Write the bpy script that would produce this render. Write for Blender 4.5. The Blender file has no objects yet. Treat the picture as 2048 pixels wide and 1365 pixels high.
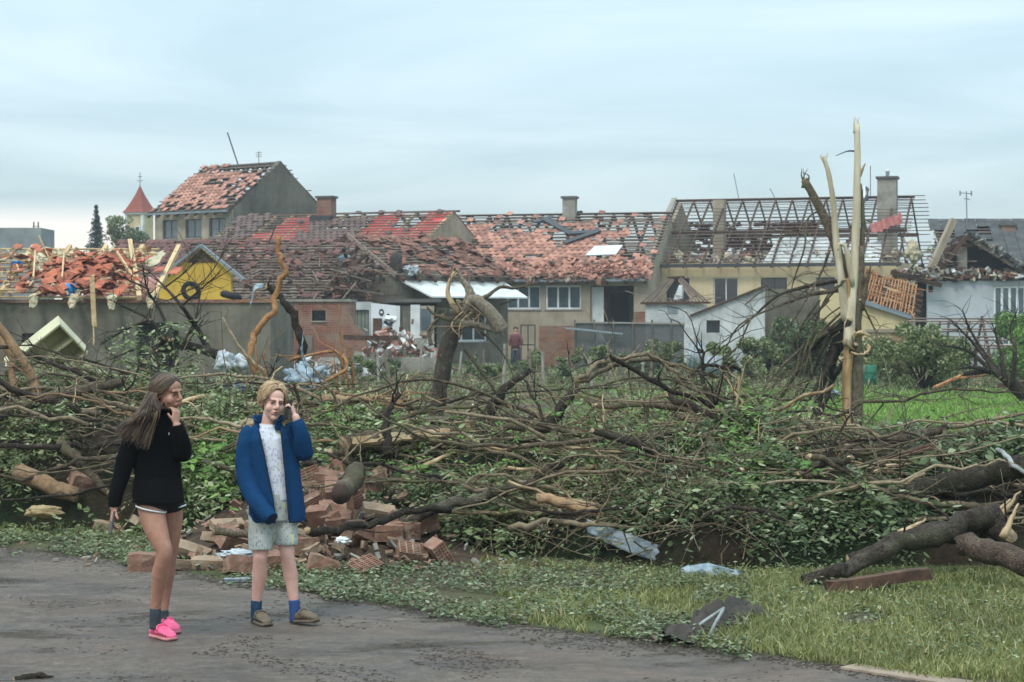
import bpy, bmesh, math, random
import numpy as np
from mathutils import Vector, Matrix, noise
R = math.radians
V = Vector
random.seed(7); rng = np.random.default_rng(11)
scene = bpy.context.scene
COL = scene.collection

# ------------------------------------------------------------------ camera, sky, sun, exposure
F_PX, HOR, CAMZ = 3982.0, 640.0, 2.02          # focal length in photo pixels, horizon row, eye height
cam_data = bpy.data.cameras.new('camera'); cam = bpy.data.objects.new('camera', cam_data); COL.objects.link(cam)
cam.location = (0, 0, CAMZ); cam.rotation_euler = (R(90), 0, 0)
cam_data.sensor_width = 36; cam_data.lens = 36 * F_PX / 2048; cam_data.shift_y = -42.5 / 2048
cam_data.clip_start = .1; cam_data.clip_end = 4000
cam_data.dof.use_dof = True; cam_data.dof.focus_distance = 14.0; cam_data.dof.aperture_fstop = 9
scene.camera = cam
scene.view_settings.view_transform = 'Standard'; scene.view_settings.look = 'None'
scene.view_settings.exposure = 0.2; scene.view_settings.gamma = 1.0; scene.view_settings.use_curve_mapping = False
scene.cycles.use_denoising = True
scene.cycles.max_bounces = 6; scene.cycles.diffuse_bounces = 3; scene.cycles.glossy_bounces = 3
scene.cycles.transparent_max_bounces = 6; scene.cycles.transmission_bounces = 3

SUN_EL, SUN_AZ = R(55), R(205)
world = bpy.data.worlds.new('World'); scene.world = world; world.use_nodes = True
def build_world():
    nt = world.node_tree; N = nt.nodes; L = nt.links; N.clear()
    out = N.new('ShaderNodeOutputWorld'); add = N.new('ShaderNodeAddShader')
    sky = N.new('ShaderNodeTexSky'); sky.sky_type = 'NISHITA'; sky.sun_disc = False
    sky.sun_elevation = SUN_EL; sky.sun_rotation = SUN_AZ; sky.dust_density = 2.0
    b1 = N.new('ShaderNodeBackground'); b1.inputs[1].default_value = .05
    L.new(sky.outputs[0], b1.inputs[0])
    tc = N.new('ShaderNodeTexCoord'); sep = N.new('ShaderNodeSeparateXYZ'); L.new(tc.outputs['Generated'], sep.inputs[0])
    def m(op, a, b=None, c=None):
        n = N.new('ShaderNodeMath'); n.operation = op
        for i, x in enumerate((a, b, c)):
            if x is None: continue
            if isinstance(x, (int, float)): n.inputs[i].default_value = x
            else: L.new(x, n.inputs[i])
        return n.outputs[0]
    zz = m('ADD', m('ABSOLUTE', sep.outputs[2]), .07)
    comb = N.new('ShaderNodeCombineXYZ')
    L.new(m('DIVIDE', sep.outputs[0], zz), comb.inputs[0]); L.new(m('DIVIDE', sep.outputs[1], zz), comb.inputs[1])
    n1 = N.new('ShaderNodeTexNoise'); n1.inputs['Scale'].default_value = .62; n1.inputs['Detail'].default_value = 9; n1.inputs['Roughness'].default_value = .52
    n1.inputs['Distortion'].default_value = .6
    L.new(comb.outputs[0], n1.inputs['Vector'])
    r = N.new('ShaderNodeValToRGB'); L.new(n1.outputs[0], r.inputs[0])
    e = r.color_ramp.elements; e[0].position = .38; e[0].color = (.295, .395, .440, 1); e[1].position = .64; e[1].color = (.42, .512, .550, 1)
    # a thinner, warmer break in the cloud low over the left horizon
    lo = N.new('ShaderNodeMapRange'); lo.interpolation_type = 'SMOOTHSTEP'
    lo.inputs[1].default_value = .066; lo.inputs[2].default_value = .05; lo.inputs[3].default_value = 0; lo.inputs[4].default_value = 1
    L.new(m('ADD', sep.outputs[2], m('MULTIPLY', n1.outputs[0], .012)), lo.inputs[0])
    lx = N.new('ShaderNodeMapRange'); lx.interpolation_type = 'SMOOTHSTEP'
    lx.inputs[1].default_value = -.10; lx.inputs[2].default_value = -.2; lx.inputs[3].default_value = 0; lx.inputs[4].default_value = 1
    L.new(sep.outputs[0], lx.inputs[0])
    mx = N.new('ShaderNodeMix'); mx.data_type = 'RGBA'
    L.new(m('MULTIPLY', lo.outputs[0], lx.outputs[0]), mx.inputs[0]); L.new(r.outputs[0], mx.inputs[6]); mx.inputs[7].default_value = (.76, .70, .665, 1)
    b2 = N.new('ShaderNodeBackground')
    L.new(m('MULTIPLY_ADD', m('MAXIMUM', sep.outputs[2], 0.), 2.4, .96), b2.inputs[1])      # an overcast sky is brighter overhead
    L.new(mx.outputs[2], b2.inputs[0])
    L.new(b1.outputs[0], add.inputs[0]); L.new(b2.outputs[0], add.inputs[1]); L.new(add.outputs[0], out.inputs[0])
build_world()
sun_d = bpy.data.lights.new('sun', 'SUN'); sun = bpy.data.objects.new('sun', sun_d); COL.objects.link(sun)
sun_d.energy = 1.5; sun_d.angle = R(12); sun_d.color = (1, .96, .9)
sun.rotation_euler = (R(90) - SUN_EL, 0, -SUN_AZ + math.pi); sun.location = (0, -5, 40)

# ------------------------------------------------------------------ placing helpers
def W(px, py, D):                               # photo pixel at a chosen distance -> point in the place
    return V(((px - 1024) / F_PX * D, D, CAMZ - (py - HOR) / F_PX * D))
def GD(py): return F_PX * CAMZ / (py - HOR)     # distance of the flat ground seen at a photo row
def G(px, py): return W(px, py, GD(py))
def rnd(a, b): return random.uniform(a, b)
def nz(x, y, z=0.): return noise.noise(V((x, y, z)))

def tag(o, label=None, cat=None, group=None, kind=None):
    if label: o['label'] = label
    if cat: o['category'] = cat
    if group: o['group'] = group
    if kind: o['kind'] = kind
    return o
def empty(name, loc=(0, 0, 0), rz=0., label=None, cat=None, group=None):
    o = bpy.data.objects.new(name, None); COL.objects.link(o)
    o.location = loc; o.rotation_euler = (0, 0, rz); o.empty_display_size = .2
    return tag(o, label, cat, group)
def link(name, me, parent=None, mtx=None):
    o = bpy.data.objects.new(name, me); COL.objects.link(o)
    if parent is not None: o.parent = parent
    if mtx is not None: o.matrix_basis = mtx
    return o

class MB:
    """collects faces for ONE mesh"""
    def __init__(s): s.v = []; s.f = []; s.m = []
    def add(s, vs, fs, mi=0):
        b = len(s.v); s.v.extend([tuple(p) for p in vs]); s.f.extend([tuple(i + b for i in q) for q in fs]); s.m.extend([mi] * len(fs)); return s
    def box(s, x0, x1, y0, y1, z0, z1, mi=0, M=None):
        vs = [V((x, y, z)) for z in (z0, z1) for y in (y0, y1) for x in (x0, x1)]
        if M is not None: vs = [M @ p for p in vs]
        return s.add(vs, [(0, 2, 3, 1), (4, 5, 7, 6), (0, 1, 5, 4), (2, 6, 7, 3), (0, 4, 6, 2), (1, 3, 7, 5)], mi)
    def bar(s, a, b, w, h, mi=0, up=V((0, 0, 1))):
        return s.box(-.5, .5, -.5, .5, -.5, .5, mi, barM(a, b, w, h, up))
    def prism(s, pts, off, mi=0):               # polygon + extrusion vector
        n = len(pts); p = [V(q) for q in pts]; o = V(off)
        return s.add(p + [q + o for q in p], [tuple(range(n))[::-1], tuple(range(n, 2 * n))] + [(i, (i + 1) % n, n + (i + 1) % n, n + i) for i in range(n)], mi)
    def rings(s, rs, mi=0, cap=True, capmi=None):
        n = len(rs[0]); fs = []
        for k in range(len(rs) - 1):
            for i in range(n):
                j = (i + 1) % n; fs.append((k * n + i, k * n + j, (k + 1) * n + j, (k + 1) * n + i))
        b = len(s.v); s.add([p for r in rs for p in r], fs, mi)
        if cap:
            cm = mi if capmi is None else capmi
            s.f.append(tuple(b + i for i in range(n))[::-1]); s.m.append(cm)
            e = b + (len(rs) - 1) * n; s.f.append(tuple(e + i for i in range(n))); s.m.append(cm)
        return s
    def tube(s, pts, rad, n=8, mi=0, capmi=None, wob=0., jag=0., flat=1.):
        pts = [V(p) for p in pts]; k = len(pts)
        if isinstance(rad, (int, float)): rad = [rad] * k
        t0 = (pts[1] - pts[0]).normalized(); a = t0.orthogonal().normalized(); rs = []; so = rnd(0, 50)
        for i in range(k):
            t = (pts[min(i + 1, k - 1)] - pts[max(i - 1, 0)]).normalized()
            a = (a - t * a.dot(t)); a = a.normalized() if a.length > 1e-6 else t.orthogonal().normalized()
            b = t.cross(a); ring = []
            for q in range(n):
                an = 2 * math.pi * q / n; r = rad[i]
                if wob: r *= 1 + (wob if rad[i] < .05 else wob * .45) * nz(math.cos(an) * 1.5 + so, math.sin(an) * 1.5, i * .6)
                p = pts[i] + a * (r * math.cos(an)) + b * (r * flat * math.sin(an))
                if jag and i in (0, k - 1): p += t * (rnd(0, jag) * (1 if i else -1))
                ring.append(p)
            rs.append(ring)
        return s.rings(rs, mi, True, capmi)
    def ball(s, c, r, mi=0, nu=14, nv=9, M=None):
        c = V(c); rr = V((r, r, r)) if isinstance(r, (int, float)) else V(r); rs = []
        for j in range(nv):
            th = math.pi * (j + .02) / (nv - .96) if False else math.pi * min(max(j / (nv - 1), .012), .988)
            ring = []
            for i in range(nu):
                ph = 2 * math.pi * i / nu
                p = V((rr.x * math.sin(th) * math.cos(ph), rr.y * math.sin(th) * math.sin(ph), -rr.z * math.cos(th)))
                ring.append(c + (M @ p if M is not None else p))
            rs.append(ring)
        return s.rings(rs, mi)
    def mesh(s, name, mats, smooth=False):
        me = bpy.data.meshes.new(name); me.from_pydata(s.v, [], s.f)
        for m_ in (mats if isinstance(mats, (list, tuple)) else [mats]): me.materials.append(m_)
        if len(me.polygons) == len(s.m): me.polygons.foreach_set('material_index', s.m)
        if smooth: me.polygons.foreach_set('use_smooth', [True] * len(me.polygons))
        me.update(); return me
    def build(s, name, mats, parent=None, smooth=False): return link(name, s.mesh(name, mats, smooth), parent)
def barM(a, b, w, h, up=V((0, 0, 1))):
    a, b = V(a), V(b); d = b - a; x = d.normalized(); y = V(up).cross(x)
    y = y.normalized() if y.length > 1e-5 else x.orthogonal().normalized(); z = x.cross(y); c = (a + b) / 2; l = d.length
    return Matrix(((x.x * l, y.x * w, z.x * h, c.x), (x.y * l, y.y * w, z.y * h, c.y), (x.z * l, y.z * w, z.z * h, c.z), (0, 0, 0, 1)))
_unit = {}
def barobj(name, a, b, w, h, m, parent=None, up=V((0, 0, 1))):   # beams share one mesh per material
    if m.name not in _unit: _unit[m.name] = MB().box(-.5, .5, -.5, .5, -.5, .5).mesh('beam_' + m.name, m)
    return link(name, _unit[m.name], parent, barM(a, b, w, h, up))
def quads(name, P, mat_, parent=None, k=4, smooth=False):        # numpy (n,k,3) polygons -> one mesh
    n = len(P); me = bpy.data.meshes.new(name)
    me.vertices.add(n * k); me.vertices.foreach_set('co', np.asarray(P, dtype=np.float32).ravel())
    me.loops.add(n * k); me.loops.foreach_set('vertex_index', np.arange(n * k, dtype=np.int32))
    me.polygons.add(n); me.polygons.foreach_set('loop_start', np.arange(0, n * k, k, dtype=np.int32))
    me.update(calc_edges=True); me.materials.append(mat_); me.validate()
    return link(name, me, parent)
def rebase(o, p):                               # move a mesh object's origin to p (its base)
    p = V(p); o.data.transform(Matrix.Translation(-p)); o.location = p; return o
def smooth_path(pts, sub=5):                    # Catmull-Rom
    pts = [V(p) for p in pts]; out = []
    q = [pts[0] * 2 - pts[1]] + pts + [pts[-1] * 2 - pts[-2]]
    for i in range(1, len(q) - 2):
        for k in range(sub):
            t = k / sub; a, b, c, d = q[i - 1], q[i], q[i + 1], q[i + 2]
            out.append(.5 * ((2 * b) + (c - a) * t + (2 * a - 5 * b + 4 * c - d) * t * t + (3 * b - a - 3 * c + d) * t ** 3))
    return out + [pts[-1]]

# ------------------------------------------------------------------ materials
def rgb(h):                                     # '#rrggbb' as seen -> linear
    c = [int(h[i:i + 2], 16) / 255 for i in (1, 3, 5)]
    return tuple(x / 12.92 if x < .04045 else ((x + .055) / 1.055) ** 2.4 for x in c) + (1,)
def col(c): return rgb(c) if isinstance(c, str) else (tuple(c) + (1,))[:4]
class NT:
    def __init__(s, name):
        s.mat = bpy.data.materials.new(name); s.mat.use_nodes = True; s.t = s.mat.node_tree; s.N = s.t.nodes; s.L = s.t.links
        s.bsdf = s.N['Principled BSDF']; s.tc = s.N.new('ShaderNodeTexCoord'); s.geo = None
    def set(s, i, x):
        if hasattr(x, 'is_output'): s.L.new(x, i)
        else: i.default_value = x
    def noise(s, scale, detail=5, rough=.55, dist=0., vec=None, stretch=None):
        n = s.N.new('ShaderNodeTexNoise'); n.inputs['Scale'].default_value = scale; n.inputs['Detail'].default_value = detail
        n.inputs['Roughness'].default_value = rough; n.inputs['Distortion'].default_value = dist
        v = vec or s.tc.outputs['Object']
        if stretch:
            mp = s.N.new('ShaderNodeMapping'); mp.inputs['Scale'].default_value = stretch; s.L.new(v, mp.inputs[0]); v = mp.outputs[0]
        s.L.new(v, n.inputs['Vector']); return n.outputs[0]
    def math(s, op, a, b=0.):
        n = s.N.new('ShaderNodeMath'); n.operation = op; s.set(n.inputs[0], a); s.set(n.inputs[1], b); return n.outputs[0]
    def ramp(s, f, stops):
        n = s.N.new('ShaderNodeValToRGB'); s.L.new(f, n.inputs[0]); e = n.color_ramp.elements
        while len(e) < len(stops): e.new(.5)
        for q, (p, c) in zip(e, stops): q.position = p; q.color = col(c)
        return n.outputs[0]
    def mix(s, f, a, b, mode='MIX'):
        n = s.N.new('ShaderNodeMix'); n.data_type = 'RGBA'; n.blend_type = mode
        s.set(n.inputs[0], f); s.set(n.inputs[6], a); s.set(n.inputs[7], b); return n.outputs[2]
    def rand(s):                                # one value per object AND per loose piece
        oi = s.N.new('ShaderNodeObjectInfo'); g = s.N.new('ShaderNodeNewGeometry')
        return s.math('FRACT', s.math('ADD', oi.outputs['Random'], g.outputs['Random Per Island']))
    def value(s, c, v):                         # brightness by factor socket
        n = s.N.new('ShaderNodeHueSaturation'); s.set(n.inputs['Color'], c); s.set(n.inputs['Value'], v); return n.outputs[0]
    def bump(s, h, strength=.4, dist=.02):
        b = s.N.new('ShaderNodeBump'); b.inputs['Strength'].default_value = strength; b.inputs['Distance'].default_value = dist
        s.L.new(h, b.inputs['Height']); s.L.new(b.outputs[0], s.bsdf.inputs['Normal']); return s
    def fin(s, c, rough=.85, spec=.3):
        s.set(s.bsdf.inputs['Base Color'], c); s.set(s.bsdf.inputs['Roughness'], rough); s.bsdf.inputs['Specular IOR Level'].default_value = spec
        return s.mat
MATS = {}
def mat(name, c1, c2=None, scale=4., rough=.85, bump=0., bscale=25., rv=0., spec=.3, stretch=None, lo=.35, hi=.65, bdist=.02, detail=6):
    """two colours mixed by noise, brightness varied per piece, fine relief"""
    n = NT(name); c1 = col(c1); c2 = col(c2) if c2 else tuple(x * .8 for x in c1[:3]) + (1,)
    f = n.noise(scale, detail, stretch=stretch); c = n.ramp(f, [(lo, c1), (hi, c2)])
    if rv: c = n.value(c, n.math('ADD', n.math('MULTIPLY', n.rand(), 2 * rv), 1 - rv))
    if bump: n.bump(n.noise(bscale, 6, .6, stretch=stretch), bump, bdist)
    MATS[name] = n.fin(c, rough, spec); return MATS[name]

plaster_grey = mat('grey_render', '#7d7869', '#57544b', 1.1, .95, .5, 20, lo=.3, hi=.7)
plaster_beige = mat('beige_render', '#d0bf9b', '#baa884', .6, .95, .2, 18)
plaster_tan = mat('tan_render', '#ab9f8b', '#8e8371', .8, .95, .3, 18)
plaster_white = mat('white_render', '#c9ccca', '#9fa3a0', .9, .95, .3, 18)
plaster_yellow = mat('yellow_paint', '#d3b146', '#ba973a', .7, .9, .15, 18)
plaster_cream = mat('cream_paint', '#c8b98f', '#b0a07a', .6, .9, .15, 18)
gable_grey = mat('grey_gable_render', '#706c61', '#56544c', .5, .95, .4, 10)
concrete = mat('concrete', '#9b968b', '#7a766d', 2., .9, .4, 30)
conc_dark = mat('dark_concrete', '#66645e', '#4c4b47', 1.5, .9, .4, 20)
wood_old = mat('old_timber', '#5b4437', '#3d2d26', 6, .9, .4, 40, rv=.3, stretch=(1, 1, 1))
wood_grey = mat('weathered_batten', '#8d7d70', '#67594f', 5, .9, .3, 30, rv=.3)
wood_new = mat('pale_timber', '#cdb48c', '#a98c62', 5, .85, .3, 30, rv=.2)
wood_dark = mat('dark_rafter', '#55453f', '#3d312d', 5, .9, .3, 30, rv=.25)
wood_rust = mat('reddish_plank', '#644a3b', '#43322a', 8, .85, .5, 40, rv=.15)
tile_pink = mat('clay_tile', '#ac7d6a', '#885e50', 3, .85, .3, 30, rv=.36)
tile_brown = mat('brown_tile', '#67524a', '#4f3e39', 3, .7, .2, 30, rv=.25)
tile_purple = mat('plum_tile', '#704a43', '#543732', 3, .7, .2, 30, rv=.28)
tile_orange = mat('orange_tile', '#b4694e', '#8c5240', 3, .85, .3, 30, rv=.3)
tile_old = mat('weathered_tile', '#865f50', '#624539', 3, .9, .3, 30, rv=.4)
slate = mat('dark_shingle', '#545655', '#404244', 3, .8, .4, 18, rv=.2)
red_foil = mat('red_underlay', '#d0453f', '#b03732', 2, .5, .6, 6, spec=.4, bdist=.05)
white_panel = mat('white_panel', '#d9dcd8', '#bfc3c0', 2, .6)
white_frame = mat('white_frame', '#dfe2e2', '#c9cccc', 3, .4)
dark_in = mat('dark_interior', '#2c2b2a', '#201f1f', 2, .95)  # near-black that stands in for the shade of unlit rooms, openings and holes
glass = mat('window_glass', '#3f4c52', '#59686e', .8, .12, spec=.8)
glass_dark = mat('dark_glass', '#20262a', '#2b3237', .8, .12, spec=.7)
metal_grey = mat('grey_metal', '#7f8a90', '#616b70', 2, .45, .3, 6, spec=.6)
metal_dark = mat('dark_metal', '#3b3d40', '#2b2d2f', 2, .5, spec=.5)
metal_white = mat('pale_metal', '#8f9ba2', '#6d777d', 3, .4, .5, 5, spec=.6, bdist=.03)
rubber = mat('black_rubber', '#232325', '#19191b', 4, .7)
blue_tarp = mat('blue_tarp', '#1d8fd6', '#1370b2', 3, .45, .7, 9, bdist=.04)
navy_tarp = mat('navy_tarp', '#2a4a8c', '#1d3669', 3, .5, .6, 9, bdist=.04)
plastic_sheet = mat('plastic_sheet', '#9fb0b9', '#6f828e', 5, .4, .8, 10, spec=.5, bdist=.04)
white_sack = mat('white_sacking', '#c2c8ca', '#8f979a', 6, .7, .7, 10, bdist=.04)
wool = mat('insulation_wool', '#cfc4a6', '#a89d82', 8, .95, .9, 18, bdist=.05)
cabinet_m = mat('cream_enamel', '#c6c09c', '#aaa481', 2, .45, .1, 8)
red_sheet = mat('red_sheet', '#9e5d55', '#7f4842', 2, .6, .4, 12)
green_barrel_m = mat('green_plastic', '#2a6b52', '#1f5440', 2, .5)
orange_wood = mat('orange_timber', '#ad7a4e', '#855734', 4, .8, .3, 20)
cloth_dark = mat('dark_cloth', '#4b443e', '#38332f', 6, .95, .8, 14, bdist=.03)
pole_white = mat('white_pole', '#9c9f9d', '#767873', 9, .5)
def weathered(m, amt=.6):                       # rain streaks, splashes and worn patches in the paint itself
    t = m.node_tree; b = t.nodes['Principled BSDF']; src = b.inputs['Base Color'].links[0].from_socket; tc = t.nodes.new('ShaderNodeTexCoord'); f = src
    for st, sc, lo, hi, c in (((2.2, 2.2, .35), 1.6, .48, .72, (.58, .55, .5)), ((1, 1, 1), 2.6, .58, .66, (.72, .69, .65)), ((1, 1, 1), .5, .45, .7, (.8, .79, .77))):
        mp = t.nodes.new('ShaderNodeMapping'); mp.inputs['Scale'].default_value = st; t.links.new(tc.outputs['Object'], mp.inputs[0]); n = t.nodes.new('ShaderNodeTexNoise'); n.inputs['Scale'].default_value = sc; n.inputs['Detail'].default_value = 8; n.inputs['Roughness'].default_value = .65; t.links.new(mp.outputs[0], n.inputs['Vector'])
        r = t.nodes.new('ShaderNodeMapRange'); r.inputs[1].default_value = lo; r.inputs[2].default_value = hi; r.inputs[4].default_value = amt; t.links.new(n.outputs[0], r.inputs[0]); mx = t.nodes.new('ShaderNodeMix'); mx.data_type = 'RGBA'; mx.blend_type = 'MULTIPLY'; t.links.new(r.outputs[0], mx.inputs[0]); t.links.new(f, mx.inputs[6]); mx.inputs[7].default_value = c + (1,); f = mx.outputs[2]
    t.links.new(f, b.inputs['Base Color']); return m
for m_ in (plaster_grey, plaster_beige, plaster_tan, plaster_white, plaster_yellow, plaster_cream, gable_grey): weathered(m_, .75 if m_ in (plaster_grey, gable_grey, plaster_white) else .5)
def brick_wall_mat(name, c1, c2, mortar, sc):
    n = NT(name); b = n.N.new('ShaderNodeTexBrick'); b.inputs['Scale'].default_value = sc
    b.inputs['Color1'].default_value = col(c1); b.inputs['Color2'].default_value = col(c2); b.inputs['Mortar'].default_value = col(mortar)
    b.inputs['Mortar Size'].default_value = .018; b.inputs['Row Height'].default_value = .3; b.inputs['Brick Width'].default_value = .9
    sp = n.N.new('ShaderNodeSeparateXYZ'); n.L.new(n.tc.outputs['Object'], sp.inputs[0])
    cb = n.N.new('ShaderNodeCombineXYZ'); n.L.new(n.math('ADD', sp.outputs[0], sp.outputs[1]), cb.inputs[0]); n.L.new(sp.outputs[2], cb.inputs[1])
    n.L.new(cb.outputs[0], b.inputs['Vector'])
    c = n.mix(n.ramp(n.noise(1.3, 5), [(.4, (0, 0, 0)), (.7, (.8, .8, .8))]), b.outputs[0], col(mortar))
    n.bump(b.outputs[1], -.5, .02); MATS[name] = n.fin(c, .92); return MATS[name]
brick_red = brick_wall_mat('red_brickwork', '#84503f', '#6a3d31', '#8b7b6c', 3.4)
brick_brown = brick_wall_mat('brown_brickwork', '#8a6048', '#6d4a38', '#7d7064', 3.4)
brick_white = brick_wall_mat('whitewashed_brickwork', '#c9cbc8', '#b4b7b5', '#8d908e', 3.4)

def bark_mat(name, a, b, moss=None, cracks=0.):
    n = NT(name); f = n.noise(14, 7, .65, 1.2); c = n.ramp(f, [(.32, b), (.68, a)])
    if moss: c = n.mix(n.ramp(n.noise(2.2, 5), [(.5, (0, 0, 0)), (.66, (.8, .8, .8))]), c, col(moss))
    c = n.value(c, n.math('ADD', n.math('MULTIPLY', n.rand(), .5), .75))
    vo = n.N.new('ShaderNodeTexVoronoi'); vo.feature = 'DISTANCE_TO_EDGE'; vo.inputs['Scale'].default_value = 44; dv = n.N.new('ShaderNodeVectorMath'); dv.operation = 'MULTIPLY_ADD'
    nn_ = n.N.new('ShaderNodeTexNoise'); nn_.inputs['Scale'].default_value = 9; n.L.new(n.tc.outputs['Object'], nn_.inputs['Vector']); n.L.new(nn_.outputs['Color'], dv.inputs[0]); dv.inputs[1].default_value = (.12, .12, .12); n.L.new(n.tc.outputs['Object'], dv.inputs[2]); n.L.new(dv.outputs[0], vo.inputs['Vector'])
    crack = n.ramp(vo.outputs['Distance'], [(.0, (.3, .3, .3)), (.12, (1, 1, 1))]); c = n.mix(cracks, c, crack, 'MULTIPLY'); c = n.mix(n.ramp(n.noise(5, 6, .7), [(.55, (0, 0, 0)), (.7, (.55, .55, .55))]), c, col('#8a8272'))
    n.bump(n.math('ADD', n.math('MULTIPLY', n.noise(30, 7, .7, .6), .6), n.math('MULTIPLY', n.math('MINIMUM', n.math('MULTIPLY', vo.outputs['Distance'], 4.), .6), cracks)), 1., .025); MATS[name] = n.fin(c, .9, .25); return MATS[name]
bark = bark_mat('bark', '#7b6c59', '#3d332a', '#62623f', .35)
bark_dark = bark_mat('dark_wet_bark', '#51463d', '#261f1a', '#464633', .5)
bark_pale = bark_mat('pale_twig_bark', '#9a8a70', '#685a48')
bark_orange = bark_mat('orange_stripped_wood', '#ad7f55', '#7a5438')
bark_peel = bark_mat('peeled_orange_wood', '#a98a69', '#785e46')
split = mat('split_wood', '#bda582', '#8c7355', 9, .85, .6, 30, rv=.2, stretch=(1, 1, .35))
split_pale = mat('bare_sapwood', '#cdc1aa', '#a3937a', 5, .8, .5, 22, rv=.08, stretch=(1, 1, .15))
heart = mat('torn_heartwood', '#b2946c', '#7f6040', 8, .85, .7, 24, rv=.2, stretch=(1, 1, .2))

def leaf_mat(name, stops, rough=.5):
    n = NT(name); c = n.ramp(n.rand(), stops)
    big = n.noise(1.1, 3); c = n.value(c, n.math('ADD', n.math('MULTIPLY', big, .9), .55))
    m_ = n.fin(c, rough, .35); b = n.bsdf
    tr = n.N.new('ShaderNodeBsdfTranslucent'); n.L.new(c, tr.inputs[0]); mx = n.N.new('ShaderNodeMixShader'); mx.inputs[0].default_value = .22
    n.L.new(b.outputs[0], mx.inputs[1]); n.L.new(tr.outputs[0], mx.inputs[2]); n.L.new(mx.outputs[0], n.N['Material Output'].inputs[0]); return m_
leaf = leaf_mat('leaf', [(0, '#47532d'), (.35, '#5f6d3e'), (.65, '#7b8955'), (.86, '#a9b18d'), (1, '#85754f')])
leaf_dark = leaf_mat('dark_leaf', [(0, '#3b4a2b'), (.5, '#52633d'), (.85, '#728259'), (1, '#9fa98a')])
leaf_bright = leaf_mat('bright_leaf', [(0, '#4b6a2c'), (.5, '#5f8537'), (1, '#86a356')])
needle = leaf_mat('needle', [(0, '#2d4238'), (.6, '#3c5548'), (1, '#4d6756')])
grass_m = leaf_mat('grass_blade', [(0, '#616835'), (.4, '#787f48'), (.75, '#93945d'), (1, '#aea37a')], .6)
lawn_m = leaf_mat('lawn_blade', [(0, '#5c7d35'), (.5, '#739843'), (1, '#9db35f')], .6)
litter_m = leaf_mat('litter_leaf', [(0, '#3f4a2f'), (.35, '#58683f'), (.6, '#74835a'), (.8, '#66553f'), (1, '#a3ad8b')], .5)

# ================================================================== THE SETTING: ground, road, verge
def ground_mat():
    n = NT('earth_and_turf'); g = n.tc.outputs['Object']
    mud = n.ramp(n.noise(3.5, 8, .65), [(.3, '#4a4034'), (.55, '#5c5142'), (.75, '#6b6252')])
    gr = n.ramp(n.noise(2.5, 8, .6), [(.3, '#45512b'), (.6, '#59683a'), (.8, '#6e7446')])
    c = n.mix(n.ramp(n.noise(.35, 6, .6), [(.42, (0, 0, 0)), (.56, (1, 1, 1))]), mud, gr)
    n.bump(n.noise(18, 8, .7), .8, .05); return n.fin(c, .95, .2)
def road_mat():
    n = NT('muddy_road'); mp = n.N.new('ShaderNodeMapping'); mp.inputs['Rotation'].default_value = (0, 0, R(44)); mp.inputs['Scale'].default_value = (.7, 1.25, 1); n.L.new(n.tc.outputs['Object'], mp.inputs[0]); along = mp.outputs[0]
    base = n.ramp(n.noise(11, 10, .72), [(.3, '#6a5e53'), (.5, '#857668'), (.7, '#a19182')])
    grit = n.ramp(n.noise(75, 4, .7), [(.36, (.55, .53, .5)), (.52, (1, 1, 1)), (.7, (1.12, 1.1, 1.08))]); base = n.mix(.8, base, grit, 'MULTIPLY')
    mudc = n.ramp(n.noise(16, 8, .7), [(.35, '#473b30'), (.7, '#75655a')])
    st = n.noise(1.3, 9, .72, .4, vec=along); c = n.mix(n.ramp(st, [(.46, (0, 0, 0)), (.6, (.85, .85, .85))]), base, mudc)
    c = n.mix(n.ramp(n.noise(.7, 5, .6, vec=along), [(.5, (0, 0, 0)), (.68, (.7, .7, .7))]), c, n.mix(.55, c, col('#a3836e')))
    w = n.noise(.9, 8, .66, .3, vec=along); c = n.mix(1., c, n.ramp(w, [(.47, (1, 1, 1)), (.6, (.62, .62, .63))]), 'MULTIPLY'); wet = n.ramp(w, [(.46, (.7, .7, .7)), (.6, (.16, .16, .16))])
    n.bump(n.math('ADD', n.noise(34, 9, .8), n.math('MULTIPLY', n.noise(7, 6, .7), .8)), 1., .05); return n.fin(c, wet, .55)
MG, MR = ground_mat(), road_mat()
gm = MB(); xs = [-900, -300, -120, -60, -30, -15, -8, -4, 0, 4, 8, 15, 30, 60, 120, 300, 900]; ys = [-60, -10, 0, 6, 10, 14, 18, 24, 32, 45, 60, 90, 150, 300, 800, 1800]
gm.add([(x, y, 0) for y in ys for x in xs], [(j * 17 + i, j * 17 + i + 1, (j + 1) * 17 + i + 1, (j + 1) * 17 + i) for j in range(len(ys) - 1) for i in range(16)])
tag(gm.build('ground', MG), kind='structure')
def edgeD(px):                                   # pixel row of the road's far edge -> distance
    t = [(-900, 1050), (0, 1096), (260, 1125), (480, 1165), (640, 1188), (820, 1222), (1000, 1246), (1200, 1275), (1330, 1292), (1560, 1318), (1830, 1362), (2100, 1400), (2600, 1470)]
    return np.interp(px, [a for a, b in t], [b for a, b in t])
def road_edge_pts():
    out = []
    for px in range(-900, 2601, 25):
        py = edgeD(px) + 5 * nz(px * .02, 3.1) + 3 * nz(px * .07, 9); out.append(G(px, py))
    return out
re_ = road_edge_pts(); rm = MB()
nv = 9; vs = []
for p in re_:
    for k in range(nv):
        q = p + V((-.72, -.70, 0)) * (k / (nv - 1) * 9.0); q.z = .004 + (.012 * nz(q.x * 1.3, q.y * 1.3) if 0 < k < nv - 1 else 0) * .5; vs.append((q.x, q.y, q.z if q.z > .004 else .004))
rm.add(vs, [(i * nv + k, i * nv + k + 1, (i + 1) * nv + k + 1, (i + 1) * nv + k) for i in range(len(re_) - 1) for k in range(nv - 1)])
tag(rm.build('road', MR, smooth=True), kind='structure')
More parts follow.
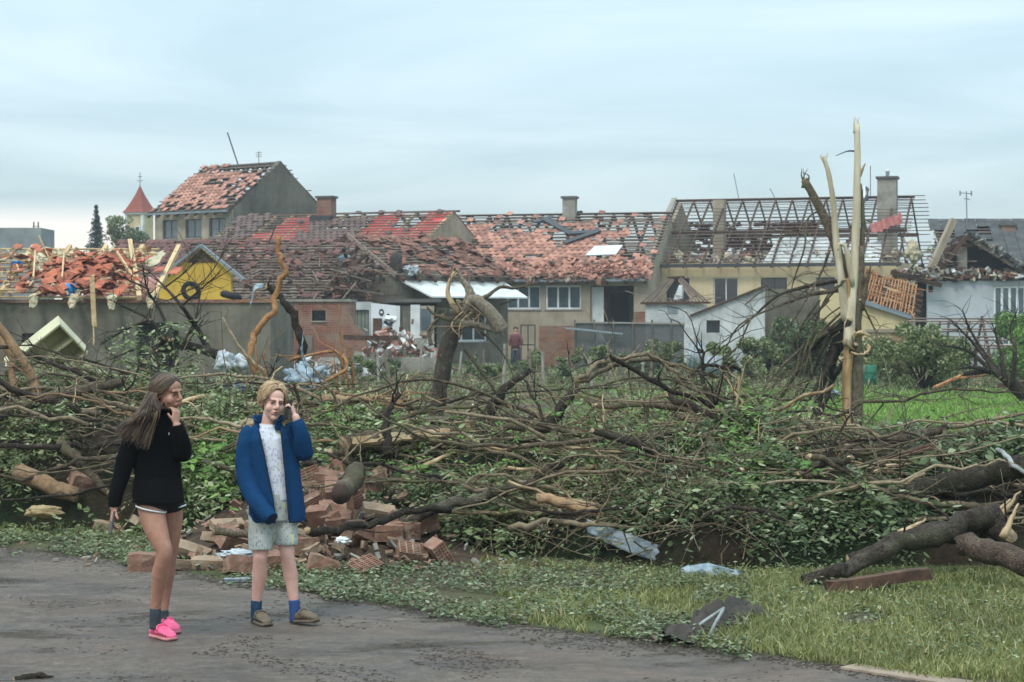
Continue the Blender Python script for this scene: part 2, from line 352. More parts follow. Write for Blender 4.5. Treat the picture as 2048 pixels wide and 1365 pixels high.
# pale concrete edging strip that surfaces at the near end of the verge
km = MB(); kp = [G(px, edgeD(px) + 3) for px in range(1680, 2600, 60)]
for a, b in zip(kp, kp[1:]): km.prism([a + V((0, 0, .005)), b + V((0, 0, .005)), b + V((.12, .12, .005)), a + V((.12, .12, .005))], (0, 0, .014))
tag(km.build('kerb', mat('sandy_edging', '#a08f7d', '#7f7061', 5, .95, .5, 30)), kind='structure')

# ================================================================== HOUSES
def cells(mb, x0, x1, z0, z1, ops, y0, y1, mi=0):     # wall slab with real openings
    X = sorted({x0, x1, *[o[0] for o in ops], *[o[1] for o in ops]}); Z = sorted({z0, z1, *[o[2] for o in ops], *[o[3] for o in ops]})
    for a, b in zip(X, X[1:]):
        for c, d in zip(Z, Z[1:]):
            if not any(o[0] <= a and b <= o[1] and o[2] <= c and d <= o[3] for o in ops): mb.box(a, b, y0, y1, c, d, mi)
def window(root, x0, x1, z0, z1, y=.1, n=2, fm=white_frame, gm_=glass, ft=.09, name='window'):
    f = MB(); f.box(x0, x1, y, y + .07, z0, z0 + ft); f.box(x0, x1, y, y + .07, z1 - ft, z1)
    for i in range(n + 1):
        xx = x0 + (x1 - x0 - ft) * i / n; f.box(xx, xx + ft, y + .001, y + .069, z0 + ft, z1 - ft)
    w = f.build(name, fm, root)
    for i in range(n):
        a = x0 + (x1 - x0 - ft) * i / n + ft; b = x0 + (x1 - x0 - ft) * (i + 1) / n
        MB().box(a, b, y + .025, y + .035, z0 + ft, z1 - ft).build('pane', gm_, w)
    MB().box(x0 - .06, x1 + .06, -.05, .06, z0 - .06, z0 - .005).build('sill', concrete, w)
    return w
def tile_mesh(name, w, l, m):                          # one roll tile, gently S-shaped
    mb = MB(); n = 4; t = .018; top = []; bot = []
    for k in (0, 1):
        for i in range(n + 1):
            x = (i / n - .5) * w; z = .022 * math.sin(i / n * 2 * math.pi) + (.03 if k == 0 else .0)
            top.append((x, (k - .5) * l, z + t)); bot.append((x, (k - .5) * l, z))
    vs = top + bot; m_ = 2 * (n + 1); fs = []
    for i in range(n):
        fs += [(i, i + 1, n + 2 + i, n + 1 + i), (m_ + i, m_ + n + 1 + i, m_ + n + 2 + i, m_ + i + 1), (i, m_ + i, m_ + i + 1, i + 1)]
    return mb.add(vs, fs).mesh(name, m)
class Slope:
    """a roof plane: u along the eave (0..L), s up the slope (0..S)"""
    def __init__(s, o, eu, ev, L, S): s.o = V(o); s.eu = V(eu).normalized(); s.ev = V(ev).normalized(); s.n = s.eu.cross(s.ev).normalized(); s.L = L; s.S = S
    def p(s, u, v, h=0.): return s.o + s.eu * u + s.ev * v + s.n * h
    def M(s, u, v, h=0., rz=0., rx=0., ry=0.):
        e, f, g, q = s.eu, s.ev, s.n, s.p(u, v, h)
        return Matrix(((e.x, f.x, g.x, q.x), (e.y, f.y, g.y, q.y), (e.z, f.z, g.z, q.z), (0, 0, 0, 1))) @ Matrix.Rotation(rz, 4, 'Z') @ Matrix.Rotation(rx, 4, 'X') @ Matrix.Rotation(ry, 4, 'Y')
def rafters(root, sl, n, w=.12, h=.16, m=wood_dark, h0=-.1, skip=(), sag=0.):
    for i in range(n):
        if i in skip: continue
        u = .08 + (sl.L - .16) * i / (n - 1); barobj('rafter', sl.p(u, -.3, h0), sl.p(u + rnd(-sag, sag), sl.S, h0 + rnd(-sag, sag) * .3), w, h, m, root, sl.n)
def battens(root, sl, step=.38, w=.06, h=.05, m=wood_grey, gone=0., v0=.05, breakp=.25, umin=0., umax=None, mask=None):
    v = v0; um = umax if umax is not None else sl.L
    while v < sl.S:
        a, b = umin - .15, um + .15; segs = [(a, b)]
        if random.random() < breakp:
            c = rnd(a, b); segs = [(a, c - rnd(0, .8)), (c + rnd(0, 1.2), b)]
        for x, y in segs:
            if y - x < .4 or random.random() < gone: continue
            barobj('batten', sl.p(x + rnd(-.12, .12), v + rnd(-.03, .03), .03), sl.p(y + rnd(-.12, .12), v + rnd(-.03, .03), .03), w, h, m, root, sl.n)
        v += step
def tiles(root, sl, tm, w, l, keep, limit=300, mess=.08, heap=None):
    """tiles where keep(u/L, s/S) says so: the largest-showing ones as parts, the rest joined as stuff"""
    pos = []; v = l * .5; row = 0
    while v < sl.S:
        u = w * .5 + (w * .5 if row % 2 else 0)
        while u < sl.L:
            k = keep(u / sl.L, v / sl.S)
            if random.random() < k:
                q = mess if random.random() < .8 else mess * 4
                pos.append(sl.M(u + rnd(-.01, .01) * (1 + 8 * mess), v + rnd(-.02, .02) * (1 + 8 * mess), .075, rnd(-q, q), R(2) + rnd(-q, q) * .5, rnd(-q, q) * .5))
            u += w
        v += l * .88; row += 1
    if heap:
        for _ in range(heap[0]):
            u, v, h = heap[1]()
            pos.append(sl.M(u, v, .08 + h, rnd(-3, 3), rnd(-.6, .6), rnd(-.6, .6)))
    for k, M in enumerate(pos):
        if k < limit: link('roof_tile', tm, root, M)
    if len(pos) > limit:
        mb = MB(); tv = [v.co.copy() for v in tm.vertices]; tf = [tuple(p.vertices) for p in tm.polygons]
        for M in pos[limit:]: mb.add([M @ v for v in tv], tf)
        tag(mb.build('roof_tiling', tm.materials[0], root), kind='stuff')
def chimney(root, x, y, z0, z1, w, d, m, cap=True, pot=False):
    mb = MB(); mb.box(x - w / 2, x + w / 2, y - d / 2, y + d / 2, z0, z1); c = mb.build('chimney', m, root)
    if cap: MB().box(x - w / 2 - .08, x + w / 2 + .08, y - d / 2 - .08, y + d / 2 + .08, z1, z1 + .12).build('chimney_cap', conc_dark, c)
    if pot: MB().tube([(x, y, z1 + .1), (x, y, z1 + .4)], .12, 10).build('flue_pot', white_panel, c)
    return c
def frame_house(L, Wd, ze, zr, ov=.35):               # front and back slopes of a gabled house in local coordinates
    hw = Wd / 2; ev = V((0, hw + ov, zr - ze)).normalized(); S = math.hypot(hw + ov, zr - ze)
    return Slope((0, -ov, ze), (1, 0, 0), ev, L, S), Slope((L, Wd + ov, ze), (-1, 0, 0), (0, -ev.y, ev.z), L, S)
def gable(root, x, Wd, ze, zr, m, t=.3, name='gable_wall', z0=None):
    z0 = ze if z0 is None else z0
    return MB().prism([(x, .02, z0), (x, Wd - .02, z0), (x, Wd - .02, ze), (x, Wd / 2, zr - .12), (x, .02, ze)], (t, 0, 0)).build(name, m, root)
def shell(root, L, Wd, ze, m, ops=(), t=.35, name='wall', inner=dark_in):
    mb = MB(); cells(mb, 0, L, 0, ze, list(ops), 0, t); mb.build(name, m, root)
    MB().box(0, L, Wd - t, Wd, 0, ze).build(name, m, root)
    for x in (0.002, L - t - .002): MB().box(x, x + t, t, Wd - t, 0, ze - .002).build(name, m, root)
    MB().box(t, L - t, Wd * .45, Wd * .45 + .1, 0, ze - .2).build('inner_wall', inner, root)  # slab added so that the rooms behind the openings look dark
    MB().box(t, L - t, t, Wd - t, ze - .2, ze - .03).build('attic_floor', conc_dark, root)
def rubble(root, name, sl_or_fn, n, mats, smin=.05, smax=.25):       # a mass of small broken pieces, uncountable
    for k, m in enumerate(mats):
        mb = MB()
        for _ in range(n // len(mats)):
            p = sl_or_fn(); s = rnd(smin, smax)
            M = Matrix.Translation(p) @ Matrix.Rotation(rnd(0, 6.3), 4, (rnd(-1, 1), rnd(-1, 1), rnd(.2, 1)))
            mb.box(-s * rnd(.4, 1), s, -s * .6, s * rnd(.2, .6), -s * .12, s * rnd(.1, .3), 0, M)
        tag(mb.build(name, m, root), kind='stuff')
    return
def stick_mass(root, name, fn, n, m, l0=.4, l1=1.6, w=.05):
    mb = MB()
    for _ in range(n):
        p = fn(); d = V((rnd(-1, 1), rnd(-.6, .6), rnd(-.25, .2))).normalized() * rnd(l0, l1); mb.bar(p, p + d, w * rnd(.6, 1.3), w * rnd(.4, .9))
    return tag(mb.build(name, m, root), kind='stuff')
def root_at(name, px, py, D, th, label, cat='house'):
    p = W(px, py, D); return empty(name, (p.x, p.y, 0), R(th), label, cat), p.z

# ---- tall house with the grey gable
th = -38; p = W(465, 420, 120); ze = p.z; L = 6.9; Wd = 8.2
ex = V((math.cos(R(th)), math.sin(R(th)), 0)); o = V((p.x, p.y, 0)) - ex * L
T = empty('tall_house', o, R(th), 'two storey grey house with a bare grey gable and half stripped pink roof', 'house')
zw = lambda py, D: CAMZ - (py - HOR) / F_PX * D
ops = [(.7, 2.05, 7.05, 8.2), (2.75, 4.2, 7.05, 8.2), (4.85, 6.35, 7.05, 8.2)]
shell(T, L, Wd, ze, plaster_tan, ops)
for a, b, c, d in ops: window(T, a, b, c, d, .12, 2, metal_dark, glass, .06)
zr = 2.02 + (640 - 325) / F_PX * 123.4
sf, sb = frame_house(L, Wd, ze, zr, .45)
gable(T, L - .3, Wd, ze, zr + .2, gable_grey, .32, z0=2.0); gable(T, .02, Wd, ze, zr, gable_grey, .3)
rafters(T, sf, 9); rafters(T, sb, 9); battens(T, sf, .42, breakp=.1); battens(T, sb, .42, gone=.3)
tmT = tile_mesh('clay_tile_far', .36, .42, tile_pink)
def kT(u, v):
    if v > .78: return .12 if u > .3 else .35
    if v < .2: return .55
    if u > .72 + .12 * nz(v * 5, 2): return .28
    return .97 if nz(u * 6, v * 6, 4) > -.3 else .15
tiles(T, sf, tmT, .36, .42, kT, 300, .03)
MB().box(-.1, L + .1, -.62, -.46, ze - .14, ze - .02).build('gutter', metal_grey, T)
barobj('drainpipe', (L - .1, -.12, ze - .3), (L - .1, -.12, 0), .1, .1, metal_grey, T, V((0, 1, 0)))
barobj('ridge_beam', (0, Wd / 2, zr - .1), (L, Wd / 2, zr - .1), .14, .12, wood_dark, T)
barobj('aerial_pole', (3.3, Wd / 2, zr - .3), (2.2, Wd / 2, zr + 2.1), .06, .06, metal_dark, T)
ar = barobj('roof_aerial', (5.0, Wd / 2, zr - .2), (5.0, Wd / 2, zr + .75), .04, .04, metal_dark, T)
for k in range(3): barobj('aerial_rod', (4.75, Wd / 2, zr + .42 + .13 * k), (5.25, Wd / 2, zr + .42 + .13 * k), .03, .03, metal_dark, T)

# ---- house with the red underlay and brown tiles
th = -22; p = W(790, 545, 97); ze = p.z; L = 12.6; Wd = 14.4
ex = V((math.cos(R(th)), math.sin(R(th)), 0)); o = V((p.x, p.y, 0)) - ex * L
H1 = empty('brown_tiled_house', o, R(th), 'long house with red roof underlay showing between brown tiles', 'house')
shell(H1, L, Wd, ze, plaster_tan)
zr = 2.02 + (640 - 421) / F_PX * 103.7
sf, sb = frame_house(L, Wd, ze, zr, .3); gable(H1, L - .3, Wd, ze, zr, plaster_tan); gable(H1, 0, Wd, ze, zr, plaster_tan)
rafters(H1, sf, 13, .1, .14, wood_new); rafters(H1, sb, 13, m=wood_dark); battens(H1, sf, .36, m=wood_grey, breakp=.1, h=.05); battens(H1, sb, .36, gone=.2)
def foil(root, sl, rects, m):
    for a, b, c, d in rects:
        mb = MB(); nu, nv_ = 10, 8; vs = []
        for j in range(nv_ + 1):
            for i in range(nu + 1):
                u, v = a + (b - a) * i / nu, c + (d - c) * j / nv_
                u += .3 * nz(v * 3, 1) * (i in (0, nu)); v += .35 * nz(u * 2.2, 5) * (j in (0, nv_))
                vs.append(sl.p(u, v, -.035 + .03 * nz(u * 2, v * 2)))
        mb.add(vs, [(j * (nu + 1) + i, j * (nu + 1) + i + 1, (j + 1) * (nu + 1) + i + 1, (j + 1) * (nu + 1) + i) for j in range(nv_) for i in range(nu)])
        mb.build('roof_underlay', m, root, smooth=True)
S = sf.S
foil(H1, sf, [(1.7, 5.2, .2 * S, .68 * S), (3.0, 5.4, .66 * S, .95 * S), (5.4, 8.2, .25 * S, .7 * S), (8.2, 12.4, .4 * S, .72 * S), (8.4, 9.9, .72 * S, .97 * S), (11.2, 12.5, .7 * S, .98 * S)], red_foil)
def kH1(u, v):
    c = .53                            # the band of tiles that stayed runs down and to the left
    if abs(u - c) < .14 + .05 * nz(v * 6, 1) and v < .86: return .96 if nz(u * 14, v * 9, 7) > -.33 else .1
    if u < .17 and v > .55: return .75
    if u > .68 and v < .4: return .3
    if v > .96: return .2
    return .03
tmB = tile_mesh('brown_concrete_tile', .34, .42, tile_brown)
tiles(H1, sf, tmB, .34, .42, kH1, 300, .03)
chimney(H1, 5.4, Wd / 2 - .5, zr - .8, zr + .75, .85, .6, brick_red)
MB().box(4.8, 6.0, Wd / 2 - 1.3, Wd / 2 - .8, zr - .55, zr - .2).build('chimney_flashing', metal_dark, H1)
barobj('ridge_beam', (0, Wd / 2, zr - .05), (L + .3, Wd / 2, zr - .05), .14, .1, wood_old, H1)
MB().box(.6, 3.1, 1.9, 2.6, ze + .75, ze + 1.0).build('fallen_panel', white_panel, H1)

# ---- middle house: pink tiles, two wide windows, porch
th = -14; p = W(1297, 557, 100); ze = p.z; L = 12.0; Wd = 13.0
ex = V((math.cos(R(th)), math.sin(R(th)), 0)); o = V((p.x, p.y, 0)) - ex * L
H2 = empty('pink_tiled_house', o, R(th), 'tan house with two wide white windows under a broken pink tiled roof', 'house')
ppm = 39.6
def lx(px): return L - (1297 - px) / (ppm * math.cos(R(th)))
wz = lambda py: CAMZ - (py - HOR) / F_PX * 100.8
ops = [(lx(1013), lx(1083), wz(619), wz(571)), (lx(1093), lx(1164), wz(619), wz(571)), (lx(1182), lx(1268), .6, wz(572))]
shell(H2, L, Wd, ze, plaster_tan, ops)
for a, b, c, d in ops[:2]: window(H2, a, b, c, d, .1, 3, white_frame, glass)
MB().box(ops[2][0], ops[2][1], 2.2, 2.3, 0, ze - .2).build('porch_wall', plaster_grey, H2)
MB().box(lx(1207), lx(1243), 2.1, 2.19, .6, wz(585)).build('door', dark_in, H2)
MB().box(ops[2][0], lx(1206), .36, .44, .6, wz(574)).build('door_leaf', white_panel, H2)
MB().box(ops[2][0], ops[2][1], .35, 2.2, .4, .6).build('porch_floor', concrete, H2)
zr = 2.02 + (640 - 425) / F_PX * 106.5
sf, sb = frame_house(L, Wd, ze, zr, .3); gable(H2, L - .31, Wd, ze, zr - .05, plaster_tan); gable(H2, 0.01, Wd, ze, zr - .05, plaster_grey)
rafters(H2, sf, 13); rafters(H2, sb, 13); battens(H2, sf, .36, m=wood_grey, breakp=.15); battens(H2, sb, .36, gone=.15)
S = sf.S
def kH2(u, v):
    if v > .80: return .10
    if v > .72 and u > .72: return .04
    if u > .86: return .10 if v > .25 else .6
    if .50 < u < .60 and .52 < v < .75: return .03
    if .70 < u < .80 and .28 < v < .36: return 0
    if v < .3: return .85
    return .93 if nz(u * 8, v * 6, 2.2) > -.22 else .08
tmP = tile_mesh('pink_clay_tile', .34, .42, tile_pink)
tiles(H2, sf, tmP, .34, .42, kH2, 300, .035, heap=(420, lambda: (rnd(3, L), rnd(0, .26 * S) * rnd(.3, 1), rnd(0, .1))))
def kb(u, v): return .75 if v < .55 and nz(u * 5, v * 5, 8) > -.2 else .05
tiles(H2, Slope(sb.p(0, 0), sb.eu, sb.ev, sb.L, sb.S), tmP, .34, .42, kb, 0, .06)
MB().prism([sf.p(8.4, .30 * S, .14), sf.p(10.0, .31 * S, .14), sf.p(10.2, .43 * S, .2), sf.p(8.75, .42 * S, .2)], (0, 0, .03)).build('fallen_panel', white_panel, H2)
for a, b in (((5.3, .86), (7.2, .62)), ((7.2, .62), (8.7, .66)), ((8.7, .66), (7.0, .48)), ((4.9, .80), (5.8, .90))):
    barobj('bent_flashing', sf.p(a[0], a[1] * S, .25), sf.p(b[0], b[1] * S, .2), .32, .06, metal_dark, H2, sf.n)
chimney(H2, 6.6, Wd / 2 - .3, zr - .9, zr + .78, .7, .55, concrete, True)
barobj('ridge_beam', (0, Wd / 2, zr - .05), (L + .2, Wd / 2, zr - .05), .12, .1, wood_old, H2)
MB().box(-.1, L, -.47, -.34, ze - .16, ze - .04).build('gutter', metal_grey, H2)
rubble(H2, 'roof_rubble', lambda: sf.p(rnd(3.4, L), rnd(-.1, .2) * S, rnd(.1, .25)), 260, [tile_pink, tile_old, wood_grey], .05, .22)

# ---- cream house with the bare roof frame
th = -17; L = 12.9; Wd = 12.8; o = W(1300, 528, 104); ze = o.z
Y = empty('cream_house', (o.x, o.y, 0), R(th), 'cream house whose roof is only bare rafters and battens around a tall chimney', 'house')
def lx(px): return (px - 1300) / 38.9 / math.cos(R(th)) * 1.0
wz = lambda py: CAMZ - (py - HOR) / F_PX * 102.5
ops = [(lx(1332), lx(1378), wz(606), wz(556)), (lx(1425), lx(1473), 1.0, wz(556)), (lx(1517), lx(1567), wz(606), wz(556)), (lx(1622), lx(1658), wz(606), wz(556)), (lx(1690), lx(1726), wz(606), wz(556))]
shell(Y, L, Wd, ze, plaster_beige, ops)
for k, (a, b, c, d) in enumerate(ops): window(Y, a, b, c, d, .1, 2 if k != 1 else 2, metal_dark if k != 1 else white_frame, glass_dark, .05)
zr = 2.02 + (640 - 400) / F_PX * 110.2
sf, sb = frame_house(L, Wd, ze, zr, .4); gable(Y, 0.01, Wd, ze, zr - .05, plaster_tan); S = sf.S
rafters(Y, sf, 15, .085, .1, wood_old); rafters(Y, sb, 15, .075, .1, wood_old); battens(Y, sf, .40, .035, .032, wood_grey, breakp=.2); battens(Y, sb, .40, .035, .032, wood_old, gone=.08, umin=-.5, breakp=.15)
barobj('ridge_beam', (0, Wd / 2, zr - .08), (L + .1, Wd / 2, zr - .08), .14, .12, wood_dark, Y)
for v in (.52, ): 
    a = sf.p(0, v * S, -.22); barobj('purlin', a, sf.p(L, v * S, -.22), .16, .2, wood_old, Y); barobj('purlin', sb.p(0, v * S, -.22), sb.p(L, v * S, -.22), .16, .2, wood_old, Y)
for k in range(4):
    u = .9 + k * (L - 2) / 3; a = sf.p(u, .52 * S, -.2); b = V((u, Wd - a.y, a.z)); barobj('collar_beam', a, b, .08, .16, wood_dark, Y)
chimney(Y, 2.55, Wd / 2 - .6, ze, zr - .1, .62, .62, plaster_tan, False)
c = chimney(Y, lx(1776) - 1.15, Wd / 2 - .8, ze, zr + .85, 1.0, .8, concrete, True)
MB().box(lx(1776) - 1.67, lx(1776) - .63, Wd / 2 - 1.22, Wd / 2 - .38, zr - 1.75, zr - 1.6).build('chimney_flashing', metal_dark, c)
MB().tube([(lx(1776) - 1.15, Wd / 2 - .8, zr + .95), (lx(1776) - 1.15, Wd / 2 - .8, zr + 1.2)], .1, 10).build('flue_pot', metal_grey, c)
MB().ball((lx(1776) - 1.15, Wd / 2 - .8, zr + 1.27), (.13, .13, .1)).build('flue_cowl', white_panel, c)
barobj('verge_trim', sf.p(-.1, -.1, .08), sf.p(-.1, S, .08), .28, .1, concrete, Y, sf.n)
MB().box(-.2, L + .1, -.56, -.42, ze - .22, ze - .04).build('gutter', metal_dark, Y)
# what lies on the open attic floor, and the inner slopes of the house behind showing through
rubble(Y, 'attic_rubble', lambda: V((rnd(.6, L - .4), rnd(.6, 5.5), ze + rnd(0, .55))), 420, [white_panel, tile_old, wool, concrete, tile_pink], .08, .32)
tiles(Y, Slope(sb.p(0, 0, -.1), sb.eu, sb.ev, sb.L, sb.S * .66), tile_mesh('red_clay_tile', .34, .42, mat('red_tile', '#b0706a', '#94564f', 3, .85, .3, 30, rv=.25)), .34, .42, lambda u, v: .92 if (.42 < u < .98 and nz(u * 6, v * 4, 5) > -.2 and v > .2) else .05, 0, .06)
MB().prism([sf.p(5.9, .05 * S, -.25), sf.p(9.4, .05 * S, -.25), sf.p(9.4, .42 * S, -.25), sf.p(6.3, .44 * S, -.25)], (0, 0, .02)).build('insulation_panel', plaster_white, Y)
MB().prism([sf.p(9.6, .05 * S, -.25), sf.p(12.0, .05 * S, -.25), sf.p(11.7, .36 * S, -.25), sf.p(9.8, .33 * S, -.25)], (0, 0, .02)).build('insulation_panel', white_panel, Y)
for a, b in ((1486, 347), (1752, 338), (1560, 378)):
    q = (lx(a) - 1.5, Wd / 2, zr); barobj('aerial_rod', q, (q[0] - (.28 if a != 1752 else 0), Wd / 2, CAMZ + (640 - b) / F_PX * 109), .03, .03, metal_dark, Y)
fl = MB(); pts = smooth_path([sf.p(10.3, .96 * S, .3), sf.p(10.5, .99 * S, .55), sf.p(10.62, .85 * S, .5), sf.p(10.45, .72 * S, .5), sf.p(10.5, .58 * S, .35), sf.p(11.0, .52 * S, .3)], 4)
fl.tube(pts, [.1 + .05 * math.sin(i * 1.7) for i in range(len(pts))], 7, flat=.4); fl.build('torn_foil', metal_dark, Y)
fl = MB(); fl.tube([p_ + V((-.16, -.05, 0)) for p_ in pts[4:16]], .09, 6, flat=.5); fl.build('torn_foil', white_panel, Y)
# red corrugated sheet caught on the frame
rs = Matrix.Translation(sf.p(L - .9, .38 * S, .7)) @ Matrix.Rotation(R(-20), 4, 'Y') @ Matrix.Rotation(R(35), 4, 'X')
mb = MB(); n = 18; vs = []
for j in range(5):
    for i in range(n + 1): vs.append(rs @ V(((i / n - .5) * 1.7, (j / 4 - .5) * 1.0 , .05 * math.sin(i * 1.9) + .12 * nz(i * .3, j))))
mb.add(vs, [(j * (n + 1) + i, j * (n + 1) + i + 1, (j + 1) * (n + 1) + i + 1, (j + 1) * (n + 1) + i) for j in range(4) for i in range(n)])
o_ = mb.build('corrugated_sheet', red_sheet); o_.parent = None; o_.matrix_world = Matrix.Translation((o.x, o.y, 0)) @ Matrix.Rotation(R(th), 4, 'Z')
sm = o_.modifiers.new('t', 'SOLIDIFY'); sm.thickness = .02
tag(o_, 'crumpled red corrugated sheet caught on the bare rafters beside the tall chimney', 'metal sheet')

# ---- wing with the collapsed gable end, in front of the red roofed house
th = 38; p = W(792, 552, 90); ze = p.z; L = 6.4; Wd = 7.6
WG = empty('collapsed_wing', (p.x, p.y, 0), R(th), 'low wing with its gable end torn open to rafters above a white awning', 'house')
shell(WG, L, Wd, ze, plaster_grey, [(1.2, 2.2, .3, 2.3), (3.0, 5.2, 1.0, 2.5)]); window(WG, 3.0, 5.2, 1.0, 2.5, .1, 3, white_frame, glass_dark)
zr = 2.02 + (640 - 472) / F_PX * 93
sf, sb = frame_house(L, Wd, ze, zr, .3); S = sf.S
rafters(WG, sf, 8, m=wood_old); rafters(WG, sb, 8, .1, .14, wood_old, sag=.3); battens(WG, sf, .3, m=wood_grey, breakp=.3); battens(WG, sb, .36, m=wood_grey, breakp=.4, gone=.15)
tiles(WG, sf, tile_mesh('weathered_clay_tile', .34, .42, tile_old), .34, .42, lambda u, v: .7 if nz(u * 5, v * 5, 3) > -.05 else .15, 300, .14, heap=(70, lambda: (rnd(.2, L), rnd(0, S), rnd(0, .12))))
for k in range(9):                                       # truss members of the open end
    t = k / 8; a = V((rnd(-.1, .2), Wd * (.06 + .88 * t), ze)); b = V((rnd(-.5, .4), Wd * (.1 + .8 * t) + rnd(-1, 1), ze + (zr - ze) * (1 - abs(2 * t - 1)) * rnd(.5, 1))); barobj('strut', a, b, .08, .12, random.choice([wood_old, wood_grey]), WG)
barobj('barge_board', (-.15, -.2, ze + .02), (-.15, Wd / 2, zr + .05), .06, .2, wood_grey, WG); barobj('barge_board', (-.15, Wd + .3, ze - .2), (-.15, Wd / 2, zr + .05), .06, .2, wood_old, WG)
aw = MB().prism([(.3, -.02, ze - .28), (L - .2, -.02, ze - .28), (L, -1.5, ze - 1.0), (.9, -1.5, ze - 1.0)], (0, 0, .07)).build('awning', white_panel, WG)
for x in (1.0, 3.2, 5.9): barobj('awning_strut', (x, -1.4, ze - 1.0), (x, -.02, ze - 1.3), .06, .06, wood_grey, WG)
rubble(WG, 'roof_rubble', lambda: V((rnd(-2.2, .6), rnd(.5, Wd), 0)) + V((0, 0, 1)) * rnd(2.6, ze + .5), 300, [tile_old, wood_grey, tile_pink], .06, .25)
stick_mass(WG, 'fallen_battens', lambda: V((rnd(-2.6, .8), rnd(0, Wd), rnd(2.4, ze + .6))), 130, wood_old, .6, 2.4, .06)
mb = MB(); mb.tube(smooth_path([(-.9, 2.9, ze + .9), (-.95, 2.7, ze + .4), (-.9, 2.6, ze - .3)], 4), [.28, .33, .3, .26, .2, .16, .12, .1, .08], 9, wob=.5); mb.build('hanging_cloth', plastic_sheet, WG)
mb = MB(); mb.tube(smooth_path([(.2, .3, ze + 1.0), (.1, .1, ze + .6), (.15, .0, ze - .2)], 4), [.2, .26, .3, .3, .26, .22, .2, .15, .08], 9, wob=.6); mb.build('hanging_cloth', cloth_dark, WG)


# ---- long low roof on the left with plum tiles and loose battens
th = -8; p = W(640, 592, 86); L = 10.6; Wd = 9.; ze = 2.9
ex = V((math.cos(R(th)), math.sin(R(th)), 0)); o = V((p.x, p.y, 0)) - ex * L
LR = empty('low_house', o, R(th), 'long low house with plum tiles at one end and bare battens behind the yellow gable', 'house')
shell(LR, L, Wd, ze, brick_brown)
zr = 2.02 + (640 - 484) / F_PX * 91; sf, sb = frame_house(L, Wd, ze, zr, .3); S = sf.S
gable(LR, 0, Wd, ze, zr - .05, brick_brown); rafters(LR, sf, 13, m=wood_old, sag=.1); rafters(LR, sb, 13, m=wood_old); battens(LR, sf, .26, m=wood_grey, breakp=.3); battens(LR, sb, .34, m=wood_old, gone=.1)
tmR = tile_mesh('plum_tile', .34, .42, tile_purple)
def kL(u, v):
    if u < .34: return .95 if nz(u * 20, v * 8, 4) > -.35 else .2
    if v > .9: return .4
    return .34 if nz(u * 9, v * 6, 6) > .1 else .07
tiles(LR, sf, tmR, .34, .42, kL, 300, .08)
stick_mass(LR, 'fallen_battens', lambda: sf.p(rnd(3.5, L + 1.5), rnd(0, .9) * S, rnd(.1, .35)), 130, wood_grey, .5, 2.2, .05)
rubble(LR, 'roof_rubble', lambda: sf.p(rnd(4, L + 1), rnd(0, .8) * S, rnd(.06, .14)), 140, [tile_old, wood_old], .06, .25)
foil(LR, sf, [(.9, 3.2, .72 * S, .95 * S)], red_foil)
mb = MB(); mb.prism([(-.4, 2.2, ze + .5), (-.2, 4.4, zr - .1), (.1, 4.4, zr - .1), (0, 2.0, ze + .5)], (.18, 0, .05)); mb.build('verge_trim', wool, LR)
MB().ball((3.2, -.5, 3.35), (1.3, .35, .55), nu=18, nv=10).build('pink_insulation_roll', mat('pink_insulation', '#b98a7e', '#9b6f66', 4, .9, .6, 12), LR)
# chimney stub right of it
# ---- yellow gable
th = -6; p = W(340, 545, 80)
YG = empty('yellow_gabled_house', (p.x, p.y, 0), R(th), 'small bright yellow gable with a pale blue verge behind the grey shed', 'house')
zb = 2.02 + (640 - 548) / F_PX * 80; za = 2.02 + (640 - 492) / F_PX * 80
MB().prism([(0, 0, 0), (2.5, 0, 0), (2.5, 0, zb), (1.3, 0, za - .12), (0, 0, zb)], (0, .3, 0)).build('gable_wall', plaster_yellow, YG)
MB().prism([(-.45, .02, 0), (0, .02, 0), (0, .02, zb - .1), (-.45, .02, zb - .25)], (0, .3, 0)).build('wall', plaster_yellow, YG)
MB().prism([(1.3 - .62, -.03, za - .68), (1.3 + .62, -.03, za - .68), (1.3, -.03, za - .14)], (0, .025, 0)).build('gable_board', wood_old, YG)
for a, b in (((-.35, zb - .1), (1.3, za + .02)), ((1.3, za + .02), (3.05, zb - .25))): barobj('verge_trim', (a[0], -.1, a[1]), (b[0], -.1, b[1]), .3, .1, metal_grey, YG)
MB().prism([(-.3, .3, zb - .1), (1.3, .3, za), (3., .3, zb - .2), (1.3, .3, za - .1)], (0, .7, 0)).build('roof', wood_old, YG)

# ---- grey concrete shed on the left with its stripped roof of orange tiles
th = 0; D = 60; p = W(-260, 600, D); o = V((p.x, p.y, 0)); L = (541 + 260) / F_PX * D; Wd = 6.5; ze = CAMZ - (606 - HOR) / F_PX * D
SH = empty('concrete_shed', o, 0, 'long grey rendered shed with dark doorways and a wrecked orange tiled roof', 'shed')
sx = lambda px: (px + 260) / F_PX * D; sz = lambda py: CAMZ - (py - HOR) / F_PX * D
ops = [(sx(44), sx(130), .7, sz(667)), (sx(273), sx(358), 0, sz(646))]
shell(SH, L, Wd, ze, plaster_grey, ops)
MB().box(sx(44), sx(130), .2, .26, .7, sz(667)).build('window_frame', metal_dark, SH); MB().box(sx(54), sx(130), .15, .19, .7, sz(677)).build('pane', dark_in, SH)
MB().box(sx(273), sx(358), .3, .36, 0, sz(646)).build('door', dark_in, SH)
for k in range(4): MB().box(sx(322) + k * .16, sx(322) + k * .16 + .03, .2, .24, .0, sz(650)).build('grille_bar', metal_dark, SH)
MB().box(-.05, L + .02, -.06, .36, ze, ze + .1).build('wall_plate', brick_red, SH)
slS = Slope((0, -.3, ze + .12), (1, 0, 0), (0, .9, .34), sx(262), 4.9)
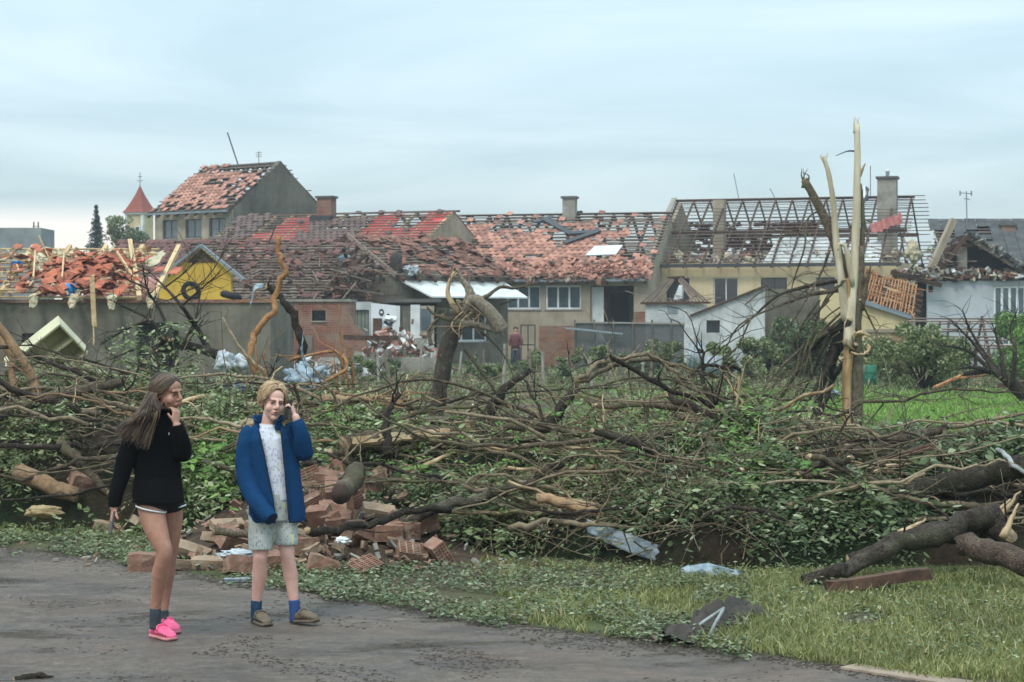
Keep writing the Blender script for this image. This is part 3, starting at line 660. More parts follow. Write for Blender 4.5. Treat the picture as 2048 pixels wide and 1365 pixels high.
for k in range(8): 
    u = .4 + k * 1.17; barobj('rafter', slS.p(u, -.5, 0), slS.p(u, 4.9, 0), .13, .15, wood_new, SH, slS.n)
    mb = MB(); q = slS.p(u, -.15, .02); pts = [q + V((rnd(-.1, .1), rnd(-.25, -.1), .12)), q + V((0, -.18, -.02)), q + V((rnd(-.05, .05), -.3, -.2 - rnd(0, .12)))]
    mb.tube(smooth_path(pts, 3), [.12, .16, .15, .14, .12, .1, .07], 8, wob=.9); mb.build('wool_scrap', wool, SH)
battens(SH, slS, .45, .05, .05, wood_new, breakp=.3, gone=.1)
tmO = tile_mesh('orange_clay_tile', .3, .42, tile_orange)
tiles(SH, slS, tmO, .3, .42, lambda u, v: .28 if nz(u * 8, v * 4, 3) > .05 else .07, 300, .18, heap=(170, lambda: (random.gauss(sx(155), .8), abs(random.gauss(1.7, .9)), rnd(.02, .22))))
rubble(SH, 'roof_rubble', lambda: slS.p(rnd(2.5, sx(260)), rnd(.1, 4.2), rnd(.05, .2)), 420, [tile_orange, wool, wool, tile_pink, wood_new], .04, .16)
stick_mass(SH, 'fallen_battens', lambda: slS.p(rnd(2.5, sx(260)), rnd(.1, 4.4), rnd(.08, .2)), 40, wood_new, .5, 1.6, .045)
foil(SH, Slope(slS.p(0, 0, .02), slS.eu, slS.ev, slS.L, slS.S), [(3.8, 5.4, 3.0, 4.7), (6.2, 8.2, 3.2, 4.6)], wool)
barobj('verge_rafter', slS.p(sx(285), -.2, .1), slS.p(sx(205), 5.0, .15), .14, .16, wood_new, SH, slS.n)
for a, b in ((200, 262), (90, 118), (30, 60)): barobj('bent_batten', slS.p(sx(a), 3.2, .4), slS.p(sx(b), .9, .35), .05, .08, wood_new, SH)
MB().box(sx(262), L - .02, .36, Wd - .36, ze - .02, ze + .09).build('flat_roof', conc_dark, SH)
# the things lying on the shed
def loose(name, mb, m, label, cat, group=None, smooth=True, base=None):
    o = mb.build(name, m, smooth=smooth); c = [V(v) for v in mb.v]; z = min(q.z for q in c)
    rebase(o, base or V((sum(q.x for q in c) / len(c), sum(q.y for q in c) / len(c), z))); return tag(o, label, cat, group)
def crumple(px, py, D, w, h, d=None, amp=.35, nu=22, nv=16, seed=0, sc=3., tilt=0., c=None):     # folded sheet or bundle
    mb = MB(); c = c or W(px, py, D); d = d or h; rs = []; nu, nv = max(nu, 30), max(nv, 20)
    for j in range(nv):
        th_ = math.pi * min(max(j / (nv - 1), .03), .97); ring = []
        for i in range(nu):
            ph = 2 * math.pi * i / nu; q = V((math.sin(th_) * math.cos(ph), math.sin(th_) * math.sin(ph), -math.cos(th_)))
            r = 1 + amp * (1.3 * nz(q.x * sc * .7 + seed, q.y * sc * .7, q.z * sc * .7) - 1.1 * abs(nz(q.x * sc * 1.6, q.y * sc * 1.6 + seed, q.z * sc * 1.6)) + .5 * abs(nz(q.x * sc * 4, q.y * sc * 4 + seed, q.z * sc * 4)) + .25)
            v = V((q.x * w / 2 * r, q.y * d / 2 * r, q.z * h / 2 * r)); v.rotate(Matrix.Rotation(tilt, 3, 'Y')); ring.append(c + v)
        rs.append(ring)
    return mb.rings(rs)
def tyre(px, py, D, r, rot, label):
    mb = MB(); c = W(px, py, D); rs = []; n, k = 20, 8; M = rot
    for i in range(n):
        a = 2 * math.pi * i / n; ring = []
        for j in range(k):
            b = 2 * math.pi * j / k; q = V(((r * .78 + r * .24 * math.cos(b)) * math.cos(a), (r * .78 + r * .24 * math.cos(b)) * math.sin(a), r * .3 * math.sin(b))); ring.append(c + M @ q)
        rs.append(ring)
    rs.append(rs[0]); mb.rings(rs, cap=False); return loose('tyre', mb, rubber, label, 'tyre')
tyre(382, 583, 61.5, .32, Matrix.Rotation(R(70), 3, 'X') @ Matrix.Rotation(R(30), 3, 'Y'), 'black tyre standing upright on the grey shed below the yellow gable')
tyre(462, 592, 61.5, .34, Matrix.Rotation(R(14), 3, 'Y'), 'black tyre lying flat on the grey shed beside the yellow gable')
loose('tarpaulin', crumple(137, 583, 60.2, .6, .42, .3, .4, seed=3), blue_tarp, 'bright blue tarpaulin scrap hanging over the eave of the grey shed', 'tarpaulin')
loose('tarpaulin', crumple(34, 527, 62.5, .34, .2, .3, .5, seed=8), blue_tarp, 'small blue tarpaulin scrap high among the orange tiles of the shed roof', 'tarpaulin')
def plank(a, b, w, h, m, label, cat='plank', group=None, up=V((0, 0, 1)), name='plank'):
    a, b = V(a), V(b); mb = MB(); n = 6; x = (b - a).normalized(); y = V(up).cross(x).normalized(); z = x.cross(y); rs = []; so = rnd(0, 99)
    for i in range(n + 1):
        c = a.lerp(b, i / n) + y * .01 * nz(i * .7, so) + z * .02 * nz(i * .5, so + 4)
        e = .06 if i in (0, n) else 0
        rs.append([c + y * (sy * w / 2) + z * (sz_ * h / 2) + x * rnd(-e, e) for sy, sz_ in ((-1, -1), (1, -1), (1, 1), (-1, 1))])
    o = mb.rings(rs).build(name, m); rebase(o, (a + b) / 2 - V((0, 0, abs(b.z - a.z) / 2))); return tag(o, label, cat, group)
plank(W(184, 553, 59.5), W(189, 652, 59.4), .14, .05, wood_new, 'pale plank hanging down in front of the grey shed wall', up=V((0, 1, 0)))
plank(W(187, 645, 59.4), W(188, 690, 59.3), .04, .04, wood_new, 'thin splinter of pale lath below the hanging plank', up=V((0, 1, 0)))
crumple(0, 0, 0, .75, .4, .4, .5, seed=31, c=V((.7, -.25, ze if False else 4.25))).build('sacking_bundle', white_sack, WG)

# ================================================================== FARTHER BUILDINGS AND GARDEN STRUCTURES
# ---- church tower
p = W(280, 640, 190); CH = empty('church_tower', (p.x, p.y, 0), R(-25), 'cream church tower with a red pyramid spire and cross behind the tall house', 'church tower')
k = 190 / F_PX; zt = CAMZ + (640 - 430) * k; zs = CAMZ + (640 - 376) * k
MB().box(-.9, .9, -.9, .9, 0, zt).build('wall', plaster_cream, CH)
for sx_ in (-1, 1): MB().box(sx_ * .9 - .12, sx_ * .9 + .12, -.98, -.7, 0, zt - .02).build('corner_pilaster', white_render if False else white_panel, CH)
MB().box(-1.08, 1.08, -1.08, 1.08, zt, zt + .18).build('cornice', white_panel, CH)
rs = []
for t, w in ((0, 1.2), (.12, .98), (.35, .68), (.65, .34), (1, .03)): rs.append([V((sx_ * w, sy * w, zt + .18 + (zs - zt) * t)) for sx_, sy in ((-1, -1), (1, -1), (1, 1), (-1, 1))])
MB().rings(rs).build('spire', mat('red_spire_tile', '#8e4a3c', '#7c3f34', 4, .8, .2, 20), CH)
zc = CAMZ + (640 - 345) * k
cr = barobj('cross', (0, 0, zs), (0, 0, zc), .055, .055, metal_dark, CH)
for a, w in ((.45, .34), (.72, .24)): barobj('cross_arm', (-w, 0, zs + (zc - zs) * a), (w, 0, zs + (zc - zs) * a), .05, .05, metal_dark, CH)
w_ = MB().box(.2, .6, -1.0, -.93, zt - 2.4, zt - 1.2).build('window', glass_dark, CH); MB().box(.1, .7, -.97, -.9, zt - 2.5, zt - 1.1).build('window_surround', white_panel, CH)
# ---- far grey block
p = W(-60, 640, 170); k = 170 / F_PX
FB = empty('grey_block', (p.x, p.y, 0), 0, 'flat topped weathered grey concrete block far behind the orange tiled roof', 'building')
MB().box(0, 142 * k, 0, 5, 0, CAMZ + (640 - 456) * k).build('wall', mat('far_concrete', '#8a8f8e', '#6d7272', .6, .95, .4, 6), FB)
for a in (122, 131): barobj('roof_pole', (a * k, 1, CAMZ + 180 * k), (a * k, 1, CAMZ + 197 * k), .08, .08, metal_dark, FB)
barobj('roof_rail', (120 * k, 1, CAMZ + 188 * k), (133 * k, 1, CAMZ + 188 * k), .06, .06, metal_dark, FB)

# ---- brick outhouse
p = W(540, 640, 76); k = 76 / F_PX; BO = empty('brick_outhouse', (p.x, p.y, 0), 0, 'red brick outhouse with two small dark windows and a crumbling end', 'outhouse')
bx = lambda px: (px - 540) * k; bz = lambda py: CAMZ - (py - HOR) * k
ops = [(bx(586), bx(597), bz(643), bz(621)), (bx(624), bx(651), bz(642), bz(621))]
mb = MB(); cells(mb, 0, bx(700), 0, bz(604), ops, 0, .3); mb.prism([(bx(700), .002, 0), (bx(735), .002, 0), (bx(733), .002, bz(676)), (bx(716), .002, bz(654)), (bx(708), .002, bz(650)), (bx(704), .002, bz(634)), (bx(700), .002, bz(632))], (0, .29, 0)); mb.build('wall', brick_red, BO)
MB().box(bx(586), bx(597), .2, .26, bz(643), bz(621)).build('pane', dark_in, BO); MB().box(bx(626), bx(649), .14, .18, bz(641), bz(622)).build('pane', glass_dark, BO)
MB().box(bx(622), bx(653), -.06, .2, bz(645), bz(642)).build('sill', concrete, BO)
MB().box(-.05, bx(702), -.08, 3.2, bz(604), bz(604) + .1).build('roof_slab', concrete, BO)
MB().box(bx(696), bx(700) - .002, .3, 3.0, 0, bz(604) - .01).build('wall', brick_red, BO); MB().box(0.002, .3, .3, 3.0, 0, bz(604) - .01).build('wall', brick_red, BO)
MB().box(bx(600), bx(625), -.05, -.005, bz(720), bz(672)).build('plaster_patch', plaster_grey, BO)
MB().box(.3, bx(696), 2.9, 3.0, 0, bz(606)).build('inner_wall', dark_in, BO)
# ---- opened white room with a clock and flower painted on its wall
p = W(696, 640, 82); k = 82 / F_PX; WR = empty('opened_room', (p.x, p.y, 0), 0, 'white walled room torn open beside the brick outhouse with a dark flower mural', 'room')
bx = lambda px: (px - 696) * k; bz = lambda py: CAMZ - (py - HOR) * k
mb = MB(); cells(mb, 0, bx(742), 0, bz(604), [(bx(699), bx(738), 0, bz(620))], 0, .2); mb.build('wall', white_render if False else plaster_white, WR)
mb = MB(); mb.prism([(bx(742), 0.01, 0), (bx(795), 0.01, 0), (bx(795), 0.01, bz(612)), (bx(742), 0.01, bz(606))], (0, .2, 0)); mb.build('wall', mat('bright_white_paint', '#dfe3e4', '#cfd3d4', 1, .8), WR)
for k_ in range(5): MB().box(bx(700) + k_ * .155, bx(700) + k_ * .155 + .13, .12 + .02 * (k_ % 2), .15 + .02 * (k_ % 2), 0, bz(621)).build('curtain_panel', mat('curtain_grey%d' % k_, '#7d8275', '#6a6f63', 3, .9), WR)
MB().box(bx(747), bx(764), -.35, .0, bz(690), bz(637)).build('cupboard', wood_rust, WR)
def disc(x, z, r, y, m, name, sq=1.): 
    mb = MB(); n = 20; mb.prism([(x + r * math.cos(2 * math.pi * i / n) * sq, y, z + r * math.sin(2 * math.pi * i / n)) for i in range(n)], (0, .02, 0)); return mb.build(name, m, WR)
disc(bx(763), bz(625), .14, -.02, metal_dark, 'wall_clock', .75); disc(bx(763), bz(625), .05, -.03, white_panel, 'clock_face')
flower = mat('mural_blue', '#26323d', '#313f4b', 4, .8)
fx, fz = bx(777), bz(644); mb = MB()
for (a, b, r) in ((0, .12, .09), (-.12, 0, .08), (.13, 0, .09), (-.05, -.1, .07), (.08, -.12, .08), (-.02, .28, .06), (.1, -.28, .07), (-.13, -.26, .06)):
    n = 12; mb.prism([(fx + a + r * math.cos(2 * math.pi * i / n) * (1 + .3 * math.sin(3 * i)), -.012, fz + b + r * math.sin(2 * math.pi * i / n)) for i in range(n)], (0, .015, 0))
mb.bar((fx, -.005, fz + .3), (fx + .02, -.005, fz - .35), .02, .02); mb.build('flower_mural', flower, WR)
barobj('door_post', (bx(798), -.1, 0), (bx(798), -.1, bz(612)), .1, .1, white_panel, WR, V((0, 1, 0)))
MB().box(bx(802), bx(820), .1, .2, 0, bz(612)).build('door', plaster_grey, WR)
MB().box(bx(821), bx(840), .0, .2, 0, bz(610)).build('wall', white_panel, WR); MB().box(bx(841), bx(868), .01, .2, 0, bz(612)).build('wall', plaster_tan, WR)
MB().box(bx(842), bx(862), -.03, .0, bz(660), bz(618)).build('window', glass, WR)
MB().box(bx(770), bx(880), -.02, 2.5, bz(605), bz(598)).build('roof_slab', conc_dark, WR)
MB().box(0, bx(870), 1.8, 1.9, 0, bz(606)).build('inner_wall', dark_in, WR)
# ---- rubble heap and low concrete wall in front of it
def heap_fn(px0, px1, D0, D1, h): return lambda: (lambda q, t: V((q.x, q.y, abs(random.gauss(0, .5)) * h * max(0, 1 - abs(2 * t - 1) ** 2)))) (W(px0 + (px1 - px0) * (t := random.random()), 640, rnd(D0, D1)), t)
def mass(name, fn, n, mats, a, b, label, cat, kind='stuff'):
    for m in mats:
        mb = MB()
        for _ in range(n // len(mats)):
            p_ = fn(); s = rnd(a, b); M = Matrix.Translation(p_) @ Matrix.Rotation(rnd(0, 6.3), 4, (rnd(-1, 1), rnd(-1, 1), rnd(.2, 1)))
            mb.box(-s * rnd(.4, 1), s, -s * .6, s * rnd(.2, .6), -s * .2, s * rnd(.1, .35), 0, M)
        tag(mb.build(name, m), label, cat, kind=kind)
mass('rubble_heap', heap_fn(690, 900, 76, 81, 1.5), 900, [tile_old, tile_pink, concrete, white_panel], .06, .25, 'heap of broken tiles and plaster in front of the opened white room', 'rubble')
mass('rubble_heap', heap_fn(540, 760, 68, 75, .5), 500, [concrete, white_panel, wood_grey], .06, .25, 'grey rubble strewn along the foot of the brick outhouse', 'rubble')
mass('rubble_scatter', lambda: G(rnd(540, 2040), 640 + 8044 / rnd(44, 80)) + V((0, 0, .03)), 300, [concrete, wood_grey, tile_old, wood_new], .03, .11, 'small pale debris strewn over the garden between the shed and houses', 'debris')
q = W(770, 640, 74); MB_ = MB().box(-2.3, 2.2, -.12, .12, 0, .62); o = MB_.build('concrete_wall', concrete); o.location = (q.x, q.y, 0); tag(o, 'low grey concrete garden wall in front of the tile rubble heap', 'wall')
plank(W(690, 676, 73), W(795, 677, 73.5), .25, .18, wood_old, 'thick dark beam lying over rubble before the opened white room', 'beam')
# ---- garden brick wall, netted fence, iron gate
q = W(1078, 640, 82); k = 82 / F_PX; o = MB().box(0, 72 * k, 0, .3, 0, CAMZ - (652 - 640) * k).build('brick_garden_wall', brick_brown); o.location = (q.x, q.y, 0); tag(o, 'short brown brick garden wall beside the dark netted fence', 'wall')
net = NT('dark_netting'); net.fin(net.ramp(net.noise(30, 4), [(.4, '#4d5050'), (.6, '#6a6d6b')]), .9); net.bsdf.inputs['Alpha'].default_value = .72; net_m = net.mat
q = W(1150, 640, 80); k = 80 / F_PX; NF = empty('netted_fence', (q.x, q.y, 0), 0, 'dark grey netted fence with thin posts beside the brick garden wall', 'fence')
MB().box(0, 232 * k, 0, .02, .05, CAMZ - (646 - 640) * k).build('netting', net_m, NF)
for i in range(7): barobj('fence_post', (i * 38.5 * k, -.04, 0), (i * 38.5 * k, -.04, CAMZ), .07, .07, conc_dark, NF, V((0, 1, 0)))
barobj('top_rail', (0, -.05, CAMZ - .1), (232 * k, -.05, CAMZ - .16), .06, .06, concrete, NF)
barobj('loose_pipe', (-20 * k, -.3, CAMZ - 16 * k), (95 * k, -.3, CAMZ - 28 * k), .07, .07, metal_white, NF)
q = W(1042, 640, 81); k = 81 / F_PX; IG = empty('iron_gate', (q.x, q.y, 0), 0, 'open black iron gate frame next to the brick garden wall', 'gate')
for i in range(3): barobj('gate_bar', (i * 14 * k, 0, 0), (i * 14 * k, 0, CAMZ - .2), .05, .05, metal_dark, IG, V((0, 1, 0)))
for z in (.2, 1.0, 1.8): barobj('gate_rail', (0, 0.03, z), (28 * k, .03, z), .05, .05, metal_dark, IG)
# ---- small shed with a skeleton roof
q = W(1300, 640, 86); k = 86 / F_PX; SS = empty('skeleton_roof_shed', (q.x, q.y, 0), R(-10), 'small whitewashed brick shed under a bare hipped frame of rafters', 'shed')
bz = lambda py: CAMZ - (py - HOR) * k
MB().box(-.2, 2.3, 0, 2.4, 0, bz(609)).build('wall', brick_white, SS); MB().box(.75, 1.2, -.02, .0, bz(628), bz(615)).build('pane', metal_grey, SS)
MB().box(-.7, -.2, .1, 2, 0, bz(624)).build('lean_to', brick_brown, SS)
zt_ = bz(556)
for i in range(5):
    t = i / 4; barobj('rafter', (-.35 + .17 * i, -.15 + .3 * t, bz(606)), (.7 + .25 * t, .9, zt_ - .1 * abs(t - .3)), .045, .06, wood_grey, SS); barobj('rafter', (2.55 - .17 * i, -.15 + .3 * t, bz(606)), (1.25 - .1 * t, .9, zt_ - .08 * t), .045, .06, wood_grey, SS)
barobj('ridge_beam', (.65, .9, zt_), (1.4, .95, zt_ + .05), .07, .1, wood_old, SS); barobj('tie_beam', (-.4, -.1, bz(607)), (2.6, -.1, bz(606)), .1, .1, wood_old, SS)
stick_mass(SS, 'fallen_battens', lambda: V((rnd(-.2, 2.5), rnd(0, 1), rnd(bz(607), bz(590)))), 26, wood_grey, .3, 1.3, .04)
mb = MB().prism([(.95, .6, bz(600)), (1.3, .6, bz(598)), (1.35, .6, bz(572)), (1.2, .6, bz(570))], (.05, .2, 0)); mb.build('hanging_sheet', white_panel, SS)
# ---- white lean-to with a small window
q = W(1370, 640, 74); k = 74 / F_PX; LT = empty('white_lean_to', (q.x, q.y, 0), 0, 'white plastered lean-to with a slanting top and one small dark window', 'shed')
bx = lambda px: (px - 1370) * k; bz = lambda py: CAMZ - (py - HOR) * k
mb = MB(); cells(mb, bx(1370), bx(1404), 0, bz(628), [], 0, .25); cells(mb, bx(1404), bx(1448), 0, bz(628), [(bx(1413), bx(1440), bz(666), bz(641))], 0, .25); cells(mb, bx(1448), bx(1530), 0, bz(628), [], 0, .25)
mb.prism([(bx(1386), 0, bz(628)), (bx(1530), 0, bz(628)), (bx(1530), 0, bz(574))], (0, .25, 0)); mb.build('wall', plaster_white, LT)
MB().box(bx(1413), bx(1440), .15, .2, bz(666), bz(641)).build('pane', glass_dark, LT)
barobj('verge_board', (bx(1380), .1, bz(632)), (bx(1532), .1, bz(572)), .4, .07, wood_old, LT)
MB().box(bx(1368), bx(1390), -.05, -.005, 0, bz(655)).build('brick_patch', brick_white, LT); MB().box(bx(1526), bx(1530) - .003, .25, 3, 0, bz(590)).build('wall', plaster_white, LT)
q = W(1530, 640, 76); k = 76 / F_PX; o = MB().box(0, 112 * k, 0, .3, 0, CAMZ + (640 - 578) * k).build('grey_yard_wall', plaster_grey); o.location = (q.x, q.y, 0); tag(o, 'tall grey yard wall between the white lean-to and the beige outbuilding', 'wall')
# ---- beige outbuilding with orange battens
q = W(1640, 640, 74); k = 74 / F_PX; BB = empty('beige_outbuilding', (q.x, q.y, 0), R(-8), 'beige outbuilding with a blue verge under a slope of bare orange battens', 'outbuilding')
bx = lambda px: (px - 1640) * k; bz = lambda py: CAMZ - (py - HOR) * k
MB().prism([(0, 0, 0), (bx(1818), 0, 0), (bx(1818), 0, bz(634)), (bx(1712), 0, bz(600)), (bx(1640), 0, bz(576)), (0, 0, bz(576))], (0, .3, 0)).build('wall', plaster_cream, BB)
MB().prism([(bx(1818) - .3, .3, 0), (bx(1818), .3, 0), (bx(1818), .3, bz(636)), (bx(1818) - .3, .3, bz(636))], (0, 4, 0)).build('wall', plaster_cream, BB)
barobj('verge_trim', (bx(1706), -.08, bz(598)), (bx(1820), -.08, bz(635)), .2, .16, metal_grey, BB)
a0, a1 = V((bx(1712), 0, bz(600))), V((bx(1822), 0, bz(634))); bk = V((.5, 5.5, 1.15))
slb = Slope(a1 + V((0, .1, .05)), bk, (a0 - a1), bk.length, (a0 - a1).length + .3)
rafters(BB, slb, 6, .08, .1, wood_rust, -.06); battens(BB, slb, .12, .05, .05, orange_wood, breakp=.3)
battens(BB, Slope(slb.p(0, 0, .03), slb.ev, slb.eu, slb.S, slb.L), .42, .05, .05, wood_rust, breakp=.2)
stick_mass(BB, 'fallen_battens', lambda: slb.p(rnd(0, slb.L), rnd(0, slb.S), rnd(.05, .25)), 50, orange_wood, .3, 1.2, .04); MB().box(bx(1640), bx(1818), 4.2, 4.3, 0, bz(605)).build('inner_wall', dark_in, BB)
barobj('lintel', (bx(1730), -.05, bz(662)), (bx(1800), -.05, bz(662)), .08, .12, plaster_tan, BB); MB().box(bx(1780), bx(1806), -.012, .0, 0, bz(665)).build('door', mat('tan_door', '#9a7d63', '#83684f', 3, .8), BB)
# ---- right: pale grey wing with white windows and a wrecked gable, dark roof behind
q = W(1855, 640, 84); k = 84 / F_PX; RW = empty('grey_wing', (q.x, q.y, 0), R(-4), 'pale grey wing with tall white windows under a wrecked dark gable', 'house')
bx = lambda px: (px - 1855) * k; bz = lambda py: CAMZ - (py - HOR) * k
ops = [(bx(1985), bx(2050), .9, bz(572)), (bx(1852) + .1, bx(1866), bz(585), bz(572))]
mb = MB(); cells(mb, 0, bx(2150), 0, bz(562), ops, 0, .3); mb.build('wall', mat('pale_grey_paint', '#b4babd', '#9da3a6', .8, .9, .2, 12), RW); window(RW, *ops[0], .08, 4, white_frame, glass, .1); MB().box(ops[1][0], ops[1][1], .1, .15, ops[1][2], ops[1][3]).build('pane', dark_in, RW)
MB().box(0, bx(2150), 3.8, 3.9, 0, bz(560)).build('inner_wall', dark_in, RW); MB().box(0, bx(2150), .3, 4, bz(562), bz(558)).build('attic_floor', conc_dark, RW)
barobj('wall_plate', (bx(1785), -.1, bz(550)), (bx(2030), -.1, bz(556)), .18, .16, wood_rust, RW); barobj('fallen_beam', (bx(1780), -.4, bz(545)), (bx(1880), -.5, bz(572)), .18, .18, wood_old, RW)
za = bz(474); xa = bx(1930)
MB().prism([(bx(1880), .45, bz(557)), (bx(2048), .45, bz(557)), (xa + .4, .45, za - .05), (xa - .1, .45, za - .05)], (0, 3, 0)).build('gable_shade_block', dark_in, RW)  # solid near-black block, painting the shade inside the open gable
MB().box(bx(1916), bx(1934), .1, .4, bz(557), bz(486)).build('post', concrete, RW)
sR = Slope((bx(2066), -.25, bz(560)), (0, 1, 0), (xa - bx(2066), 0, za - bz(560)), 4., math.hypot(xa - bx(2066), za - bz(560))); sR.n = -sR.n
for i in range(4): barobj('rafter', sR.p(.05 + i * 1.1, 0), sR.p(.05 + i * 1.1, sR.S), .12, .16, wood_dark if i else wood_grey, RW); barobj('rafter', (bx(1868), -.2 + i * 1.1, bz(556)), (xa, -.2 + i * 1.1, za), .12, .16, wood_old, RW)
barobj('tie_beam', (bx(1900), -.1, bz(492)), (bx(1945), -.1, bz(491)), .12, .14, wood_old, RW)
mb = MB()
for i in range(7):
    t = i / 7; a = sR.p(-.1, sR.S * (1 - t), -.12); b = sR.p(-.1, sR.S * (1 - t - .13), -.12); mb.prism([a, b, b + V((0, 3.8, 0)), a + V((0, 3.8, 0))], (.05, 0, .12))
mb.build('roof', slate, RW)
barobj('torn_verge', (bx(1858), -.5, bz(538)), (bx(1905), -.2, bz(440)), .3, .25, plaster_tan, RW)
rubble(RW, 'roof_rubble', lambda: V((rnd(bx(1790), bx(2040)), rnd(-.3, .6), bz(rnd(540, 560)))), 330, [concrete, tile_old, wool, wood_old, white_panel], .05, .22)
stick_mass(RW, 'fallen_battens', lambda: V((rnd(bx(1800), bx(1900)), rnd(-.4, .6), bz(rnd(500, 560)))), 40, wood_grey, .4, 1.6, .06)
rubble(RW, 'loose_slates', lambda: sR.p(rnd(-.2, 1), rnd(0, 1) * sR.S, rnd(-.25, -.05)), 200, [slate, concrete], .06, .25)
loose('sheet_bundle', crumple(1826, 505, 83, .5, .75, .4, .6, seed=12), wool, 'pale sheeting bundled against the wrecked gable beside the torn verge', 'sheet')
# ---- dark roof far right
q = W(1890, 640, 98); k = 98 / F_PX; DR = empty('dark_roofed_house', (q.x, q.y, 0), R(-3), 'house with a dark grey shingle roof and a hole showing battens', 'house')
bz = lambda py: CAMZ - (py - HOR) * k; bx = lambda px: (px - 1890) * k
MB().box(0, bx(2200), 0, 7, 0, bz(548)).build('wall', plaster_tan, DR)
sl = Slope((0, -.3, bz(548)), (1, 0, 0), (0, 3.8, bz(438) - bz(548)), bx(2200), math.hypot(3.8, bz(438) - bz(548))); S = sl.S
mb = MB(); hole = lambda u, v: (1.7 < u < 2.9 and .55 * S < v < .88 * S and nz(u * 2, v * 2) > -.3) or (u < 1.1 and .3 * S < v < .8 * S and nz(u * 3, v * 3, 5) > -.1)
v = .0
while v < S:
    u = 0
    while u < sl.L:
        if not hole(u, v): mb.box(-.29, .29, -.2, .2, -.01, .015, 0, sl.M(u, v + .15, .06 + rnd(0, .02), rnd(-.03, .03), R(3)))
        u += .6
    v += .3
tag(mb.build('shingle', slate, DR), kind='stuff'); battens(DR, sl, .3, .05, .05, wood_grey); rafters(DR, sl, 9)
foil(DR, Slope(sl.p(0, 0, -.15), sl.eu, sl.ev, sl.L, sl.S), [(0, sl.L, 0, S)], dark_in)  # near-black sheet gives the holes in the shingles the shade of the attic
chimney(DR, bx(2037), 2.9, bz(520), bz(447), .7, .5, brick_red)
bp = barobj('ridge_beam', (0, 3.5, bz(438)), (bx(2200), 3.5, bz(438)), .2, .1, slate, DR)
barobj('aerial_pole', (bx(1957), 3.2, bz(520)), (bx(1955), 3.2, bz(375)), .05, .05, metal_grey, DR)
for a, b, c in ((1942, 1967, 378), (1950, 1962, 390)): barobj('aerial_rod', (bx(a), 3.2, bz(c)), (bx(b), 3.2, bz(c + 2)), .04, .04, metal_grey, DR)
for a in (1942, 1965): barobj('aerial_rod', (bx(a), 3.2, bz(374)), (bx(a), 3.2, bz(384)), .05, .05, metal_grey, DR)
# ---- a second ruined low outbuilding of dark battens on the right, behind the shrubs
q = W(1880, 640, 70); k = 70 / F_PX; RB = empty('fallen_roof_frame', (q.x, q.y, 0), R(-12), 'fallen dark roof frame of crossed battens lying behind the big green shrub', 'roof frame')
slf = Slope((-.9, -.6, .9), (1, 0, 0), (0, 2.2, 1.15), 4.2, 2.6); rafters(RB, slf, 9, .08, .1, wood_old, sag=.4); battens(RB, slf, .2, .05, .04, wood_grey, breakp=.4, gone=.1)
for x in (-.8, 1.2, 3.2): barobj('post', (x, -.5, 0), (x, -.5, 1.0), .12, .12, wood_old, RB, V((0, 1, 0)))

# ================================================================== PLANTS IN THE MIDDLE DISTANCE
def leafquads(C, Nrm, size, asp=.5, fold=.0):
    """leaf-shaped quads at centres C with random in-plane direction"""
    n = len(C); a = rng.normal(size=(n, 3)); a -= Nrm * np.sum(a * Nrm, 1, keepdims=True); a /= np.linalg.norm(a, axis=1, keepdims=True) + 1e-9; b = np.cross(Nrm, a)
    s = (np.asarray(size) * np.ones(n))[:, None]
    P = np.stack([C - a * s * .5, C + b * s * asp * .5, C + a * s * .5, C - b * s * asp * .5], 1); return P
def unit(n): v = rng.normal(size=(n, 3)); return v / np.linalg.norm(v, axis=1, keepdims=True)
def crown_leaves(clumps, n_each, size, spread):
    out = []
    for c, r in clumps:
        k = max(6, int(n_each * (r / spread) ** 2)); d = unit(k); rad = r * rng.uniform(.35, 1, (k, 1)) ** .6
        out.append(leafquads(np.array(c)[None] + d * rad * np.array([1, 1, .8]), unit(k), rng.uniform(.6, 1.3, k) * size))
    return np.concatenate(out)
def bush(px, base_py, w, h, m, label, n=14, per=220, ls=.1, cat='shrub', group=None, name='shrub', stems=5, D=None, bare=0):
    D = D or GD(base_py); b = W(px, 640, D); b.z = 0; root = empty(name, b, 0, label, cat, group)
    cl = []
    for i in range(n):
        a = rnd(0, 6.28); rr = rnd(0, 1) ** .6; z = rnd(.12, 1) * h; f = math.sqrt(max(.05, 1 - (z / h - .35) ** 2 * 1.8))
        cl.append((np.array([math.cos(a) * rr * w / 2 * f, math.sin(a) * rr * w / 2 * f, z]), rnd(.14, .26) * min(w, h)))
    P = crown_leaves(cl, per, ls, .2 * min(w, h)); P[:, :, 2] = np.maximum(P[:, :, 2], .01); quads('crown', P, m, root)
    mb = MB()
    for i in range(stems + bare):
        c = cl[i % n][0]; e = V(c) * (1.15 if i >= stems else .9); e.z = max(e.z, .2); mb.tube(smooth_path([(0, 0, 0), V((e.x * .4, e.y * .4, e.z * .6)), e], 4), [.035 * h ** .5 * (1 - .8 * k_ / 8) for k_ in range(9)], 5)
    mb.build('trunk', bark_dark, root); return root
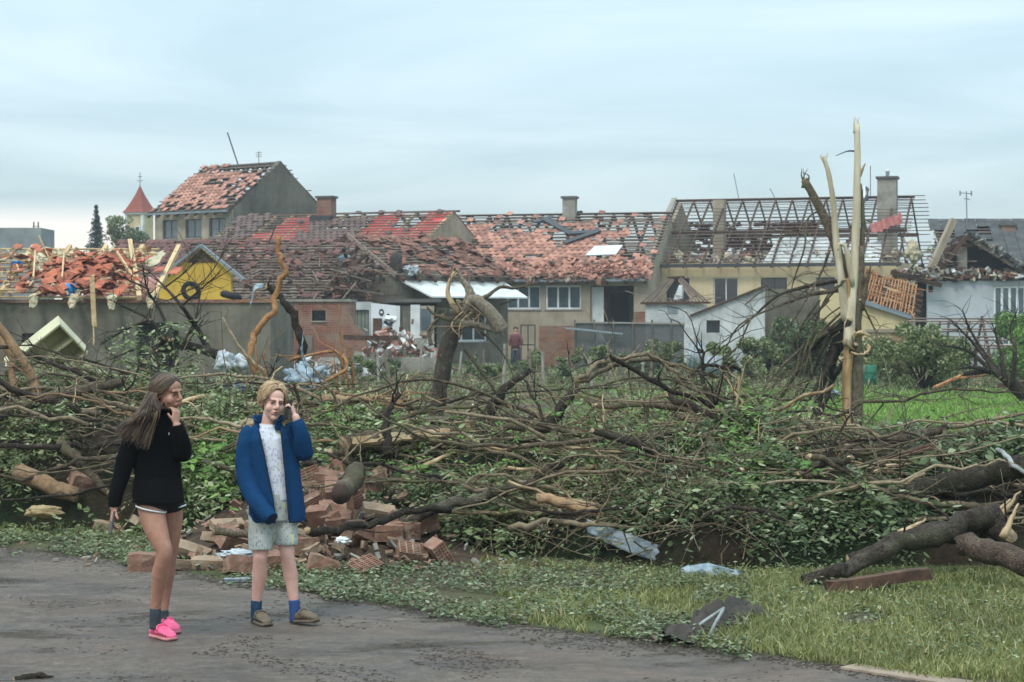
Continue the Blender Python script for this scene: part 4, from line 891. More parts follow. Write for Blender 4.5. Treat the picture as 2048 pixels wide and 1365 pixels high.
# conifer and broadleaf tree far left
def spruce(px, top, base, D, label):
    k = D / F_PX; b = W(px, 640, D); b.z = 0; h = CAMZ + (640 - top) * k; root = empty('spruce_tree', b, 0, label, 'tree')
    MB().tube([(0, 0, 0), (0, 0, h * .6), (0, 0, h)], [.2, .12, .02], 7).build('trunk', bark_dark, root); C = []; Nn = []
    for i in range(46):
        z = h - 5.2 * i / 45 - .05; L_ = .06 + .25 * (h - z) * rnd(.85, 1.1)
        for j in range(5 + i // 4):
            a = rnd(0, 6.28); l = L_ * rnd(.7, 1.15)
            for q in range(14): s = q / 13; C.append((math.cos(a) * l * s + rnd(-.05, .05), math.sin(a) * l * s + rnd(-.05, .05), z - .38 * l * s + .16 * l * s * s + rnd(-.04, .04)))
    C = np.array(C); quads('crown', leafquads(C, unit(len(C)), .2, .4), needle, root)
spruce(193, 411, 480, 150, 'dark blue-green spruce tree standing behind the plum tiled roof')
def far_tree(px, top, D, w, label, m=leaf, lsz=.35, name='broadleaf_tree'):
    k = D / F_PX; b = W(px, 640, D); b.z = 0; h = CAMZ + (640 - top) * k; root = empty(name, b, 0, label, 'tree')
    MB().tube([(0, 0, 0), (.1, 0, h * .5), (0, 0, h * .9)], [.2, .14, .04], 7).build('trunk', bark, root)
    cl = [(np.array([random.gauss(0, w * .28), random.gauss(0, w * .28), h - rnd(.25, 2.4)]), rnd(.3, .5)) for _ in range(30)]
    quads('crown', crown_leaves(cl, 130, lsz * .6, .5), m, root)
far_tree(236, 430, 150, 1.5, 'pale green broadleaf tree between the spruce and the church tower')
far_tree(268, 455, 150, 1.1, 'small dark green tree at the foot of the church tower', leaf_dark)
far_tree(1893, 455, 120, 1.6, 'thin green tree seen behind the end of the bare roof frame', leaf)
# garden shrubs
bush(1845, 785, 2.6, 1.75, leaf, 'large dense round green shrub on the lawn edge left of the fallen branches', 34, 420, .11, bare=8)
bush(1605, 758, 3.6, 1.9, leaf_dark, 'dark green shrub in front of the grey yard wall', 34, 320, .15, bare=5)
bush(1490, 760, 3.4, 1.25, leaf, 'low wide shrub in front of the white lean-to', 30, 260, .14, bare=4)
bush(1320, 748, 3.6, 1.15, leaf, 'loose green shrub in front of the netted fence', 16, 200, .14)
bush(1180, 750, 2.6, .95, leaf, 'straggly green shrub in front of the brick garden wall', 14, 180, .13)
bush(660, 745, 1.5, 1.1, leaf_bright, 'bright green leafy sapling behind the torn plastic sheet', 10, 160, .11)
bush(745, 770, 1.7, .7, leaf, 'low green bush left of the twisted trunk', 10, 160, .1)
bush(2050, 765, 2.3, 2.1, leaf_bright, 'bright yellow-green leafy tree beside the pale grey wing', 24, 380, .13, 'tree', name='small_tree')
bush(1765, 762, 2.4, 1.3, leaf, 'green undergrowth behind the green barrel', 22, 200, .12)
bush(1420, 790, 2.2, .55, leaf, 'low weeds beside the upright blue sheets', 12, 160, .1, 'weeds', name='weed_patch')
gv = 'vine plants in the garden rows'
def gplace(px): return 'before the opened white room' if px < 860 else 'before the wide white windows' if px < 1070 else 'before the brick garden wall' if px < 1160 else 'before the dark netted fence'
for i in range(26):
    px = 680 + i * 29 + rnd(-14, 14)
    if 850 < px < 925: continue
    bush(px, rnd(738, 775), rnd(.8, 1.4), rnd(.45, .9), leaf if i % 3 else leaf_dark, 'ragged low vine plant in the garden rows ' + gplace(px), 6, 120, .11, 'vine', gv, 'vine_plant', 3)
for i in range(15):
    px = 700 + i * 44 + rnd(-16, 16); D = rnd(50, 74); b = W(px, 640, D); h = rnd(.9, 1.55); t = rnd(-.25, .25)
    o = MB().tube([(0, 0, 0), (t * .5, 0, h * .5), (t, 0, h)], [.05, .045, .04], 6).build('vine_post', concrete if i % 2 else wood_grey); o.location = (b.x, b.y, 0)
    tag(o, ('pale concrete' if i % 2 else 'grey wooden') + ' trellis post ' + ('leaning' if abs(t) > .12 else 'standing nearly upright') + ' in the garden ' + gplace(px), 'post', 'trellis posts in the garden')
# fallen leafless tree on the right, with the green barrel, orange timber, upright sheets
def limb(root, pts, r0, r1, m, name='branch', n=7, twigs=0, tl=.6, tr=.012, m2=None):
    P = smooth_path(pts, 5); k = len(P); rad = [r0 + (r1 - r0) * i / (k - 1) for i in range(k)]; mb = MB(); mb.tube(P, rad, n, 0, 1, .35, r0 * .5)
    for _ in range(twigs):
        i = random.randrange(k // 4, k); t = (P[min(i + 1, k - 1)] - P[max(i - 1, 0)]).normalized(); d = (t * rnd(.2, 1) + V((rnd(-1, 1), rnd(-1, 1), rnd(-.5, .9)))).normalized(); l = tl * rnd(.4, 1.2)
        q = [P[i], P[i] + d * l * .5 + V((0, 0, rnd(-.1, .1) * l)), P[i] + d * l + V((rnd(-.2, .2) * l, 0, rnd(-.3, .15) * l))]; mb.tube(smooth_path(q, 3), [min(rad[i] * .5, tr * (1 - .8 * j / 6)) for j in range(7)], 4)
    return mb.build(name, [m, m2 or split], root, smooth=True)
b = W(2010, 640, 45); FT = empty('fallen_tree', (b.x, b.y, 0), 0, 'uprooted leafless tree lying along the back of the lawn behind the big shrub', 'tree')
r_ = lambda px, py, dd=0: W(px, py, 45 + dd) - V((b.x, b.y, 0))
limb(FT, [r_(2048, 790), r_(2020, 765), r_(1985, 742, .4), r_(1930, 748, .5)], .17, .05, bark_dark, 'trunk', 8, 10, .9)
for q in ([(2020, 765), (1975, 715), (1940, 660), (1925, 620)], [(2010, 760), (2000, 700), (1985, 650)], [(1985, 742), (1930, 700), (1870, 690)], [(2025, 768), (2030, 700), (2020, 660), (2035, 620)], [(1990, 745), (1940, 735), (1890, 745)], [(2000, 755), (1950, 690), (1900, 640)]):
    limb(FT, [r_(x, y, rnd(-.4, .8)) for x, y in q], .06, .012, bark_dark, 'branch', 6, 16, .8)
def barrel(px, py, D, r, h, m, label):
    mb = MB(); c = W(px, py, D); c.z = 0; rs = []
    for z, f in ((0, .92), (.03, 1), (.3, 1.02), (.33, 1.06), (.36, 1.02), (.64, 1.02), (.67, 1.06), (.7, 1.02), (.97, 1), (1, .94), (.99, .86), (.93, .85)): rs.append([c + V((r * f * math.cos(a * math.pi / 10), r * f * math.sin(a * math.pi / 10), z * h)) for a in range(20)])
    return loose('barrel', mb.rings(rs), m, label, 'barrel')
barrel(1741, 760, 62, .19, .6, green_barrel_m, 'upright green plastic barrel on the lawn edge behind the tall broken tree')
plank(W(1868, 776, 47), W(1925, 750, 47.5), .1, .05, orange_wood, 'thin orange timber leaning over the back edge of the lawn'); plank(W(1905, 758, 47), W(1970, 751, 46.8), .16, .04, orange_wood, 'broken orange board on the back edge of the lawn')
plank(W(2000, 772, 46), W(2060, 765, 46), .2, .1, wood_rust, 'reddish beam lying at the back of the lawn beside the fallen tree', 'beam')
for px, py, w, h, lb in ((1389, 716, .2, .75, 'upright pale blue corrugated sheet stuck in the garden weeds'), (1422, 722, .22, .5, 'shorter leaning pale blue sheet beside the upright corrugated one')):
    mb = MB(); n = 8; D = 50; c = W(px, py + 22, D); c.z = max(c.z - .1, .0); vs = []
    for j in (0, 1):
        for i in range(n + 1): vs.append(c + V(((i / n - .5) * w * 2 + .06 * j, .03 * math.sin(i * 2.1), j * h)))
    mb.add(vs, [(i, i + 1, n + 2 + i, n + 1 + i) for i in range(n)]); o = loose('corrugated_sheet', mb, metal_white, lb, 'metal sheet'); o.modifiers.new('t', 'SOLIDIFY').thickness = .015
# a far figure in a red top by the gate
def far_person():
    b = W(1031, 640, 80); b.z = 0; mb = MB()
    for s in (-1, 1): mb.tube([(s * .09, 0, 0), (s * .1, 0, .45), (s * .08, 0, .85)], [.05, .07, .09], 8)
    mb.tube([(0, 0, .8), (0, 0, 1.0), (0, 0, 1.25), (0, 0, 1.42), (0, 0, 1.5)], [.14, .14, .17, .15, .06], 10); mb.ball((0, 0, 1.6), (.085, .1, .12))
    for s in (-1, 1): mb.tube([(s * .18, 0, 1.4), (s * .23, -.03, 1.15), (s * .2, -.12, .92)], [.055, .045, .035], 8)
    o = mb.build('person', mat('far_skin', '#b58d78', '#9c7764', 5, .7), smooth=True); o.location = b; rm = o.modifiers.new('r', 'REMESH'); rm.mode = 'VOXEL'; rm.voxel_size = .025; rm.use_smooth_shade = True
    tag(o, 'distant person in a red top and dark trousers standing by the iron gate', 'person')
    mb = MB(); mb.tube([(0, 0, .88), (0, 0, 1.0), (0, 0, 1.25), (0, 0, 1.42), (0, 0, 1.47)], [.165, .16, .19, .175, .09], 12)
    for s in (-1, 1): mb.tube([(s * .17, 0, 1.41), (s * .24, -.03, 1.15), (s * .215, -.1, .98)], [.07, .065, .055], 8)
    mb.build('red_top', mat('faded_red_cloth', '#6e4646', '#5a3838', 5, .9), o, True)
    mb = MB()
    for s in (-1, 1): mb.tube([(s * .09, 0, .06), (s * .1, 0, .45), (s * .08, 0, .92)], [.075, .09, .11], 8)
    mb.build('trousers', mat('dark_trouser_cloth', '#3c4048', '#30333a', 5, .9), o, True)
    mb = MB(); mb.ball((0, .02, 1.65), (.095, .105, .1)); mb.build('hair', mat('far_hair', '#3b2d24', '#2c2119', 5, .8), o, True)
far_person()

# ================================================================== LAWN, BRUSHWOOD HEAP, GRASS, LITTER
lawn_g = NT('lawn_turf'); lawn_g.bump(lawn_g.noise(30, 6, .7), .8, .05)
LAWN = lawn_g.fin(lawn_g.ramp(lawn_g.noise(1.2, 8, .65), [(.32, '#4d5b33'), (.5, '#5a7a3a'), (.7, '#6f9145')]), .95, .2)
mb = MB(); rows = [27, 30, 34, 39, 45, 52, 57.5]; cols = list(range(1250, 2700, 80)); vs = []
for j, D in enumerate(rows):
    for px in cols: vs.append(W(px + 40 * nz(D * .3, 2) * (px == 1250), 640, D + (1.2 * nz(px * .011, 7) if j in (0, 6) else 0)) * 1.0)
vs = [(v.x, v.y, .004) for v in vs]; n = len(cols)
mb.add(vs, [(j * n + i, j * n + i + 1, (j + 1) * n + i + 1, (j + 1) * n + i) for j in range(len(rows) - 1) for i in range(n - 1)]); tag(mb.build('lawn', LAWN), kind='structure')

_fp = [-500, 0, 250, 480, 700, 900, 1100, 1350, 1620, 2048, 2600]; _fd = [19.6, 19.2, 18.9, 18.3, 17.6, 17.2, 16.9, 16.1, 16.2, 16.4, 16.2]
_hp = [-500, 0, 200, 480, 650, 830, 1000, 1150, 1300, 1450, 1600, 1750, 1900, 2048, 2600]; _hh = [1.2, 1.2, 1.22, 1.1, 1.0, .8, .76, .86, .97, .97, .86, .74, .74, .84, .9]
def pile_np(x, y):
    px = x / y * F_PX + 1024; d0 = np.interp(px, _fp, _fd); h = np.interp(px, _hp, _hh); s = (y - d0) / 6.2
    pr = np.clip(s / .26, 0, 1) ** .5 * np.clip((1.0 - s) / .38, 0, 1) ** .8; return h * pr * (s > 0) * (s < 1)
def pile(x, y):
    h = float(pile_np(np.array(x), np.array(y))); return h * (1 + .28 * nz(x * 1.1, y * 1.1, 3) + .14 * nz(x * 3, y * 3)) if h > 0 else 0.
def pile_pt(px0=-60, px1=2110, s0=.02, s1=.8):
    px = rnd(px0, px1); s = rnd(s0, s1); D = np.interp(px, _fp, _fd) + 6.2 * s; x = (px - 1024) / F_PX * D; return V((x, D, pile(x, D)))
hn = NT('brushwood_core'); hn.bump(hn.noise(16, 8, .75), 1., .12)
HM = hn.fin(hn.mix(hn.ramp(hn.noise(.9, 5), [(.4, (0, 0, 0)), (.6, (1, 1, 1))]), hn.ramp(hn.noise(9, 8, .7), [(.3, '#2a2419'), (.6, '#4a3e2f'), (.8, '#635644')]), hn.ramp(hn.noise(8, 8, .7), [(.3, '#20281a'), (.6, '#35452a'), (.8, '#4c5d3a')])), .95, .15)  # dark core colours stand in for the deep shade between the branches
mb = MB(); nu, nv = 150, 44; vs = []
for j in range(nv + 1):
    for i in range(nu + 1):
        px = -250 + 2600 * i / nu; s = j / nv; D = np.interp(px, _fp, _fd) + 6.2 * s; x = (px - 1024) / F_PX * D; vs.append((x, D, pile(x, D) * .9 - .02))
mb.add(vs, [(j * (nu + 1) + i, j * (nu + 1) + i + 1, (j + 1) * (nu + 1) + i + 1, (j + 1) * (nu + 1) + i) for j in range(nv) for i in range(nu)])
tag(mb.build('brushwood_heap', HM, smooth=True), 'long dark heap of broken brushwood and leaves behind the verge', 'brushwood', kind='stuff')

def tubes_np(name, P, r, m, sides=3, label=None, cat=None):        # P (n,k,3), r (n,k) thin twigs as one mass
    n, k, _ = P.shape; t = np.gradient(P, axis=1); t /= np.linalg.norm(t, axis=2, keepdims=True) + 1e-9
    ref = np.where(np.abs(t[:, :, 2:3]) > .9, np.array([1., 0, 0]), np.array([0, 0, 1.])); a = np.cross(t, ref); a /= np.linalg.norm(a, axis=2, keepdims=True) + 1e-9; b = np.cross(t, a)
    an = np.arange(sides) * 2 * np.pi / sides
    R_ = P[:, :, None] + (a[:, :, None] * np.cos(an)[None, None, :, None] + b[:, :, None] * np.sin(an)[None, None, :, None]) * r[:, :, None, None]
    i0 = R_[:, :-1]; i1 = R_[:, 1:]; Q = np.stack([i0, np.roll(i0, -1, 2), np.roll(i1, -1, 2), i1], 3).reshape(-1, 4, 3)
    # weld each twig so that it stays one loose piece
    V_ = R_.reshape(-1, 3); idx = np.arange(n * k * sides).reshape(n, k, sides); A = idx[:, :-1]; B = idx[:, 1:]
    Fq = np.stack([A, np.roll(A, -1, 2), np.roll(B, -1, 2), B], 3).reshape(-1, 4)
    me = bpy.data.meshes.new(name); me.vertices.add(len(V_)); me.vertices.foreach_set('co', V_.astype(np.float32).ravel()); me.loops.add(Fq.size); me.loops.foreach_set('vertex_index', Fq.astype(np.int32).ravel())
    me.polygons.add(len(Fq)); me.polygons.foreach_set('loop_start', np.arange(0, Fq.size, 4, dtype=np.int32)); me.update(calc_edges=True); me.materials.append(m)
    return tag(link(name, me), label, cat, kind='stuff')
def twig_set(n, fn, l0, l1, r0, up=.25, bend=.35, k=5):
    P = np.zeros((n, k, 3)); r = np.zeros((n, k))
    for i in range(n):
        p = fn(); d = np.array([random.gauss(0, 1), random.gauss(0, .8), random.gauss(.1, up)]); d /= np.linalg.norm(d); l = rnd(l0, l1); b = np.array([random.gauss(0, bend), random.gauss(0, bend), random.gauss(-.1, bend)])
        for j in range(k): t = j / (k - 1); P[i, j] = np.array(p) + d * l * (t - .3) + b * l * (t - .3) ** 2 + np.array([rnd(-.02, .02), rnd(-.02, .02), rnd(-.02, .02)]) * l
        r[i] = r0 * rnd(.5, 1.3) * np.linspace(1, .35, k)
    P[:, :, 2] = np.maximum(P[:, :, 2], .012); return P, r
def garden_pt(): p = W(rnd(600, 2060), 640, rnd(44, 78)); return V((p.x, p.y, rnd(.02, .25)))
lift = lambda p, a, b: p + V((0, 0, rnd(a, b)))
tubes_np('twigs', *twig_set(700, lambda: lift(pile_pt(), -.02, .12), .3, 1.1, .009), bark, 3, 'thin brown twigs tangled all over the brushwood heap', 'twigs')
tubes_np('twigs', *twig_set(700, lambda: lift(pile_pt(), -.02, .14), .3, 1.3, .008, .3, .5), bark_pale, 3, 'thin pale twigs tangled all over the brushwood heap', 'twigs')
tubes_np('twigs', *twig_set(350, lambda: lift(pile_pt(1050, 1760, .1, .6), .0, .14), .4, 1.5, .009, .3, .45), bark_pale, 3, 'dense pale twigs over the heap in front of the tall broken tree', 'twigs')
tubes_np('twigs', *twig_set(400, lambda: lift(pile_pt(950, 1500, .0, .15), -.05, .1), .3, 1.0, .007, .5, .6), bark_pale, 3, 'fine root-like twigs hanging from the face of the heap', 'twigs')

tubes_np('twigs', *twig_set(700, garden_pt, .5, 2.2, .014, .35, .3), bark, 3, 'thin broken twigs strewn over the garden before the houses', 'twigs')
tubes_np('twigs', *twig_set(160, lambda: garden_pt(), .8, 2.6, .02, .2, .2), bark_pale, 3, 'pale broken sticks strewn over the garden before the houses', 'twigs')
def sprigs(n, fn, per=14, size=.055, L0=.25, L1=.6, droop=.5, up=.4):
    """leafy shoots: leaves in pairs along a bent stem"""
    out = []; S = []; Rr = []
    for i in range(n):
        p = np.array(fn()); d = np.array([random.gauss(0, 1), random.gauss(-.25, .9), random.gauss(up * .4, up)]); d /= np.linalg.norm(d); l = rnd(L0, L1); t = (np.arange(per) + .5) / per
        stem = p[None] + d[None] * (l * t)[:, None] + np.array([0, 0, -droop * l])[None] * (t ** 2)[:, None]
        side = np.cross(d, [0, 0, 1.]); side /= np.linalg.norm(side) + 1e-9
        sg = np.where(np.arange(per) % 2 == 0, 1, -1)[:, None]; ld = side[None] * sg * rng.uniform(.5, 1, (per, 1)) + d[None] * rng.uniform(.1, .8, (per, 1)) + np.array([0, 0, -1.])[None] * rng.uniform(-.1, .7, (per, 1)); ld /= np.linalg.norm(ld, axis=1, keepdims=True)
        wf = rnd(.1, .22); nn = unit(per) * .7 + np.array([0, -.25, .8]); w = np.cross(ld, nn); w /= np.linalg.norm(w, axis=1, keepdims=True) + 1e-9
        s = (size * rnd(.6, 1.5) * rng.uniform(.6, 1.3, per))[:, None]; c = stem
        out.append(np.stack([c, c + ld * s * .28 + w * s * wf, c + ld * s * .62 + w * s * wf, c + ld * s, c + ld * s * .62 - w * s * wf, c + ld * s * .28 - w * s * wf], 1))
        S.append(np.stack([p + d * l * q + np.array([0, 0, -droop * l * q * q]) for q in (0, .5, 1.)])); Rr.append([.005, .004, .002])
    P = np.concatenate(out); P[:, :, 2] = np.maximum(P[:, :, 2], .008); return P, np.stack(S), np.array(Rr)
def foliage(n, fn, m, label, **kw):
    P, S, r = sprigs(n, fn, **kw); tag(quads('foliage', P, m, k=6), label, 'foliage', kind='stuff'); return
def gp(px0, px1, s0, s1, thr=-.05, off=0.):
    def f():
        for _ in range(12):
            p = pile_pt(px0, px1, s0, s1)
            if nz(p.x * .9 + off, p.y * .9) > thr: break
        return lift(p, -.03, .1)
    return f
foliage(4600, gp(-60, 620, .02, .8), leaf, 'torn green leaves over the heap below the grey shed')
foliage(2400, gp(600, 1100, .0, .8, -.1), leaf, 'torn green leaves over the heap beside the hollow bricks')
foliage(2000, gp(1000, 1760, .06, .7, .0), leaf, 'torn green leaves between the pale twigs of the heap')
foliage(2200, gp(1230, 1800, .035, .35, -.3), leaf_dark, 'dark drooping leaves on the face of the heap above the verge', droop=.8)
foliage(1900, gp(1700, 2110, .05, .8, -.2), leaf_dark, 'broad dark leaves over the heap above the forked log', size=.075)
foliage(360, gp(600, 1000, .0, .2, -.3), leaf_dark, 'dark leaves hanging behind the hollow bricks')
foliage(160, lambda: lift(pile_pt(395, 480, .02, .2), 0, .12), leaf_bright, 'fresh bright green shoots between the two walkers', size=.07)
foliage(160, lambda: lift(pile_pt(1450, 1600, .1, .45), 0, .1), leaf_bright, 'yellow-green shoots in the middle of the right heap', size=.06)
foliage(220, lambda: G(rnd(-40, 480), rnd(1040, 1085)) + V((0, 0, .03)), leaf, 'leafy shoots along the foot of the left heap', size=.06)

foliage(420, lambda: lift(pile_pt(640, 1500, .1, .5), .02, .16), leaf_bright, 'fresh light green leaves on top of the middle heap', size=.05)
# ---- leaf litter, verge grass, lawn grass
def flat_leaves(n, fn, size):
    C = np.array([tuple(fn()) for _ in range(n)]); N = unit(n) * .5 + np.array([0, 0, 1.]); N /= np.linalg.norm(N, axis=1, keepdims=True); return leafquads(C, N, rng.uniform(.5, 1.3, n) * size, .55)
def litter_fn(px0, px1, lo, hi, pw=1.):
    def f():
        while True:
            px = rnd(px0, px1); e = edgeD(px); far = 640 + 8044 / np.interp(px, _fp, _fd); y = e + lo + (far + hi - e) * random.random() ** pw
            p = G(px, y)
            if nz(p.x * 1.3, p.y * 1.3, 2) > -.25 + (.35 if y > e else 0): return p + V((0, 0, rnd(.006, .07)))
    return f
tag(quads('leaf_litter', flat_leaves(13000, litter_fn(560, 1500, 14, 0), .042), litter_m), 'green leaf litter strewn over the verge in front of the bricks', 'leaf litter', kind='stuff')
tag(quads('leaf_litter', flat_leaves(6500, litter_fn(-60, 700, 14, 0), .042), litter_m), 'leaf litter along the muddy edge of the road below the left heap', 'leaf litter', kind='stuff')
tag(quads('leaf_litter', flat_leaves(5000, litter_fn(1200, 2100, -10, 0, .6), .04), litter_m), 'scattered leaves along the foot of the right heap', 'leaf litter', kind='stuff')
def blades(n, fn, h0, h1, w, lean=.5):
    C = np.array([tuple(fn()) for _ in range(n)]); a = rng.uniform(0, 2 * np.pi, n); dx = np.stack([np.cos(a), np.sin(a), np.zeros(n)], 1); h = rng.uniform(h0, h1, n)[:, None]; ln = rng.normal(0, lean, (n, 2)); tip = C + np.concatenate([ln * h, h], 1); mid = C + np.concatenate([ln * h * .35, h * .6], 1); ww = w * rng.uniform(.6, 1.3, (n, 1))
    Q = np.stack([C - dx * ww, C + dx * ww, mid + dx * ww * .8, mid - dx * ww * .8], 1); T = np.stack([mid - dx * ww * .8, mid + dx * ww * .8, tip, tip], 1); return np.concatenate([Q, T])
def blademesh(name, n, fn, h0, h1, w, m, label, lean=.5):
    C = np.array([tuple(fn()) for _ in range(n)]); a = rng.uniform(0, 2 * np.pi, n); dx = np.stack([np.cos(a), np.sin(a), np.zeros(n)], 1); h = rng.uniform(h0, h1, n)[:, None]; ln = rng.normal(0, lean, (n, 2)); tip = C + np.concatenate([ln * h, h], 1); mid = C + np.concatenate([ln * h * .35, h * .6], 1); ww = w * rng.uniform(.6, 1.3, (n, 1))
    V_ = np.stack([C - dx * ww, C + dx * ww, mid + dx * ww * .8, mid - dx * ww * .8, tip], 1).reshape(-1, 3); i = np.arange(n)[:, None] * 5
    lp = np.concatenate([i + np.array([[0, 1, 2, 3]]), i + np.array([[3, 2, 4]])], 1).ravel(); ls = (np.arange(n)[:, None] * 7 + np.array([[0, 4]])).ravel()
    me = bpy.data.meshes.new(name); me.vertices.add(len(V_)); me.vertices.foreach_set('co', V_.astype(np.float32).ravel()); me.loops.add(len(lp)); me.loops.foreach_set('vertex_index', lp.astype(np.int32)); me.polygons.add(len(ls)); me.polygons.foreach_set('loop_start', ls.astype(np.int32)); me.update(calc_edges=True); me.materials.append(m)
    return tag(link(name, me), label, 'grass', kind='stuff')
def verge_fn():
    while True:
        px = 900 + 1260 * random.random() ** .7; e = edgeD(px); far = 640 + 8044 / np.interp(px, _fp, _fd); y = rnd(far + 8, e - 4); p = G(px, y); q = nz(p.x * 1.5, p.y * 1.5, 6) + .5 * nz(p.x * 5, p.y * 5)
        if q > .0 - max(0, min(.32, (px - 1200) / 600)) and (y < e - 8 or random.random() < .5): return p
blademesh('verge_grass', 56000, verge_fn, .02, .065, .0035, grass_m, 'short dry grass of the verge beside the muddy road', .7)
blademesh('verge_grass', 4000, lambda: verge_fn(), .06, .12, .004, grass_m, 'longer tufts standing in the verge grass', .45)
def lawn_fn():
    while True:
        px = rnd(1100, 2140); D = 26 + 31.5 * random.random(); p = W(px, 640, D); p.z = 0.004
        if px > 1650 or nz(p.x * .35, p.y * .35, 3) > -.1 + (1650 - px) / 2200: return p
blademesh('lawn_grass', 42000, lawn_fn, .06, .16, .012, lawn_m, 'bright green lawn grass behind the heap', .5)
blademesh('garden_grass', 7000, lambda: W(rnd(560, 2080), 640, rnd(46, 82)) * V((1, 1, 0)) if False else (lambda p: V((p.x, p.y, 0)))(W(rnd(560, 2080), 640, rnd(50, 82))), .1, .3, .02, leaf, 'long garden grass in front of the ruined houses', .4)
blademesh('verge_grass', 2200, lambda: G(rnd(-60, 470), rnd(1030, 1075)), .03, .09, .004, grass_m, 'fresh grass along the foot of the left heap', .5)
# ---- mud on the road
def clods(n, fn, a, b, m, label):
    mb = MB()
    for _ in range(n):
        p = fn(); s = rnd(a, b); v = [V((rnd(.4, 1.5) * x + rnd(-.3, .3), rnd(.4, 1.5) * y + rnd(-.3, .3), rnd(.15, .4) * z)) * s for x, y, z in ((1, 0, 0), (0, 1, 0), (-1, 0, 0), (0, -1, 0), (0, 0, 1))]; mb.add([p + q for q in v], [(0, 1, 4), (1, 2, 4), (2, 3, 4), (3, 0, 4)])
    return tag(mb.build('mud_clods', m), label, 'mud', kind='stuff')
mud_m = mat('mud', '#4b4034', '#362d25', 8, .75, .6, 40, rv=.25)
def road_fn(sx, cx, cy, sy, thr=-.05):
    def f():
        while True:
            px, py = random.gauss(cx, sx), random.gauss(cy, sy)
            if py < edgeD(px) + 4 or py > 1420: continue
            p = G(px, py)
            if nz(p.x * 1.6, p.y * 1.6, 9) > thr: return p + V((0, 0, .006))
    return f
clods(1500, road_fn(380, 800, 1300, 48, .12), .003, .015, mud_m, 'dark mud clods spread over the wet road around the walkers')
clods(700, road_fn(260, 200, 1190, 34, .12), .003, .013, mud_m, 'mud crumbs on the far side of the road left of the walkers')
def edge_fn(): px = rnd(-60, 2080); return G(px, edgeD(px) + random.gauss(0, 7)) + V((0, 0, .006))
clods(3500, edge_fn, .005, .02, mud_m, 'crumbled mud and soil along the ragged edge of the road')

# ================================================================== LOOSE BRANCHES, LOGS AND TORN TREES
def region(px): return 'below the grey shed' if px < 480 else 'above the hollow bricks' if px < 920 else 'in front of the twisted trunk' if px < 1250 else 'in front of the tall broken tree' if px < 1720 else 'above the forked log'
def free_branch(pts, r0, r1, m, label, twigs=6, tl=.5, tr=.012, m2=None, n=7, name='branch', cat='branch', group=None, jag=.5, flat=1.):
    P = smooth_path(pts, 5); k = len(P); mb = MB(); rad = [r0 + (r1 - r0) * i / (k - 1) for i in range(k)]
    ln = (P[-1] - P[0]).length; kk = min(.03 * ln, r0 * 1.6 + .012); kx = [V((rnd(-1, 1), rnd(-1, 1), rnd(-1, 1))) * kk for _ in range(k)]
    P = [p + (kx[i] if i % 2 else (kx[i - 1] + kx[min(i + 1, k - 1)]) * .25) * (0 if i in (0, k - 1) else 1) for i, p in enumerate(P)]
    mb.tube(P, rad, n, 0, 1, .3, r0 * jag, flat)
    for _ in range(twigs):
        i = random.randrange(k // 5, k); t = (P[min(i + 1, k - 1)] - P[max(i - 1, 0)]).normalized(); d = (t * rnd(.3, 1) + V((rnd(-1, 1), rnd(-1, 1), rnd(-.6, .8)))).normalized(); l = tl * rnd(.4, 1.3)
        q = [P[i], P[i] + d * l * .5 + V((0, 0, rnd(-.12, .12) * l)), P[i] + d * l + V((rnd(-.2, .2) * l, rnd(-.1, .1), rnd(-.3, .1) * l))]; s = min(rad[i] * .6, tr); tw = smooth_path(q, 3); tw = [x + V((rnd(-1, 1), rnd(-1, 1), rnd(-1, 1))) * l * .025 if j else x for j, x in enumerate(tw)]; mb.tube(tw, [s * (1 - .75 * j / 6) for j in range(7)], 4)
        for _f in range(random.randint(0, 2)):
            j = random.randint(2, 5); e = tw[j] + (d + V((rnd(-1, 1), rnd(-1, 1), rnd(-.7, .7)))).normalized() * l * rnd(.2, .45); mb.tube([tw[j], (tw[j] + e) / 2 + V((0, 0, rnd(-.03, .03))), e], [s * .55, s * .4, s * .2], 3)
    o = mb.build(name, [m, m2 or split], smooth=True); rebase(o, P[0]); return tag(o, label, cat, group)
kinds = [('slender brown branch', bark, .012, .03), ('dark wet branch', bark_dark, .014, .03), ('pale barkless branch', bark_pale, .01, .026), ('peeled orange branch', bark_peel, .01, .022)]
for i in range(190):
    p = lift(pile_pt(-40, 2090, .03, .5), -.03, .1); px = p.x / p.y * F_PX + 1024; kn, m_, ra, rb = random.choices(kinds, [5, 2.2, 6, .8 if px > 700 else 1.6])[0]
    a = rnd(-.55, .55) + (math.pi if random.random() < .5 else 0); l = rnd(.8, 2.6); d = V((math.cos(a), math.sin(a) * .7, rnd(-.16, .2))); bend = V((rnd(-.15, .15), rnd(-.1, .1), rnd(-.18, .2))) * l
    pts = [p, p + d * l * .35 + bend * .7, p + d * l * .7 + bend * .9, p + d * l]
    for k, q in enumerate(pts):
        if k: q.z = max(q.z, pile(q.x, q.y) - .05 + .02, .03)
    r = rnd(ra, rb); sh = 'arched' if bend.z > .12 * l else 'sagging' if bend.z < -.1 * l else 'sloping' if abs(d.z) > .12 else 'straight'; lb = '%s %s %s on the heap %s' % ('long' if l > 1.7 else 'short', sh, kn, region(px))
    free_branch(pts, r, r * .35, m_, lb, random.randint(3, 9), .45, .009, group='%ses on the heap %s' % (kn, region(px)), n=6)
bk = [('thick broken limb', bark, .022, .045), ('dark broken limb', bark_dark, .022, .042), ('pale stripped limb', bark_pale, .018, .034), ('splintered pale limb', split, .016, .032)]
